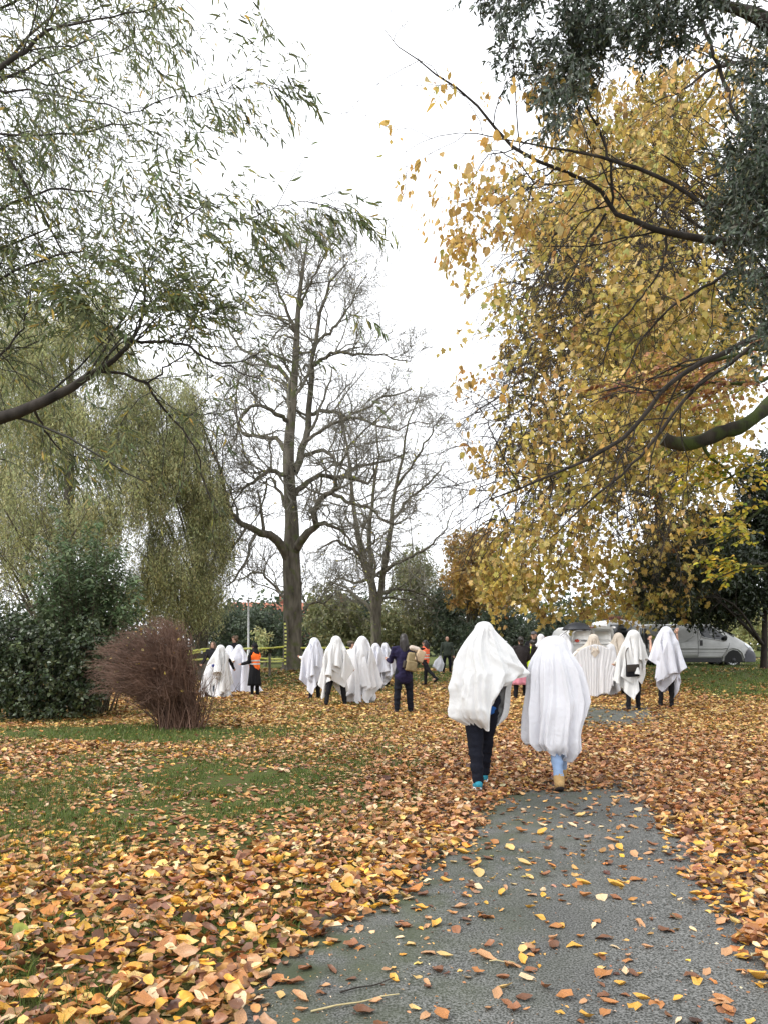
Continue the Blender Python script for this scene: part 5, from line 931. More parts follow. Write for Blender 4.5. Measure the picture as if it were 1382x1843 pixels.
def make_person(label, px, ytop, yfoot, face=0, group=None, skin='skin', Hk=1.0, P=None, trousers='black', trouser_w=1.0, shoes='black', top=None, top_len=.0, hair=None, skirt=None, vest=None, face_on=False, vox=.02, extra_top=0.0, loc=None):
    Y = None
    if loc is None:
        Y = 2076.0 / (yfoot - HY)
        for _ in range(8): x = (px - CX) * Y / F_PX; Y = (CAM_H - float(gz(x, Y))) * F_PX / (yfoot - HY)
        x = (px - CX) * Y / F_PX; loc = np.array([x, Y, float(gz(x, Y))])
    Y = loc[1]; H = (yfoot - ytop) * Y / F_PX * Hk - extra_top
    J = pose(H=H, **(P or {})); root = thing('person', label, 'person', loc, math.radians(face), group)
    blob('body', body_prims(J), M[skin], root, vox, (head_extra(J) if face_on else []) + hand_extra(J)); k = J['k']
    if face_on:
        for s in (1, -1):
            V, T, Q = ell_geo(J['head'] + np.array([.034 * s, .088, .036]) * k, np.array([.014, .008, .008]) * k, 8, 6); np_obj('eye', V, T, Q, None, M['eye'], root, True)
    if trousers:
        tp = []
        for i in (0, 1):
            h, kn, an = J['leg', i]; tw = trouser_w; tp += [('cap', h, kn, .10 * k * tw, .075 * k * tw), ('cap', kn, an + (kn - an) * .02, .074 * k * tw, .058 * k * tw)]
        tp += [('cap', J['pel'] + [-.06 * k, 0, 0], J['pel'] + [.06 * k, 0, 0], .128 * k, .128 * k), ('cap', J['pel'], J['pel'] + [0, 0, .1 * k], .13 * k, .125 * k)]
        blob('trousers', tp, M[trousers], root, vox)
    for i, s in ((0, 1), (1, -1)):
        h, kn, an = J['leg', i]; d = an - kn; pitch = math.atan2(d[1], -d[2]); f = np.array([.05 * s, math.cos(pitch * .8), math.sin(pitch * .8)]); up = norm(np.cross([1.0, 0, 0], f))
        if shoes == 'none': continue
        b = an - up * .035 * k
        blob('shoe', [('cap', b - f * .035 * k, b + f * .13 * k - up * .012 * k, .047 * k, .038 * k), ('cap', an + up * .045 * k, b, .044 * k, .05 * k)], M[shoes], root, .012, smooth_it=2)
    if skirt:
        mat, z0, r0, r1 = skirt; n = 40; th = np.linspace(0, 2 * np.pi, n, endpoint=False); V = []
        zt = J['pel'][2] + .1 * k
        for q, t in enumerate(np.linspace(0, 1, 9)):
            rr = (r0 + (r1 - r0) * t) * k * (1 + .09 * t * np.sin(th * 9 + 1.3 * np.sin(th * 2))); V.append(np.stack([rr * np.cos(th), rr * .8 * np.sin(th), np.full(n, zt + (z0 - zt) * t)], 1))
        V = np.concatenate(V); Q = [[i * n + j, i * n + (j + 1) % n, (i + 1) * n + (j + 1) % n, (i + 1) * n + j] for i in range(8) for j in range(n)]
        o = np_obj('skirt', V, None, Q, None, M[mat], root, True); md = o.modifiers.new('cloth', 'SOLIDIFY'); md.thickness = .01
    if top:
        tp = [('cap', J['pel'] + [0, 0, .02 * k - top_len], J['chest'], .155 * k * J['wide'], .165 * k * J['wide']), ('cap', J['pel'] + [-.05 * k, 0, -top_len], J['pel'] + [.05 * k, 0, -top_len], .15 * k * J['wide'], .15 * k * J['wide']), ('cap', J['chest'] + [-.09 * k, 0, .03], J['chest'] + [.09 * k, 0, .03], .135 * k, .135 * k), ('cap', J['arm', 0][0], J['arm', 1][0], .078 * k, .078 * k), ('cap', J['neck'] - [0, 0, .05 * k], J['neck'] + [0, 0, .03 * k], .075 * k, .065 * k)]
        for i in (0, 1):
            sh, el, wr = J['arm', i]; tp += [('cap', sh, el, .074 * k, .062 * k), ('cap', el, wr, .060 * k, .047 * k)]
        blob('jacket', tp, M[top], root, vox)
    if vest:
        tp = [('cap', J['pel'] + [0, 0, .0], J['chest'], .178 * k, .185 * k), ('cap', J['chest'] + [-.09 * k, 0, .0], J['chest'] + [.09 * k, 0, .03], .158 * k, .158 * k), ('cap', J['arm', 0][0] * .8 + J['arm', 1][0] * .2, J['arm', 1][0] * .8 + J['arm', 0][0] * .2, .09 * k, .09 * k)]
        blob('vest', tp, M[vest], root, vox)
        for zz in (.13, .24):
            c = J['pel'] + np.array([0, 0, zz * k]); n = 28; th = np.linspace(0, 2 * np.pi, n, endpoint=False); V = np.concatenate([np.stack([.188 * k * np.cos(th) * 1.05, .188 * k * np.sin(th), np.full(n, h)], 1) + [0, 0, c[2]] for h in (-.022, .022)]); Q = [[j, (j + 1) % n, n + (j + 1) % n, n + j] for j in range(n)]
            np_obj('reflective_band', V, None, Q, None, M['band'], root, True)
    hd = J['head']
    if hair == 'long': blob('hair', [('ell', hd + np.array([0, -.022, .04]) * k, np.array([.094, .104, .108]) * k), ('cap', hd + np.array([0, -.07, -.02]) * k, hd + np.array([0, -.10, -.26]) * k, .085 * k, .07 * k), ('cap', hd + np.array([.06, -.04, -.02]) * k, hd + np.array([.075, -.05, -.22]) * k, .045 * k, .035 * k), ('cap', hd + np.array([-.06, -.04, -.02]) * k, hd + np.array([-.075, -.05, -.22]) * k, .045 * k, .035 * k)], M['hair_dark'], root, .016)
    if hair == 'brown_long': blob('hair', [('ell', hd + np.array([0, -.022, .04]) * k, np.array([.098, .104, .108]) * k), ('cap', hd + np.array([.07, -.02, 0]) * k, hd + np.array([.10, .0, -.26]) * k, .05 * k, .045 * k), ('cap', hd + np.array([-.07, -.02, 0]) * k, hd + np.array([-.10, .0, -.26]) * k, .05 * k, .045 * k), ('cap', hd + np.array([0, -.06, -.02]) * k, hd + np.array([0, -.08, -.22]) * k, .07 * k, .06 * k)], M['hair_brown'], root, .016)
    if hair == 'curly': blob('hair', [('ell', hd + np.array([.05 * math.cos(a) * (1 + .2 * (q % 2)), .055 * math.sin(a) - .02, .07 + .03 * (q % 3 - 1)]) * k, np.array([.062, .062, .058]) * k) for q, a in enumerate(np.linspace(0, 2 * np.pi, 9)[:-1])] + [('ell', hd + np.array([.05 * s, -.04, .0]) * k, np.array([.06, .06, .07]) * k) for s in (1, -1)], M['hair_brown'], root, .014)
    if hair == 'bun': blob('hair', [('ell', hd + np.array([0, -.02, .045]) * k, np.array([.09, .102, .10]) * k), ('ell', hd + np.array([0, -.12, .04]) * k, np.array([.055, .05, .055]) * k), ('cap', hd + np.array([0, -.08, .0]) * k, hd + np.array([0, -.09, -.08]) * k, .06 * k, .05 * k)], M['hair_dark'], root, .014)
    if hair == 'cap': blob('flat_cap', [('ell', hd + np.array([0, -.01, .085]) * k, np.array([.10, .115, .058]) * k), ('ell', hd + np.array([0, .10, .062]) * k, np.array([.07, .06, .014]) * k)], M['cap'], root, .012); blob('hair', [('ell', hd + np.array([0, -.03, .02]) * k, np.array([.086, .088, .085]) * k)], M['hair_dark'], root, .014)
    if hair == 'grey_cap': blob('cap', [('ell', hd + np.array([0, -.01, .085]) * k, np.array([.092, .105, .06]) * k), ('ell', hd + np.array([0, .11, .06]) * k, np.array([.062, .065, .012]) * k)], M['grey'], root, .012); blob('hair', [('ell', hd + np.array([0, -.03, .02]) * k, np.array([.084, .086, .082]) * k)], M['hair_dark'], root, .014)
    if hair == 'hijab': blob('headscarf', [('ell', hd + np.array([0, -.015, .035]) * k, np.array([.10, .108, .118]) * k), ('cap', hd + np.array([0, -.02, -.06]) * k, J['neck'] + [0, -.02, -.03], .095 * k, .15 * k), ('ell', hd + np.array([0, -.04, .125]) * k, np.array([.05, .05, .04]) * k)], M['black'], root, .016)
    if hair == 'white_scarf': blob('white_headcloth', [('ell', hd + np.array([0, -.015, .04]) * k, np.array([.105, .112, .122]) * k), ('cap', hd + np.array([0, -.03, -.04]) * k, J['neck'] + [.02, -.04, -.05], .11 * k, .16 * k), ('cap', J['neck'] + [.05, -.08, 0], J['chest'] + [.14, -.10, .02], .12 * k, .06 * k), ('cap', J['neck'] + [-.02, -.06, 0], J['neck'] + [-.14, -.02, -.04], .11 * k, .07 * k)], M['sheet'], root, .016)
    root['_'] = 0; del root['_']
    return root, J
M['band'] = pmat('silver_tape', (.55, .55, .53), (.65, .65, .62), 10, .35, metal=.4)

# ------------------------------------------------------------------ cloth: sheets dropped over the figures (position based)
def drape(specs, N=42, steps=420, iters=2, seed=3):
    """specs: dict(J, size=(w,h), yaw, off=(x,y), inflate, wind, hem) -> list of (N*N,3) points"""
    rng = np.random.default_rng(seed); G = len(specs); P = np.empty((G, N, N, 3), np.float32); caps = []
    u = (np.arange(N) / (N - 1) - .5); sx = np.empty((G, 1, 1, 1), np.float32); sy = np.empty_like(sx); wind = np.zeros((G, 1, 1, 3), np.float32); D0 = np.zeros((G, N, N), np.float32); C0 = np.zeros((G, 1, 1, 3), np.float32)
    for g, s in enumerate(specs):
        J = s['J']; k = J['k']; w, h = s['size']; U, Vv = np.meshgrid(u * w, u * h, indexing='ij'); c, sn = math.cos(math.radians(s.get('yaw', 0))), math.sin(math.radians(s.get('yaw', 0)))
        U = U + s.get('off', (0, 0))[0]; Vv = Vv + s.get('off', (0, 0))[1]; hx, hy, hz = J['head']; d = np.sqrt(U * U + Vv * Vv)
        ca, sa = math.cos(math.radians(24)), math.sin(math.radians(24)); P[g, ..., 0] = hx + (c * U - sn * Vv) * ca; P[g, ..., 1] = hy + (sn * U + c * Vv) * ca; P[g, ..., 2] = hz + .185 * k - sa * d + .006 * rng.standard_normal(U.shape); D0[g] = d; C0[g, 0, 0] = (hx, hy, hz + .165 * k); sx[g], sy[g] = w / (N - 1), h / (N - 1); wind[g, 0, 0] = s.get('wind', (0, 0, 0))
        cp = [];
        for i in (0, 1):
            h_, kn, an = J['leg', i]; cp += [(h_, kn, .10 * k, .08 * k), (kn, an, .08 * k, .065 * k)]; sh, el, wr = J['arm', i]; el, wr = (sh - [0, 0, .2], sh - [0, -.05, .3]) if s.get('free') else (el, wr); cp += [(sh, el, .075 * k, .065 * k), (el, wr if s.get('free') else J['hand', i] + J['hdir', i] * .06, .062 * k, .055 * k)]
        cp += [(J['pel'], J['chest'], .185 * k, .19 * k), (J['arm', 0][0], J['arm', 1][0], .08 * k, .08 * k), (J['neck'], J['head'] + [0, 0, .0], .07 * k, .09 * k), (J['head'] + np.array([0, -.02, .03]) * k, J['head'] + np.array([0, .01, .04]) * k, .125 * k, .125 * k)]
        caps.append(cp)
    K = len(caps[0]); A = np.array([[q[0] for q in c] for c in caps], np.float32); Bq = np.array([[q[1] for q in c] for c in caps], np.float32); Ra = np.array([[q[2] for q in c] for c in caps], np.float32); Rb = np.array([[q[3] for q in c] for c in caps], np.float32)
    prev = P.copy(); dt = 1 / 130.0
    sd = np.sqrt(sx * sx + sy * sy); lx, ly, ld = sx[..., 0], sy[..., 0], sd[..., 0]
    def proj(a, b, rest, st, only_short=False):
        d = b - a; l = np.sqrt((d * d).sum(-1)) + 1e-9; e = (l - rest) / l * (.5 * st)
        if only_short: e = np.minimum(e, 0)
        d *= e[..., None]; a += d; b -= d
    for it in range(steps):
        vel = (P - prev) * .985; prev = P.copy(); P = P + vel; P[..., 2] -= 9.8 * dt * dt; P += wind * dt * dt * (.6 + .4 * math.sin(it * .07))
        for q in range(iters):
            dv = P - C0; l = np.sqrt((dv * dv).sum(-1)) + 1e-9; P = C0 + dv * np.minimum(1, (D0 * 1.01 + .01) / l)[..., None]      # never farther from the crown of the head than the cloth is long
            for s0 in (0, 1):
                n1 = (N - s0) // 2; proj(P[:, s0:s0 + 2 * n1:2], P[:, s0 + 1:s0 + 2 * n1:2], lx, 1.0); proj(P[:, :, s0:s0 + 2 * n1:2], P[:, :, s0 + 1:s0 + 2 * n1:2], ly, 1.0)
            for s0 in (0, 1):
                n1 = (N - s0) // 2; a, b = P[:, s0:s0 + 2 * n1:2], P[:, s0 + 1:s0 + 2 * n1:2]; proj(a[:, :, :-1], b[:, :, 1:], ld, .25); proj(a[:, :, 1:], b[:, :, :-1], ld, .25)
            if q == 0:
                for s0 in range(4):
                    n1 = len(range(s0 + 2, N, 4)); proj(P[:, s0:s0 + 4 * n1:4][:, :n1], P[:, s0 + 2::4][:, :n1], 2 * lx, .25, True); proj(P[:, :, s0:s0 + 4 * n1:4][:, :, :n1], P[:, :, s0 + 2::4][:, :, :n1], 2 * ly, .25, True)
            if q == iters - 1:
                X = P.reshape(G, -1, 3); pv = prev.reshape(G, -1, 3)
                for c in range(K):
                    a, b = A[:, c:c + 1], Bq[:, c:c + 1]; ab = b - a; t = np.clip(((X - a) * ab).sum(-1) / ((ab * ab).sum(-1) + 1e-9), 0, 1); d = X - (a + t[..., None] * ab); l = np.sqrt((d * d).sum(-1)) + 1e-9; rr = Ra[:, c:c + 1] + (Rb[:, c:c + 1] - Ra[:, c:c + 1]) * t + .012
                    hit = l < rr; push = np.where(hit, (rr - l) / l, 0); X += d * push[..., None]
                    # cotton clings: little sliding where it touches
                    if q == iters - 1:
                        mu = np.where(hit, .25 if c < K - 2 else .5, 0)[..., None]; X -= mu * (X - pv)
                g0 = X[..., 2] < .012; X[..., 2] = np.where(g0, .012, X[..., 2]); P = X.reshape(P.shape)
    return [P[g].reshape(-1, 3) for g in range(G)], N
def sheet_obj(V, N, mat, parent, name='sheet', sub=1, label=None):
    i, j = np.meshgrid(np.arange(N - 1), np.arange(N - 1), indexing='ij'); a = i * N + j; Q = np.stack([a, a + 1, a + N + 1, a + N], -1).reshape(-1, 4)
    o = np_obj(name, V, None, Q, None, mat, parent, True); s = o.modifiers.new('hem', 'SOLIDIFY'); s.thickness = .006; s.offset = 0; m = o.modifiers.new('fine', 'SUBSURF'); m.levels = sub; m.render_levels = sub
    if label: o['label'] = label
    return o
SHEETS = []
def ghost(label, px, ytop, yfoot, mat='sheet', size=(1.9, 1.9), yaw=45, off=(0, 0), wind=(0, 0, 0), free=False, **kw):
    kw.setdefault('extra_top', .035); kw.setdefault('top', 'offwhite'); root, J = make_person(label, px, ytop, yfoot, group=kw.pop('group', None), **kw); SHEETS.append(dict(J=J, size=size, yaw=yaw, off=off, wind=wind, root=root, mat=mat, free=free)); return root, J
G = 'people dressed as ghosts under white sheets'
S = dict(legs=((4, 2), (-4, 2)))
IN = ((20, 14, 30), (20, 14, 30))
# group left of the thick trunk
make_person('person with long brown hair in dark clothes behind the stooping sheeted figure at far left', 384, 1157, 1246, 175, P=dict(arms=IN), trousers='navy', top='black', hair='brown_long', face_on=True)
ghost('stooping sheeted figure at the far left with blue clothes showing under the sheet', 376, 1178, 1257, 'sheet', (1.95, 2.47), 20, (0, .15), group=G, face=-60, P=dict(lean=32, tilt=15, arms=((30, 10, 20), (30, 10, 20)), legs=((8, 4), (-6, 4))), trousers='navy', top='royal')
ghost('sheeted figure in grey jeans standing with legs wide apart at the left', 398, 1161, 1257, 'sheet_plain', (1.89, 2.27), 62, (.1, -.15), group=G, face=10, P=dict(splay=15, legs=((8, 2), (-8, 2)), arms=((28, 30, 10), (15, 34, 12))), trousers='grey_jeans', top='black')
ghost('slim sheeted figure between the wide legged one and the full length one at the left', 414, 1163, 1246, 'sheet_cool', (2.21, 2.47), 40, group=G, face=150, P=dict(arms=IN), trousers='navy')
ghost('sheeted figure wrapped to the ground beside the orange vest with the black headscarf', 431, 1161, 1247, 'sheet_cool', (2.99, 2.99), 25, group=G, face=200, P=dict(arms=((35, 14, 50), (35, 14, 50))), trousers='navy')
make_person('person with curly fair brown hair standing behind the left group of sheets', 423, 1147, 1240, 150, P=dict(arms=IN), trousers='navy', top='black', hair='curly', face_on=True)
make_person('person in orange vest, black headscarf and long black skirt beside the left group', 459, 1160, 1254, 60, P=dict(arms=((10, 10, 60), (14, 8, 62))), trousers='black', top='black', vest='orange', hair='hijab', skirt=('black', .33, .17, .24), face_on=True)
# group right of the thick trunk
ghost('sheeted figure nearest the thick trunk, black trousers and a folded corner at the back', 566, 1150, 1258, 'sheet_cool', (1.95, 1.95), 40, (-.1, .2), group=G, face=25, P=dict(S, arms=((22, 20, 40), (35, 15, 60))), trousers='black')
ghost('tall sheeted figure stepping with black trousers wide apart, second from the thick trunk', 605, 1146, 1270, 'sheet_plain', (1.95, 2.0), 42, (-.06, .22), group=G, face=-10, P=dict(splay=9, legs=((10, 2), (-12, 4)), arms=((15, 22, 25), (15, 22, 25))), trousers='black')
make_person('person in a flat cap with a white collar, behind and between two sheeted figures', 632, 1156, 1262, -60, P=dict(arms=IN), trousers='black', top='offwhite', hair='cap', face_on=True)
ghost('broad sheeted figure third from the thick trunk, its sheet hanging in points to the ankles', 652, 1147, 1266, 'sheet', (2.54, 2.54), 45, group=G, face=5, P=dict(S, arms=((12, 22, 22), (12, 22, 22))), trousers='navy')
ghost('sheeted figure with the cloth gathered like a hood, behind the broad one', 676, 1159, 1244, 'sheet_cool', (2.02, 2.27), 10, group=G, face=-40, P=dict(arms=((38, 20, 50), (30, 10, 50))), trousers='black')
ghost('smaller sheeted figure left of the backpack wearer with dark trousers', 693, 1158, 1235, 'sheet_cool', (2.21, 2.47), 35, group=G, face=-20, P=dict(S, arms=IN), trousers='dark_coat')
bp_root, bp_J = make_person('person with long dark hair in a navy rain jacket and navy trousers, seen from behind', 726, 1144, 1284, 12, P=dict(splay=6, legs=((2, 1), (-2, 1)), arms=((18, 16, 70), (25, 12, 70)), wide=1.08), trousers='navy', trouser_w=1.12, top='navy_coat', top_len=.16, hair='long', vox=.018)
make_person('person in a coral orange vest and black leggings stepping away with one leg back', 764, 1154, 1234, 62, P=dict(legs=((2, 0), (-34, 12)), splay=2, arms=((62, 8, 20), (70, 6, 15))), trousers='black', top='dark_coat', vest='coral', hair='long', face_on=True)
bald_root, bald_J = make_person('bald bearded man in a dark olive jumper standing alone on the grass', 804, 1147, 1213, 178, P=dict(splay=6, arms=((4, 12, 10), (4, 12, 10)), wide=1.12), trousers='navy', top='olive', face_on=True)
# behind the walking pair
make_person('person in a dark jacket and pink skirt seen from behind, hair tied back', 936, 1148, 1259, 8, P=dict(arms=((14, 8, 60), (14, 8, 60)), wide=1.1), trousers='black', top='dark_coat', top_len=.10, hair='bun', skirt=('pink', .42, .15, .25))
make_person('person in a bright yellow high visibility vest between two dark coats', 957, 1153, 1256, 30, P=dict(arms=((14, 8, 50), (14, 8, 50))), trousers='black', top='hiviz', hair='bun')
make_person('person in a black coat with white cloth wrapped round the head and shoulders', 972, 1145, 1257, 12, P=dict(arms=((14, 8, 50), (14, 8, 50)), wide=1.05), trousers='black', top='dark_coat', top_len=.12, hair='white_scarf')
make_person('person in a grey cap behind the one with the white headcloth', 960, 1139, 1249, 150, P=dict(arms=IN), trousers='black', top='black', hair='grey_cap', face_on=True)
make_person('person with brown hair whose head shows between the white headcloth and the walking figure', 981, 1149, 1254, 170, P=dict(arms=IN), trousers='black', top='brown', hair='curly', face_on=True)
um_root, um_J = ghost('sheeted figure under the black umbrella, mostly hidden by the walking figure', 1014, 1142, 1256, 'sheet', (2.47, 2.47), 40, group=G, face=150, P=dict(arms=((60, 5, 75), (20, 12, 30))), trousers='black')
# group in front of the vans
ghost('sheeted figure with cream head cloth spreading a white sheet wide before the white van', 1067, 1144, 1258, 'sheet_warm', (.95, .95), 45, group=G, face=0, P=dict(arms=((8, 62, 14), (8, 62, 14))), trousers='black')
cape_root, cape_J = SHEETS[-1]['root'], SHEETS[-1]['J']
ghost('cream sheeted figure half hidden behind the one with the black bag', 1112, 1141, 1254, 'sheet_warm', (2.47, 2.47), 40, group=G, face=160, P=dict(arms=IN), trousers='black')
ghost('short white sheeted figure bending left of the one with the black bag', 1098, 1160, 1255, 'sheet', (2.34, 2.47), 40, group=G, face=190, P=dict(arms=IN), trousers='dark_coat')
bag_root, bag_J = ghost('sheeted figure with slim black trousers and a black shoulder bag, sheet bunched at the waist', 1139, 1137, 1279, 'sheet_plain', (1.75, 1.95), 58, (-.16, .26), group=G, face=6, P=dict(splay=3, legs=((2, 0), (-2, 0)), arms=((30, 20, 55), (24, 14, 40))), trousers='black', trouser_w=.84)
ghost('sheeted figure with both bare forearms raised to the head, in front of the silver van', 1198, 1131, 1273, 'sheet_cool', (1.95, 2.5), 12, (.1, .1), free=True, group=G, face=-30, P=dict(splay=2, arms=((78, 0, 112), (38, 34, 122))), trousers='black', trouser_w=.9, top=None)
finish_blobs()
pts, NN = drape([dict(J=s['J'], size=s['size'], yaw=s['yaw'], off=s['off'], wind=s['wind'], free=s['free']) for s in SHEETS], N=44)
for s, V in zip(SHEETS, pts): sheet_obj(V, NN, M[s['mat']], s['root'])
print('people', round(time.time() - T_START, 1))
# ------------------------------------------------------------------ the walking pair in front
def shroud(prof, hem_back, hem_front, folds, nth=150, nv=84, seed=0, droop=1.0):
    """sheet over a walking figure: prof rows (z, left, right, back, front) half extents in metres from the axis, cx shift; hem heights by angle"""
    rng = np.random.default_rng(seed); prof = np.array(prof, float); th = np.linspace(0, 2 * np.pi, nth, endpoint=False); top = prof[0, 0]
    V = np.empty((nv, nth, 3)); x_ = np.cos(th); y_ = np.sin(th)
    for i in range(nv):
        t = (i / (nv - 1)) ** 1.0; V[i, :, 2] = 0
        hem = np.where(y_ < 0, hem_back(th), hem_front(th)); z = top - (top - hem) * t
        L, Rr, Bk, Fr, cx = [np.interp(-z, -prof[:, 0], prof[:, c]) for c in (1, 2, 3, 4, 5)]
        ex = 2 / 2.3; X = np.sign(x_) * np.abs(x_) ** ex; Yq = np.sign(y_) * np.abs(y_) ** ex
        rx = np.where(x_ > 0, Rr, L); ry = np.where(y_ > 0, Fr, Bk)
        f = folds(th, z, t) - .024 * smooth01(t * 3 - .6); rad = 1 + f / np.maximum(.5 * (rx + ry), .05)
        V[i, :, 0] = cx + X * rx * rad; V[i, :, 1] = Yq * ry * rad; V[i, :, 2] = z
    return V
def shroud_obj(V, mat, parent, name='sheet'):
    nv, nth, _ = V.shape; i, j = np.meshgrid(np.arange(nv - 1), np.arange(nth), indexing='ij'); a = i * nth + j; b = i * nth + (j + 1) % nth
    Q = np.stack([a, a + nth, b + nth, b], -1).reshape(-1, 4)[:, ::-1]; o = np_obj(name, V.reshape(-1, 3), None, Q, None, mat, parent, True)
    s = o.modifiers.new('hem', 'SOLIDIFY'); s.thickness = .005; s.offset = 0; m = o.modifiers.new('fine', 'SUBSURF'); m.levels = 1; m.render_levels = 1; return o
def ridge(x, s): return np.exp(-(x / s) ** 2)
def wrapd(a): return (a + np.pi) % (2 * np.pi) - np.pi
# first walker: white sheet, dark jeans, blue shirt
Yf = 8.0; loc = foot(866, Yf); loc[2] = float(path_z(loc[0], loc[1])) + .022; Hf = 1.74
w1, J1 = make_person('walker in white sheet, dark jeans and blue trainers with a blue shirt showing', 0, 1121, 1425, 3, G, P=dict(splay=-2.4, legs=((20, 8), (-6, 6)), arms=((42, 0, 78), (42, 0, 78)), wide=.82), trousers='navy', trouser_w=1.12, shoes='shoe_blue', top='blue_shirt', top_len=.09, vox=.014, loc=loc, extra_top=.07)
def px_x(u, Y=Yf): return (u - CX) * Y / F_PX - loc[0]
def px_z(v, Y=Yf): return CAM_H - (v - HY) * Y / F_PX - loc[2]
prof1 = []
for (v, l, r, bk, fr) in ((1118.5, 868, 872, .02, .02), (1120.5, 861, 879, .06, .06), (1125, 856, 884, .09, .09), (1133, 853, 888, .115, .12), (1144, 844, 893, .125, .14), (1155, 835, 899, .14, .17), (1166, 828, 906, .16, .20), (1177, 822, 912, .18, .23), (1190, 817, 921, .20, .27), (1200, 814, 928, .22, .30), (1211, 812, 936, .24, .33), (1226, 810, 927, .25, .34), (1251, 808, 922, .26, .34), (1275, 805, 925, .26, .32), (1290, 810, 922, .25, .29), (1299, 819, 915, .23, .26), (1309, 836, 904, .21, .23), (1330, 842, 900, .19, .2)):
    c = .5 * (px_x(l) + px_x(r)); prof1.append((px_z(v), (px_x(r) - px_x(l)) / 2, (px_x(r) - px_x(l)) / 2, bk, fr, c))
zb = px_z(1306)
def hem1(th):
    """back of the sheet: left part hangs to the knees, right part is drawn up to a corner by the right arm"""
    x = np.cos(th); a = np.where(x < .10, zb + .012 * np.sin(th * 17) - .03 * ridge(x - .0, .3), 0); up = np.interp(x, [.10, .135, .17, .45, .8, .97, 1.0], [zb, px_z(1275), px_z(1268), px_z(1246), px_z(1226), px_z(1213), px_z(1222)]); up = np.where(x < .10, a, up)
    return up + .02 * np.clip(-x - .55, 0, 1)
def hem1f(th):
    x = np.cos(th); return px_z(1308) + .02 * np.sin(th * 11 + 1) + .015 * np.sin(th * 23) - (px_z(1308) - px_z(1222)) * smooth01((x - .965) / .035)
rg = np.random.default_rng(4); fa = rg.uniform(0, 2 * np.pi, 26); fw = rg.uniform(.05, .13, 26); fh = rg.uniform(-.018, .026, 26); fs = rg.uniform(-.5, .5, 26)
def folds1(th, z, t):
    d = np.clip((px_z(1119) - z) / .5, 0, 1); f = np.zeros_like(th)
    for a, w_, h, s in zip(fa, fw, fh, fs): f += 1.7 * h * ridge(wrapd(th - a - s * (t - .5)), .75 * w_ * (1 + .8 * t)) * smooth01((t - .12) / .4)
    # a strong crease from the crown of the head down the middle of the back, shallow hollows either side
    x = np.cos(th); bk = np.sin(th) < 0; zz = (px_z(1119) - z)
    f += np.where(bk, .034 * ridge(x + .22 - .5 * zz * .5, .04) - .034 * ridge(x + .05 - .2 * zz, .08) + .026 * ridge(x - .40 + .2 * zz, .05) - .026 * ridge(x - .25, .07) - .022 * ridge(x + .55 - .3 * zz, .06), 0) * smooth01(zz / .25) * .9
    # diagonal pulls towards the raised corner on the right
    for q in range(5): f += np.where(bk, .020 * ridge((x - .95) * (.35 + .22 * q) + (z - px_z(1213)) * 1.0 + .05 * q, .022), 0) * smooth01((x + .2) / .5)
    crump = vnoise(np.stack([np.cos(th) * 4, np.sin(th) * 4, z * 7], -1), 1.0, 3) - .5; f += .016 * crump * smooth01((t - .45) / .4) + .006 * crump
    # crossing creases: sharp where the cloth has been folded
    q3 = np.stack([np.cos(th) * 2.2 + .6 * z, np.sin(th) * 2.2, z * 3.2 + np.cos(th) * 1.5], -1); f += .050 * (.35 - np.abs(2 * vnoise(q3, 1.0, 5) - 1)) * smooth01((t - .10) / .3); q4 = np.stack([np.cos(th) * 5 - 1.8 * z, np.sin(th) * 5, z * 6 + np.cos(th) * 3], -1); f += .034 * (.35 - np.abs(2 * vnoise(q4, 1.0, 6) - 1)) * smooth01((t - .25) / .3)
    # hem blown inwards, crumpled
    f += -.05 * smooth01((t - .90) / .10) + .018 * np.sin(th * 21 + 2 * np.sin(th * 3)) * smooth01((t - .86) / .14)
    return f
V1 = shroud(prof1, hem1, hem1f, folds1, 190, 96, 1)
shroud_obj(V1, M['sheet_thick'], w1)
# second walker: longer sheet in soft vertical folds, light jeans, tan boots
Yf = 8.05; loc = foot(1008, Yf); loc[2] = float(path_z(loc[0], loc[1])) + .010
w2, J2 = make_person('walker in long softly folded white sheet, light blue jeans and tan boots', 0, 1146, 1426, -3, G, P=dict(splay=-2.6, legs=((24, 6), (-10, 20)), arms=((40, 0, 75), (40, 0, 75)), wide=.86), trousers='jeans_blue', trouser_w=.95, shoes='tan_boot', top='pale_pink', vox=.014, loc=loc, extra_top=.07)
prof2 = []
for (v, l, r, bk, fr) in ((1144, 996, 1002, .02, .02), (1147, 982, 1014, .07, .07), (1156, 974, 1020, .11, .11), (1170, 969, 1025, .13, .14), (1185, 962, 1032, .16, .19), (1210, 955, 1044, .19, .24), (1240, 949, 1054, .22, .28), (1262, 946, 1060, .24, .30), (1285, 944, 1057, .26, .30), (1310, 943, 1050, .27, .30), (1335, 944, 1045, .26, .28), (1352, 951, 1044, .24, .26), (1366, 962, 1042, .21, .23), (1376, 975, 1035, .18, .2)):
    c = .5 * (px_x(l) + px_x(r)); prof2.append((px_z(v), (px_x(r) - px_x(l)) / 2, (px_x(r) - px_x(l)) / 2, bk, fr, c))
for i in (0, 1):
    h_, kn_, an_ = J2['leg', i]; u_ = norm(kn_ - an_); blob('boot_shaft', [('cap', an_ - u_ * .02, an_ + u_ * .055, .054, .058)], M['tan_boot'], w2, .012)
def hem2(th):
    x = np.cos(th); return np.interp(x, [-1, -.7, -.45, -.2, .1, .2, .35, .6, .8, .92, 1], [px_z(1340), px_z(1350), px_z(1348), px_z(1356), px_z(1362), px_z(1352), px_z(1362), px_z(1371), px_z(1369), px_z(1350), px_z(1300)]) + .010 * np.sin(th * 19)
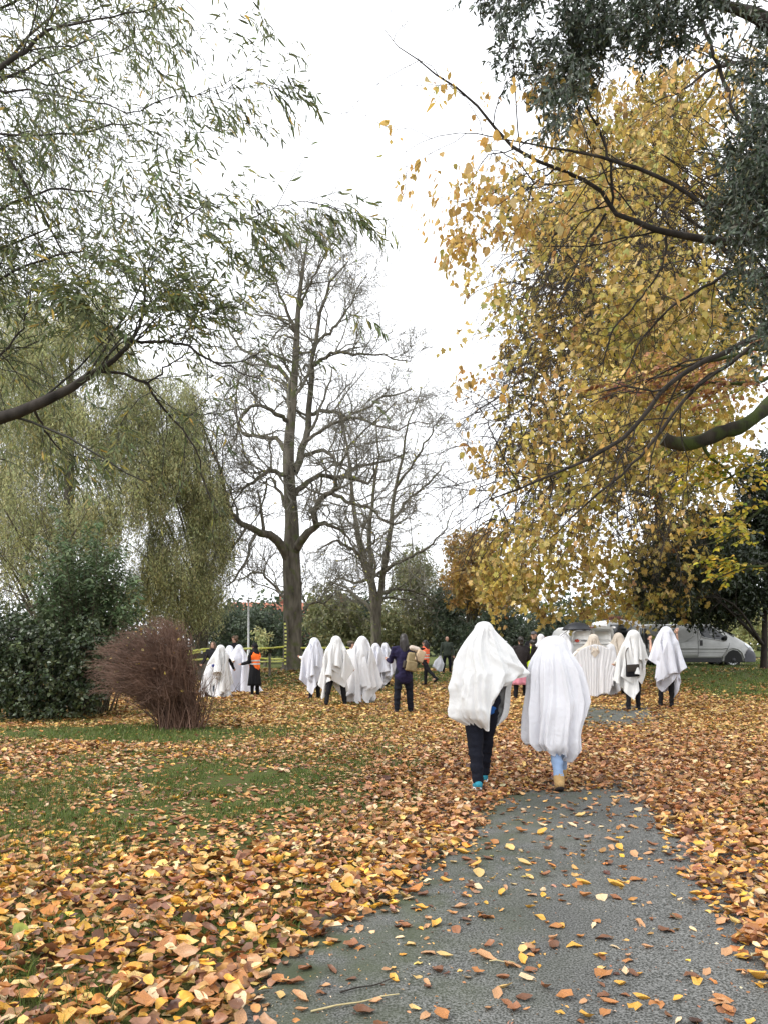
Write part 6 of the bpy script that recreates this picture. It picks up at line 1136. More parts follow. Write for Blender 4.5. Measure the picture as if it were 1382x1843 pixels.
def hem2f(th): x = np.cos(th); return np.interp(x, [-1, 0, .7, .92, 1], [px_z(1340), px_z(1345), px_z(1340), px_z(1310), px_z(1300)]) + .012 * np.sin(th * 13)
rg2 = np.random.default_rng(12); ga = np.linspace(0, 2 * np.pi, 30)[:-1] + rg2.normal(0, .07, 29); gw = rg2.uniform(.022, .06, 29); gh = np.where(np.arange(29) % 2, 1, -.8) * rg2.uniform(.012, .044, 29)
def folds2(th, z, t):
    f = np.zeros_like(th)
    for q, (a, w_, h) in enumerate(zip(ga, gw, gh)): f += h * ridge(wrapd(th - a - .10 * np.sin(3 * t + q)), w_ * (1 + .5 * t)) * smooth01((t - .05) / .25) * (1 + .5 * t)
    q3 = np.stack([np.cos(th) * 4.5 + .3 * z, np.sin(th) * 4.5, z * 2.2], -1); f += .034 * (.35 - np.abs(2 * vnoise(q3, 1.0, 5) - 1)) * smooth01((t - .15) / .3); crump = np.abs(2 * vnoise(np.stack([np.cos(th) * 5, np.sin(th) * 5, z * 6], -1), 1.0, 9) - 1); f += .022 * (.3 - crump) * smooth01((t - .6) / .35)
    x = np.cos(th); f += -.045 * smooth01((t - .93) / .07) + .016 * np.sin(th * 17 + 3 * np.sin(th * 2)) * smooth01((t - .88) / .12)
    # the arm pushes the cloth out on the right
    f += .03 * ridge(wrapd(th + .25), .35) * ridge(z - px_z(1258), .18) - .035 * ridge(wrapd(th + .62), .12) * smooth01((t - .35) / .2) * smooth01((.95 - t) / .2)
    return f
V2 = shroud(prof2, hem2, hem2f, folds2, 200, 96, 2)
shroud_obj(V2, M['sheet_thin'], w2)
finish_blobs()
for J, root, mat in ((J1, w1, 'sole'), (J2, w2, 'sole')):
    k = J['k']
    for i, s in ((0, 1), (1, -1)):
        h, kn, an = J['leg', i]; d = an - kn; pitch = math.atan2(d[1], -d[2]); f = np.array([.05 * s, math.cos(pitch * .8), math.sin(pitch * .8)]); up = norm(np.cross([1.0, 0, 0], f)); rt = np.cross(f, up); Rm = np.stack([rt, f, up], 1)
        V, T, Q = ell_geo([0, 0, 0], [1, 1, 1], 18, 4); V[:, 2] = np.clip(V[:, 2] * 2, -1, 1); V = V * np.array([.056, .138, .022]) * k; V = V @ Rm.T + an - up * .078 * k + f * .048 * k
        sh = [c for c in root.children if c.name.startswith('shoe')][i]; np_obj('sole', V, T, Q, None, M['sole'] if root is w1 else M['dark_coat'], sh, False)
print('front', round(time.time() - T_START, 1))
# ------------------------------------------------------------------ vans
def paint(name, c, metal=0.0, rough=.3, coat=.5, dirt=.25):
    m = pmat(name, tuple(np.array(c) * (1 - dirt)), c, 2.2, rough, 0, metal=metal, coat=coat); return m
M['silver'] = paint('silver_paint', (.33, .33, .315), .5, .38); M['white_paint'] = paint('white_paint', (.78, .79, .80), 0, .3, .4, .06)
M['glass'] = pmat('dark_glass', (.012, .014, .016), None, 5, .06, spec=.6); M['black_plastic'] = pmat('black_plastic', (.018, .018, .02), (.028, .028, .03), 20, .6); M['bumper'] = pmat('grey_bumper', (.06, .06, .075), (.075, .075, .09), 8, .55)
M['rubber'] = pmat('tyre_rubber', (.012, .012, .012), (.022, .021, .02), 10, .85); M['rim'] = pmat('alloy', (.55, .55, .56), None, 5, .3, metal=.8); M['lamp_glass'] = pmat('lamp_glass', (.62, .64, .66), None, 5, .08, metal=.5); M['seam'] = pmat('panel_gap', (.02, .02, .02), None, 5, .9); M['red_logo'] = pmat('red_print', (.50, .06, .04), (.56, .10, .06), 30, .5); M['grey_print'] = pmat('grey_print', (.22, .23, .25), None, 5, .5); M['tail_red'] = pmat('tail_lamp_red', (.35, .015, .015), None, 5, .2)
M['interior'] = pmat('cab_trim', (.03, .03, .032), (.05, .05, .05), 8, .8); M['cab_pale'] = pmat('pale_cab_trim', (.30, .30, .31), None, 5, .7); M['maroon'] = pmat('maroon_box', (.10, .030, .018), (.14, .045, .025), 6, .6); M['plate'] = pmat('yellow_plate', (.70, .55, .08), None, 5, .5)  # first two colour the imitated window reflections; the pale one also the indicator
def poly_on(surf, poly, off, n=6):
    """outline in (x, z) laid on the side surface y = surf(x, z), pushed out by off -> fan mesh"""
    p = np.array(poly, float); q = []
    for a, b in zip(p, np.roll(p, -1, 0)): q += [a + (b - a) * t for t in np.linspace(0, 1, n, endpoint=False)]
    q = np.array(q); c = q.mean(0); rings = [q, c + (q - c) * .66, c + (q - c) * .33]; V = [[x, surf(x, z) - off, z] for r_ in rings for x, z in r_] + [[c[0], surf(*c) - off, c[1]]]; m = len(q)
    Q = [[i * m + j, i * m + (j + 1) % m, (i + 1) * m + (j + 1) % m, (i + 1) * m + j] for i in range(2) for j in range(m)]; T = [[2 * m + j, 2 * m + (j + 1) % m, 3 * m] for j in range(m)]
    return np.array(V), np.array(T), np.array(Q)
def strip_on(surf, line, w, off, h=.006, n=8, closed=False):
    """a raised (or dark gap) strip following a line on the side"""
    p = np.array(line, float); p = np.vstack([p, p[:1]]) if closed else p; q = []
    for a, b in zip(p[:-1], p[1:]): q += [a + (b - a) * t for t in np.linspace(0, 1, n, endpoint=False)]
    q = np.array(q + [p[-1]]); t = np.gradient(q, axis=0); t /= np.linalg.norm(t, axis=1, keepdims=True) + 1e-9; nn = np.stack([-t[:, 1], t[:, 0]], 1); a, b = q + nn * w / 2, q - nn * w / 2
    V = np.array([[x, surf(x, z) - off, z] for x, z in a] + [[x, surf(x, z) - off, z] for x, z in b] + [[x, surf(x, z) - off + h, z] for x, z in a] + [[x, surf(x, z) - off + h, z] for x, z in b]); m = len(q); j = np.arange(m - 1)
    Q = np.concatenate([np.stack([j, j + 1, m + j + 1, m + j], 1), np.stack([2 * m + j, 2 * m + j + 1, j + 1, j], 1), np.stack([m + j, m + j + 1, 3 * m + j + 1, 3 * m + j], 1)]); return V, Q
def wheel(parent, c, r=.33, w=.22, spokes=10):
    n = 36; th = np.arange(n) * 2 * np.pi / n; root = None
    prof = [(-w / 2 + .02, r * .62), (-w / 2, r * .80), (-w / 2 + .02, r * .96), (-w * .3, r), (w * .3, r), (w / 2 - .02, r * .96), (w / 2, r * .8), (w / 2 - .02, r * .62)]
    V = np.concatenate([np.stack([rr * np.cos(th), np.full(n, y), rr * np.sin(th)], 1) for y, rr in prof]) + c; m = len(prof); Q = [[i * n + j, i * n + (j + 1) % n, (i + 1) * n + (j + 1) % n, (i + 1) * n + j] for i in range(m - 1) for j in range(n)]
    wh = np_obj('wheel', V, None, Q, None, M['rubber'], parent, True); a = Acc()
    prof = [(-w / 2 + .03, r * .64), (-w / 2 + .005, r * .62), (-w / 2 + .01, r * .56), (-w * .1, r * .54), (w * .2, r * .54)]; V = np.concatenate([np.stack([rr * np.cos(th), np.full(n, y), rr * np.sin(th)], 1) for y, rr in prof]) + c; Q = [[i * n + j, (i + 0) * n + (j + 1) % n, (i + 1) * n + (j + 1) % n, (i + 1) * n + j] for i in range(len(prof) - 1) for j in range(n)]; a.add(V, quads=Q)
    for q in range(spokes):
        t = q * 2 * np.pi / spokes; d = np.array([math.cos(t), 0, math.sin(t)]); s = np.array([-math.sin(t), 0, math.cos(t)]); y0 = -w / 2 + .015; V = np.array([d * r * .10 + s * .016, d * r * .10 - s * .016, d * r * .57 - s * .030, d * r * .57 + s * .030]); V = np.concatenate([V + [0, y0, 0], V + [0, y0 + .03, 0]]) + c; a.add(V, quads=[[0, 1, 2, 3], [0, 4, 5, 1], [1, 5, 6, 2], [3, 7, 4, 0]])
    V, T, Q = ell_geo(c + np.array([0, -w / 2 + .02, 0]), [r * .16, .02, r * .16]); a.add(V, T, Q); a.obj('rim', M['rim'], wh, False); V, T, Q = cap_geo(c + np.array([0, .0, 0]), c + np.array([0, .01, 0]), r * .5, r * .5); np_obj('hub', V, T, Q, None, M['black_plastic'], wh, True); return wh
def van_body(parent, mat, st, zb=.30):
    """loft: stations (x, top z, half width at the waist, half width at roof, roof rounding) -> body mesh and side surface"""
    st = np.array(st, float); u = [(0, 0), (.72, 0), (.93, .015), (1, .07), (1, .22), (1.0, .45), (.985, .62), (.95, .80), (.89, .92), (.80, .975), (.62, .995), (0, 1.0)]
    rings = []
    for (x, zt, hw, hr) in st:
        R_ = []
        for (f, h) in u:
            wd = hw if h < .5 else hw + (hr - hw) * smooth01((h - .5) / .5); R_.append([x, -f * wd, zb + (zt - zb) * h])
        R_ = np.array(R_); rings.append(np.vstack([R_, R_[-2:0:-1] * [1, -1, 1]]))
    V = np.concatenate(rings); n = len(rings[0]); m = len(rings); Q = [[i * n + j, i * n + (j + 1) % n, (i + 1) * n + (j + 1) % n, (i + 1) * n + j] for i in range(m - 1) for j in range(n)]
    a = Acc().add(V, quads=Q)
    for r_, rev in ((rings[0], True), (rings[-1], False)):
        c = r_.mean(0); T = [[n, (j + 1) % n, j] if rev else [n, j, (j + 1) % n] for j in range(n)]; a.add(np.vstack([r_, c]), T)
    o = a.obj('body', mat, parent, True)
    uf, uh = np.array([q[0] for q in u[3:]]), np.array([q[1] for q in u[3:]])
    def surf(x, z):
        zt, hw, hr = [np.interp(x, st[:, 0], st[:, c]) for c in (1, 2, 3)]; h = min(max((z - zb) / max(zt - zb, .05), .07), .99); f = np.interp(h, uh, uf); wd = hw if h < .5 else hw + (hr - hw) * smooth01((h - .5) / .5); return -f * wd
    return o, surf
def silver_van():
    Y = 33.2; x0 = (1158 - CX) * Y / F_PX; loc = np.array([x0 - .02, Y + .9, float(gz(x0 + 2.4, Y + .5)) - .16]); root = thing('van', 'silver panel van with dark bumper and dark cab window parked on the grass bank', 'van', loc)
    L = 4.95; S = [(0, 1.90, .92, .80), (.06, 1.93, .95, .83), (.3, 1.955, .955, .84), (1.2, 1.97, .955, .84), (2.6, 1.975, .955, .84), (3.0, 1.965, .955, .83), (3.25, 1.92, .955, .81), (3.5, 1.80, .955, .80), (3.8, 1.60, .955, .80), (4.1, 1.41, .95, .83), (4.35, 1.26, .94, .84), (4.6, 1.12, .91, .80), (4.78, 1.0, .86, .74), (4.88, .86, .80, .68), (4.93, .70, .74, .66)]
    b, sf = van_body(root, M['silver'], S, .30)
    def add(name, poly, mat, off=.004, parent=root): V, T, Q = poly_on(sf, poly, off); return np_obj(name, V, T, Q, None, M[mat], parent, True)
    def strip(name, line, w, mat, off=.004, h=.02, closed=False, parent=root): V, Q = strip_on(sf, line, w, off, h, closed=closed); return np_obj(name, V, None, Q, None, M[mat], parent, True)
    door = add('front_door', [(2.34, .55), (2.34, 1.88), (2.42, 1.93), (2.95, 1.91), (3.35, 1.73), (3.62, 1.50), (3.70, 1.12), (3.62, .95), (3.42, .62), (3.30, .55)], 'silver', .007)
    win = add('side_window', [(2.40, 1.80), (2.46, 1.89), (2.92, 1.87), (3.22, 1.70), (3.56, 1.40), (3.60, 1.24), (3.40, 1.235), (2.62, 1.36), (2.48, 1.44), (2.42, 1.58)], 'glass', .014); win.parent = door
    sm = strip('window_frame', [(2.40, 1.80), (2.46, 1.89), (2.92, 1.87), (3.22, 1.70), (3.56, 1.40), (3.60, 1.24), (3.40, 1.235), (2.62, 1.36), (2.48, 1.44), (2.42, 1.58)], .035, 'silver', .022, .02, True, win)
    strip('pillar', [(3.02, 1.85), (3.05, 1.30)], .05, 'black_plastic', .024, .02, parent=win); V, T, Q = ell_geo([2.92, sf(2.92, 1.50) - .010, 1.47], [.08, .012, .085]); np_obj('seat_reflection', V, T, Q, None, M['cab_pale'], win, True); V, T, Q = ell_geo([3.2, sf(3.2, 1.4) - .008, 1.43], [.10, .012, .05]); np_obj('wheel_reflection', V, T, Q, None, M['interior'], win, True)  # pale and dark blobs proud of the glass imitate seat and wheel reflections
    wsV = np.array([[2.98, -.70, 1.945], [2.98, .70, 1.945], [4.05, .74, 1.455], [4.05, -.74, 1.455]]) + [.03, 0, .012]; np_obj('windscreen', wsV, None, [[0, 1, 2, 3]], None, M['glass'], root)
    h_ = add('door_handle', [(2.41, 1.02), (2.41, 1.26), (2.53, 1.26), (2.53, 1.02)], 'black_plastic', .02, door)
    strip('door_gap', [(2.34, .58), (2.34, 1.88)], .014, 'seam', .010, .004, parent=door); strip('door_gap', [(3.44, .62), (3.66, .98), (3.70, 1.14)], .014, 'seam', .010, .004, parent=door)
    # pressed side panel with its light-catching lip and the two rubbing mouldings
    pan = add('side_panel', [(.22, 1.88), (2.08, 1.88), (2.16, 1.80), (2.18, 1.52), (1.82, 1.23), (.22, 1.17)], 'silver', -.004); strip('panel_lip', [(.20, 1.16), (1.82, 1.20), (2.20, 1.50), (2.20, 1.84), (2.12, 1.90), (.20, 1.90)], .03, 'silver', .016, .02, parent=pan)
    for (z, w_) in ((.90, .075), (.74, .03)): strip('side_moulding', [(.16, z), (2.30, z)], w_, 'silver', .022, .022)
    for (z, w_) in ((.90, .075), (.74, .03)): strip('door_moulding', [(2.38, z), (3.40, z), (3.58, z + .03)], w_, 'silver', .024, .022, parent=door)
    strip('slide_rail', [(.16, 1.13), (1.2, 1.15)], .02, 'seam', .006, .004); add('sill', [(.12, .31), (.12, .50), (3.35, .50), (3.35, .31)], 'black_plastic', .012)
    strip('wheel_arch', [(3.40, .36), (3.45, .60), (3.60, .82), (3.82, .92), (4.06, .88), (4.24, .72), (4.32, .50)], .07, 'silver', .03, .03); ar = add('arch_lining', [(3.46, .31), (3.50, .55), (3.64, .76), (3.84, .85), (4.04, .80), (4.20, .64), (4.26, .40), (4.26, .31)], 'seam', .006)
    wheel(root, np.array([3.86, -.83, .40]), .345, .22, 12); wheel(root, np.array([.78, -.83, .40]), .345, .22, 12); wheel(root, np.array([3.86, .83, .40]), .345, .22, 12); wheel(root, np.array([.78, .83, .40]), .345, .22, 12); strip('rear_arch', [(.34, .36), (.42, .62), (.60, .80), (.80, .86), (1.0, .80), (1.16, .62), (1.22, .36)], .06, 'silver', .03, .03)
    bm = add('front_bumper', [(4.33, .33), (4.36, .62), (4.50, .88), (4.70, .80), (4.86, .74), (4.92, .55), (4.86, .33)], 'bumper', .025); V, T, Q = ell_geo([4.72, 0, .56], [.28, .84, .25], 20, 8); np_obj('bumper_face', V, T, Q, None, M['bumper'], bm, True)
    lp = add('headlight', [(4.40, 1.08), (4.48, 1.16), (4.68, 1.03), (4.76, .86), (4.64, .86)], 'lamp_glass', .02); add('indicator', [(4.58, .90), (4.64, .99), (4.74, .90), (4.70, .86)], 'cab_pale', .026, lp)
    V, T, Q = ell_geo([3.50, sf(3.5, 1.35) - .12, 1.36], [.07, .12, .12]); np_obj('wing_mirror', V, T, Q, None, M['black_plastic'], root, True)
    # rear end: dark corner pillar, rear door standing open
    add('rear_window', [(.06, .9), (.06, 1.84), (.17, 1.86), (.17, .9)], 'black_plastic', .012); bl = box_geo([-.03, 0, .45], [.16, 1.72, .28]); np_obj('rear_bumper', bl[0], None, bl[1], None, M['black_plastic'], root)
    a = R(62); Rm = np.array([[math.cos(a), -math.sin(a), 0], [math.sin(a), math.cos(a), 0], [0, 0, 1]]); dV, dQ = box_geo([-.40, 0, 1.15], [.80, .05, 1.45]); dV[:, :2] -= [0, 0]; dV = dV @ Rm.T + [-.02, -.86, 0]; dr = np_obj('rear_door', dV, None, dQ, None, M['silver'], root); gV, gQ = box_geo([-.40, -.03, 1.52], [.58, .02, .5]); np_obj('pane', gV @ Rm.T + [-.02, -.86, 0], None, gQ, None, M['glass'], dr)
def white_van():
    Y = 30.6; loc = foot(1064, Y); root = thing('van', 'white van seen from behind with a small red badge on its rear doors', 'van', loc)
    # built with its length along +Y: rear doors face the camera
    hw = .96; prof = [(-.90, .34), (-.96, .5), (-.965, 1.0), (-.95, 1.4), (-.90, 1.75), (-.84, 1.92), (-.74, 1.985), (-.4, 2.02), (0, 2.03)]; ring = np.array(prof + [(-x, z) for x, z in prof[-2::-1]]); n = len(ring); rows = []
    for y, s, dz in ((0, .985, 0), (.04, 1, 0), (.5, 1, .01), (2.6, 1, 0), (3.2, .98, -.1), (3.9, .95, -.62), (4.5, .88, -.85), (4.75, .8, -1.0)):
        r_ = ring * [s, 1]; zz = np.where(r_[:, 1] > 1.0, np.maximum(r_[:, 1] + dz * (r_[:, 1] - 1.0) / 1.03, .9), r_[:, 1]); rows.append(np.stack([r_[:, 0], np.full(n, y), zz], 1))
    V = np.concatenate(rows); Q = [[i * n + j, i * n + j + 1, (i + 1) * n + j + 1, (i + 1) * n + j] for i in range(len(rows) - 1) for j in range(n - 1)]; a = Acc().add(V, quads=Q); c = np.array([0, 0, 1.1]); a.add(np.vstack([rows[0], c]), [[n, j, (j + 1) % n] for j in range(n)]); c2 = rows[-1].mean(0); a.add(np.vstack([rows[-1], c2]), [[n, (j + 1) % n, j] for j in range(n)]); a.obj('body', M['white_paint'], root, True)
    def plate(name, pts, y, mat, parent, th=.012):
        p = np.array(pts, float); m = len(p); V = np.concatenate([np.stack([p[:, 0], np.full(m, y), p[:, 1]], 1), np.stack([p[:, 0], np.full(m, y + th), p[:, 1]], 1)]); Q = [[j, (j + 1) % m, m + (j + 1) % m, m + j] for j in range(m)]; c = V[:m].mean(0); T = [[2 * m, j, (j + 1) % m] for j in range(m)]; return np_obj(name, np.vstack([V, c]), T, Q, None, M[mat], parent)
    for s in (-1, 1):
        d = plate('rear_door', [(s * .012, .52), (s * .86, .52), (s * .90, 1.0), (s * .885, 1.4), (s * .83, 1.76), (s * .74, 1.88), (s * .012, 1.92)][::s], -.022, 'white_paint', root)
        plate('pressed_panel', [(s * .08, 1.30), (s * .78, 1.30), (s * .74, 1.72), (s * .66, 1.80), (s * .08, 1.82)][::s], -.034, 'white_paint', d)
        for z in (1.22, 1.42, 1.02): plate('rib', [(s * .08, z), (s * .80, z), (s * .80, z + .045), (s * .08, z + .045)][::s], -.045, 'white_paint', d, .02)
        fr = [(s * .08, 1.30), (s * .78, 1.30), (s * .74, 1.72), (s * .66, 1.80), (s * .08, 1.82)]
        for p, q in zip(fr, fr[1:] + fr[:1]):
            v = np.array([[p[0], -.04, p[1]], [q[0], -.04, q[1]]]); V, Q = tubes(v[None].astype(float), np.full((1, 2), .011), 4); np_obj('panel_edge', V, None, Q, None, M['grey_print'] if abs(p[1] - q[1]) < .05 and p[1] > 1.5 else M['white_paint'], d)
        plate('tail_lamp', [(s * .905, .62), (s * .955, .62), (s * .955, 1.12), (s * .905, 1.12)][::s], -.02, 'tail_red', root); V, T, Q = ell_geo([s * 1.06, 3.3, 1.25], [.09, .07, .13]); np_obj('wing_mirror', V, T, Q, None, M['black_plastic'], root, True)
        for yy in (.75, 3.6):
            Vw, Tw, Qw = cap_geo([s * .86, yy, .33], [s * .80, yy, .33], .02, .02); th = np.arange(28) * 2 * np.pi / 28; Vw = np.concatenate([np.stack([np.full(28, x_), yy + r_ * np.cos(th), .33 + r_ * np.sin(th)], 1) for x_, r_ in ((s * .93, .2), (s * .95, .31), (s * .90, .335), (s * .76, .335), (s * .74, .2))]); np_obj('wheel', Vw, None, [[i * 28 + j, i * 28 + (j + 1) % 28, (i + 1) * 28 + (j + 1) % 28, (i + 1) * 28 + j] for i in range(4) for j in range(28)], None, M['rubber'], root, True)
    V, Q = box_geo([0, -.05, .44], [1.86, .14, .2]); np_obj('rear_bumper', V, None, Q, None, M['black_plastic'], root); V, Q = box_geo([.0, -.03, 1.955], [.20, .03, .035]); np_obj('brake_lamp', V, None, Q, None, M['tail_red'], root)
    V, Q = box_geo([0, -.05, .80], [.5, .02, .11]); np_obj('number_plate', V, None, Q, None, M['plate'], root)
    # printed badge: a scalloped red roundel with grey lettering beside it, too small to read in the photograph
    lx, lz = (1037 - CX) * Y / F_PX - loc[0], CAM_H - (1153 - HY) * Y / F_PX - loc[2]; th = np.linspace(0, 2 * np.pi, 40, endpoint=False); rr = .075 * (1 + .14 * np.sin(th * 6)); bd = plate('badge', [(lx + 1.25 * r_ * math.cos(t), lz + .8 * r_ * math.sin(t)) for r_, t in zip(rr, th)], -.050, 'red_logo', root, .006)
    for q in range(6):
        x = lx + .16 + q * .042; h = .05 if q in (2, 3) else .034; plate('lettering', [(x, lz - .012), (x + .030, lz - .012), (x + .030, lz - .012 + h), (x, lz - .012 + h)], -.050, 'grey_print', bd, .004)
def third_vehicle():
    Y = 36.0; loc = foot(1122, Y); root = thing('van', 'white vehicle with maroon brown roof box glimpsed between the white and silver vans', 'van', loc)
    prof = [(-.85, .34), (-.9, .6), (-.9, 1.1), (-.84, 1.7), (-.78, 1.95), (-.6, 2.02), (0, 2.04)]; ring = np.array(prof + [(-x, z) for x, z in prof[-2::-1]]); n = len(ring); rows = [np.stack([ring[:, 0] * s, np.full(n, y), ring[:, 1] * h], 1) for y, s, h in ((0, .97, 1), (.1, 1, 1), (2.6, 1, 1), (3.3, .96, .86), (3.9, .9, .52), (4.4, .8, .45))]
    V = np.concatenate(rows); Q = [[i * n + j, i * n + j + 1, (i + 1) * n + j + 1, (i + 1) * n + j] for i in range(5) for j in range(n - 1)]; a = Acc().add(V, quads=Q); a.add(np.vstack([rows[0], [0, 0, 1.1]]), [[n, j, (j + 1) % n] for j in range(n)]); a.obj('body', M['white_paint'], root, True)
    for s in (-1, 1):
        for yy in (.7, 3.5):
            th = np.arange(24) * 2 * np.pi / 24; Vw = np.concatenate([np.stack([np.full(24, x_), yy + r_ * np.cos(th), .33 + r_ * np.sin(th)], 1) for x_, r_ in ((s * .90, .2), (s * .92, .32), (s * .75, .33), (s * .72, .2))]); np_obj('wheel', Vw, None, [[i * 24 + j, i * 24 + (j + 1) % 24, (i + 1) * 24 + (j + 1) % 24, (i + 1) * 24 + j] for i in range(3) for j in range(24)], None, M['rubber'], root, True)
    V, Q = box_geo([.0, -.02, 1.5], [1.3, .03, .6]); np_obj('rear_window', V, None, Q, None, M['glass'], root)
    for (x, w_, h, z) in ((-.30, .60, .16, 2.12),): V, Q = box_geo([x, .6, z], [w_, 1.0, h]); np_obj('roof_box', V, None, Q, None, M['maroon'], root)
silver_van(); white_van(); third_vehicle()
print('vans', round(time.time() - T_START, 1))
# ------------------------------------------------------------------ things carried, tapes, lamp post, far house
M['tape'] = pmat('yellow_tape', (.72, .74, .10), (.80, .80, .30), 3, .4); M['tape_black'] = pmat('black_tape', (.02, .02, .015), None, 5, .5); M['post'] = pmat('galvanised', (.42, .43, .43), (.52, .53, .53), 8, .5, metal=.3); M['um'] = pmat('umbrella_cloth', (.022, .024, .030), (.03, .032, .04), 6, .5); M['brick_far'] = pmat('red_brick_wall', (.26, .10, .07), (.33, .14, .10), 40, .9); M['roof_tile'] = pmat('red_roof_tiles', (.30, .10, .06), (.38, .15, .09), 30, .9); M['chain'] = pmat('paper_white', (.8, .8, .78), None, 5, .8); M['khaki_leather'] = pmat('khaki_canvas', (.20, .15, .07), (.27, .21, .11), 14, .8, .3); M['pale_canvas'] = pmat('pale_canvas', (.48, .40, .33), (.58, .50, .43), 14, .8, .3); M['strap'] = pmat('dark_strap', (.03, .022, .015), None, 5, .7); M['tan_canvas'] = pmat('tan_canvas', (.42, .31, .20), (.50, .38, .25), 14, .8, .3)
def to_world(root, p): a = root.rotation_euler[2]; p = np.asarray(p, float); return np.array([root.location[0] + p[0] * math.cos(a) - p[1] * math.sin(a), root.location[1] + p[0] * math.sin(a) + p[1] * math.cos(a), root.location[2] + p[2]])
def tape(label, pts, w=.075, sag=.10, seed=0):
    """barrier tape: a thin twisting ribbon that sags between its supports; pts in (px, py, Y)"""
    rng = np.random.default_rng(seed); P = []
    W = [at(*p) for p in pts]
    for a, b in zip(W[:-1], W[1:]):
        t = np.linspace(0, 1, 26)[:-1]; L = np.linalg.norm(b - a); q = a + (b - a) * t[:, None]; q[:, 2] -= 4 * sag * min(L / 5, 1) * t * (1 - t); P.append(q)
    P = np.vstack(P + [W[-1:]]); n = len(P); tw = np.cumsum(rng.normal(0, .10, n)) * .8 + .35 * np.sin(np.arange(n) * .25 + seed); u = np.stack([np.zeros(n), np.sin(tw), np.cos(tw)], 1) * w / 2; V = np.concatenate([P + u, P - u]); j = np.arange(n - 1); Q = np.stack([j, j + 1, n + j + 1, n + j], 1)
    o = np_obj('barrier_tape', V - P[0], None, Q, None, M['tape']); o.location = tuple(P[0]); md = o.modifiers.new('film', 'SOLIDIFY'); md.thickness = .002; tag(o, label, 'tape', 'yellow barrier tapes round the trees'); return o
Yt = 33.0
tape('upper yellow tape running from behind the purple brown bush to the thick trunk', [(300, 1176, 27.5), (368, 1168, 30), (450, 1167, 31.5), (512, 1164, Yt)], .085, .06, 1)
tape('second yellow tape just under the upper one, left of the lamp post', [(300, 1182, 27.4), (368, 1172, 30), (420, 1168, 31)], .06, .05, 2)
tape('lower yellow tape left of the thick trunk', [(300, 1188, 27.5), (368, 1186, 30), (450, 1183, 31.5), (512, 1186, Yt)], .075, .06, 3)
tape('lowest yellow tape, just left of the thick trunk under the lower one', [(440, 1190, 31.4), (480, 1191, 32), (512, 1190, Yt)], .06, .04, 4)
tape('upper yellow tape right of the thick trunk, behind the sheeted group', [(542, 1166, Yt), (600, 1165, 34), (668, 1161, 43.4)], .08, .05, 5)
tape('lower yellow tape right of the thick trunk, behind the sheeted group', [(542, 1187, Yt), (600, 1183, 34), (668, 1180, 43.4)], .07, .05, 6)
tape('lowest yellow tape right of the thick trunk, behind the nearest sheeted figure', [(542, 1192, Yt), (600, 1190, 34), (668, 1186, 43.4)], .06, .05, 7)
# striped rope of twisted yellow and black tape hanging down the trunk
root = thing('hanging_tape', 'twisted yellow and black tape hanging down the left side of the thick trunk', 'tape', at(514, 1195, Yt - .45)); b0 = np.array(root.location)
P = catmull([at(513, 1118, Yt - .4), at(515, 1145, Yt - .46), at(514, 1170, Yt - .48), at(514, 1196, Yt - .45)], 25)
for i in range(24):
    V, Q = tubes(P[None, i:i + 2] - b0, np.full((1, 2), .05), 6); np_obj('tape_band', V, None, Q, None, M['tape' if i % 2 else 'tape_black'], root, True)
o = np_obj('paper_tag', *(lambda b: (b[0], None, b[1]))(box_geo([0, 0, 0], [.07, .01, .11])), None, M['chain']); o.location = tuple(at(364, 1174, 29.7)); tag(o, 'small white tag hanging on the tape at the left', 'tag')
# lamp post
lp = thing('lamp_post', 'thin pale grey lamp post behind the orange vest and left of the thick trunk', 'lamp post', foot(448, 37)); k = float(CAM_H - (1082 - HY) * 37 / F_PX - lp.location[2])
V, Q = tubes(np.array([[[0, 0, -.1], [0, 0, 1.0], [0, 0, 1.01], [0, 0, k]]], float), np.array([[.075, .075, .05, .04]]), 10); np_obj('pole', V, None, Q, None, M['post'], lp, True); V, T, Q = ell_geo([0, -.12, k + .02], [.09, .24, .06]); np_obj('lantern', V, T, Q, None, M['post'], lp, True)
# low wooden posts beyond the tape (left)
for (u, v0, v1, lab) in ((486, 1176, 1204, 'short round wooden post under the tape right of the lamp post'), (352, 1175, 1210, 'short round wooden post under the tape left of the brown haired person')):
    Y = 31.0; f = foot(u, Y); h = float(CAM_H - (v0 - HY) * Y / F_PX - f[2]); V, Q = tubes(np.array([[[0, 0, -.1], [0, 0, h * .5], [0, 0, h], [0, 0, h + .005]]], float), np.array([[.055, .053, .05, .002]]), 10); o = np_obj('wooden_post', V, None, Q, None, M['bark_grey'], None, True); o.location = tuple(f); tag(o, lab, 'post')
# umbrella
c = at(1037, 1124, float(um_root.location[1]) + .1); hand = to_world(um_root, um_J['hand', 0]); root = thing('umbrella', 'open black umbrella with small white marks held above the crowd before the white van', 'umbrella', c); ng, nr = 8, 8; th = np.linspace(0, 2 * np.pi, ng * 6, endpoint=False); V = []
for i in range(nr + 1):
    t = i / nr; sag = 1 - .06 * t * np.abs(np.sin(th * ng / 2)); rr = .43 * math.sin(t * 1.35) / math.sin(1.35); V.append(np.stack([rr * np.cos(th) * sag, rr * np.sin(th) * sag, np.full(len(th), .27 * math.cos(t * 1.45) - .21) + .02 * t ** 3 * np.abs(np.sin(th * ng / 2))], 1))
m = len(th); Q = [[i * m + j, i * m + (j + 1) % m, (i + 1) * m + (j + 1) % m, (i + 1) * m + j] for i in range(nr) for j in range(m)]; o = np_obj('canopy', np.concatenate(V), None, Q, None, M['um'], root, True); md = o.modifiers.new('cloth', 'SOLIDIFY'); md.thickness = .004
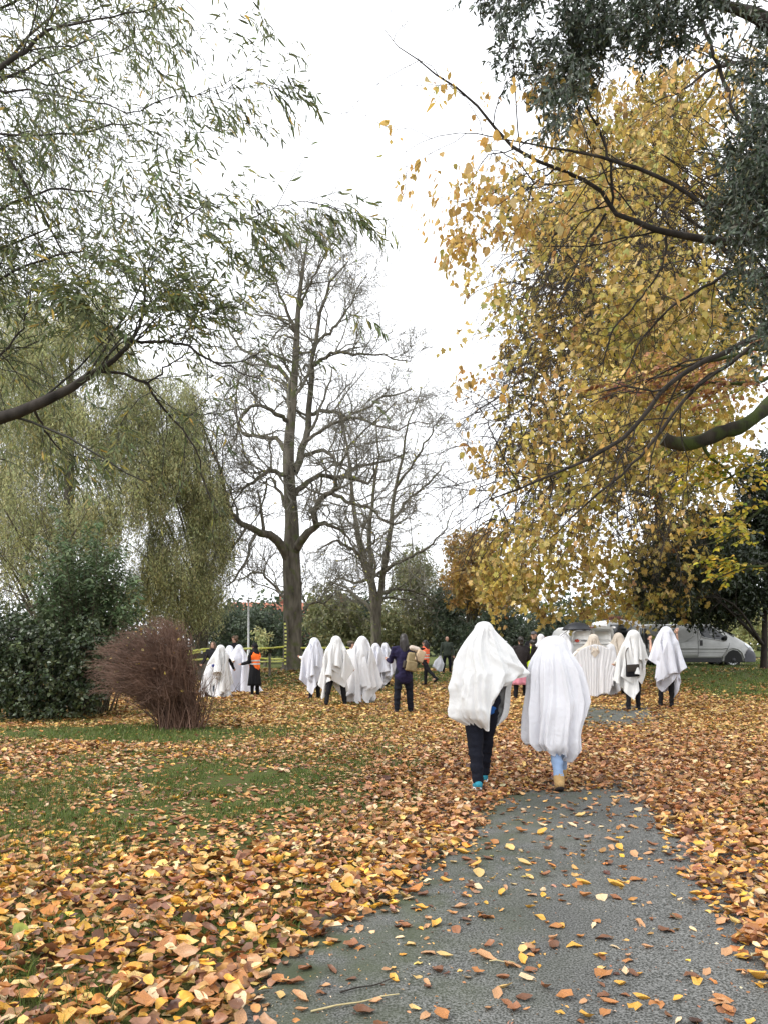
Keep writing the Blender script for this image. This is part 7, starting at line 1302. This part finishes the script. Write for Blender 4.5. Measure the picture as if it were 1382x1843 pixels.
V, Q = tubes(np.array([[[0, 0, .10], [0, 0, .02], (hand - c) * .6, hand - c]], float), np.full((1, 4), .008), 6); np_obj('shaft', V, None, Q, None, M['black_plastic'], root, True)
for q in range(8):
    a = q * np.pi / 4; V, Q = tubes(np.array([[[0, 0, .055], [.22 * math.cos(a), .22 * math.sin(a), -.02], [.41 * math.cos(a), .41 * math.sin(a), -.175]]], float), np.full((1, 3), .004), 4); np_obj('rib', V, None, Q, None, M['post'], root, True)
for a in (3.6, 5.6): V, T, Q = ell_geo([.37 * math.cos(a), .37 * math.sin(a), -.13], [.05, .012, .022], rot=[[-math.sin(a), math.cos(a), 0], [math.cos(a), math.sin(a), 0], [0, 0, 1]]); np_obj('white_mark', V, T, Q, None, M['chain'], root, True)
# canvas backpack slung over the shoulder of the person in navy
k = bp_J['k']; root = thing('backpack', 'khaki canvas backpack with pale front pocket slung over the navy jacket', 'backpack', to_world(bp_root, bp_J['pel'] + np.array([.10, -.26, .02])), bp_root.rotation_euler[2])
def soft_box(name, c, s, mat, parent, rot=0, bev=.04, taper=1.0):
    V, Q = box_geo([0, 0, 0], s); V[V[:, 2] > 0, 0] *= taper; V[V[:, 2] > 0, 1] *= taper; a = R(rot); Rm = np.array([[math.cos(a), 0, math.sin(a)], [0, 1, 0], [-math.sin(a), 0, math.cos(a)]]); V = V @ Rm.T + c; o = np_obj(name, V, None, Q, None, M[mat], parent, True); b = o.modifiers.new('round', 'BEVEL'); b.width = bev; b.segments = 3; return o
soft_box('bag_body', [.02, 0, .17], [.27, .15, .42], 'khaki_leather', root, 10, .05, .86); soft_box('flap', [.20, -.04, .30], [.20, .15, .26], 'tan_canvas', root, 24, .03, .9); soft_box('front_pocket', [-.01, -.10, .08], [.24, .06, .22], 'khaki_leather', root, 10, .025); soft_box('side_pocket', [-.14, -.02, .12], [.07, .13, .16], 'strap', root, 10, .02); soft_box('top_roll', [.10, .03, .46], [.26, .12, .12], 'pale_canvas', root, 16, .06)
V, Q = tubes(catmull([[-.05, .02, .44], [.02, .10, .52], [.10, .24, .50], [.12, .36, .36]], 12)[None], np.full((1, 12), .016), 6); np_obj('shoulder_strap', V, None, Q, None, M['strap'], root, True); V, Q = tubes(catmull([[.05, -.115, .42], [.10, -.12, .25], [.13, -.11, .02]], 10)[None], np.full((1, 10), .010), 5); np_obj('buckle_strap', V, None, Q, None, M['strap'], root, True)
# bundled sheet in the bald man's hand
h = to_world(bald_root, bald_J['hand', 0]); rng = np.random.default_rng(3); nv, nt_ = 16, 36; th = np.linspace(0, 2 * np.pi, nt_, endpoint=False); V = []
for i in range(nv):
    t = i / (nv - 1); rr = (.05 + .17 * smooth01(t * 1.6)) * (1 + .20 * np.sin(th * 5 + 3 * t) + .10 * np.sin(th * 11 - 5 * t)); V.append(np.stack([rr * np.cos(th) - .14 * t, .7 * rr * np.sin(th), .06 - .66 * t + .05 * np.sin(th * 2 + 1) * t - .10 * t * np.cos(th + .5)], 1))
V = np.concatenate(V); Q = [[i * nt_ + j, i * nt_ + (j + 1) % nt_, (i + 1) * nt_ + (j + 1) % nt_, (i + 1) * nt_ + j] for i in range(nv - 1) for j in range(nt_)]; o = np_obj('folded_sheet', V, [[(nv - 1) * nt_, (nv - 1) * nt_ + j, (nv - 1) * nt_ + j + 1] for j in range(1, nt_ - 1)], Q, None, M['sheet_cool'], None, True); o.location = tuple(h); tag(o, 'bundled white sheet hanging from the hand of the bald man', 'sheet')
# black shoulder bag
root = thing('shoulder_bag', 'black shoulder bag hanging at the hip of the sheeted figure with slim trousers', 'bag', to_world(bag_root, bag_J['pel'] + np.array([-.14, -.26, -.06])), bag_root.rotation_euler[2]); soft_box('bag_body', [0, 0, 0], [.30, .11, .28], 'black', root, -4, .03, .9); soft_box('flap', [0, -.055, .06], [.29, .03, .16], 'strap', root, -4, .012); V, Q = tubes(catmull([[-.14, 0, .12], [-.10, .10, .45], [.12, .18, .62]], 12)[None], np.full((1, 12), .012), 5); np_obj('bag_strap', V, None, Q, None, M['strap'], root, True)
# the white sheet held wide in front of the cream veiled figure (its back is towards us: the cloth hangs from both arms)
J, r0 = cape_J, cape_root; L_, R_ = J['hand', 1], J['hand', 0]; nv, nu = 40, 90; u = np.linspace(0, 1, nu); V = np.empty((nv, nu, 3)); bot = .10
for i in range(nv):
    t = i / (nv - 1); topz = np.interp(u, [0, .2, .36, .5, .64, .8, 1], [L_[2] + .02, J['arm', 1][0][2] - .05, J['neck'][2] + .0, J['neck'][2] + .04, J['neck'][2] + .0, J['arm', 0][0][2] - .05, R_[2] + .02]); hem = bot + .07 * np.sin(u * 9 + 1) + np.where((u < .12) | (u > .88), .45 * (np.abs(u - .5) - .38) / .12, 0)
    x = L_[0] + (R_[0] - L_[0]) * u; x = x * (1 - .26 * smooth01(t * 1.4)); f = (.012 + .012 * np.sin(u * 11 + 1)) * np.sin(u * 38 + 3.2 * np.sin(u * 7) + .6 * np.sin(5 * t + 9 * u)) * smooth01(t * 1.5) + .006 * np.sin(u * 90 + 4 * t); V[i, :, 0] = x; V[i, :, 1] = -.17 - .05 * smooth01(t) + f; V[i, :, 2] = topz + (hem - topz) * t
V = V.reshape(-1, 3); Q = [[i * nu + j, i * nu + j + 1, (i + 1) * nu + j + 1, (i + 1) * nu + j] for i in range(nv - 1) for j in range(nu - 1)]; o = np_obj('cape', V, None, Q, None, M['sheet'], r0, True); md = o.modifiers.new('hem', 'SOLIDIFY'); md.thickness = .005
# far brick houses whose roofs just show
for (u, Y, w_, h, lab) in ((468, 105, 9, 7.0, 'far red brick house whose tiled roof shows left of the thick trunk'), (585, 110, 8, 7.2, 'far red brick house glimpsed just right of the thick trunk')):
    f = foot(u, Y); root = thing('brick_house', lab, 'house', f); V, Q = box_geo([0, 3, h * .36], [w_, 6, h * .72]); np_obj('wall', V, None, Q, None, M['brick_far'], root); a = w_ / 2 + .3; V = np.array([[-a, -.4, h * .70], [a, -.4, h * .70], [a, 6.4, h * .70], [-a, 6.4, h * .70], [-a, 3, h], [a, 3, h]]); rf = np_obj('roof', V, [[0, 4, 3], [1, 2, 5]], [[0, 1, 5, 4], [2, 3, 4, 5], [0, 3, 2, 1]], None, M['roof_tile'], root); V, Q = box_geo([w_ * .3, 3, h + .4], [.9, .6, 1.4]); np_obj('chimney', V, None, Q, None, M['brick_far'], rf)
    for s in (-.28, .28):
        V, Q = box_geo([w_ * s, -.01, h * .52], [1.1, .06, 1.2]); wn = np_obj('window', V, None, Q, None, M['chain'], root); V, Q = box_geo([w_ * s, -.05, h * .52], [.9, .03, 1.0]); np_obj('pane', V, None, Q, None, M['glass'], wn)
print('done', round(time.time() - T_START, 1))
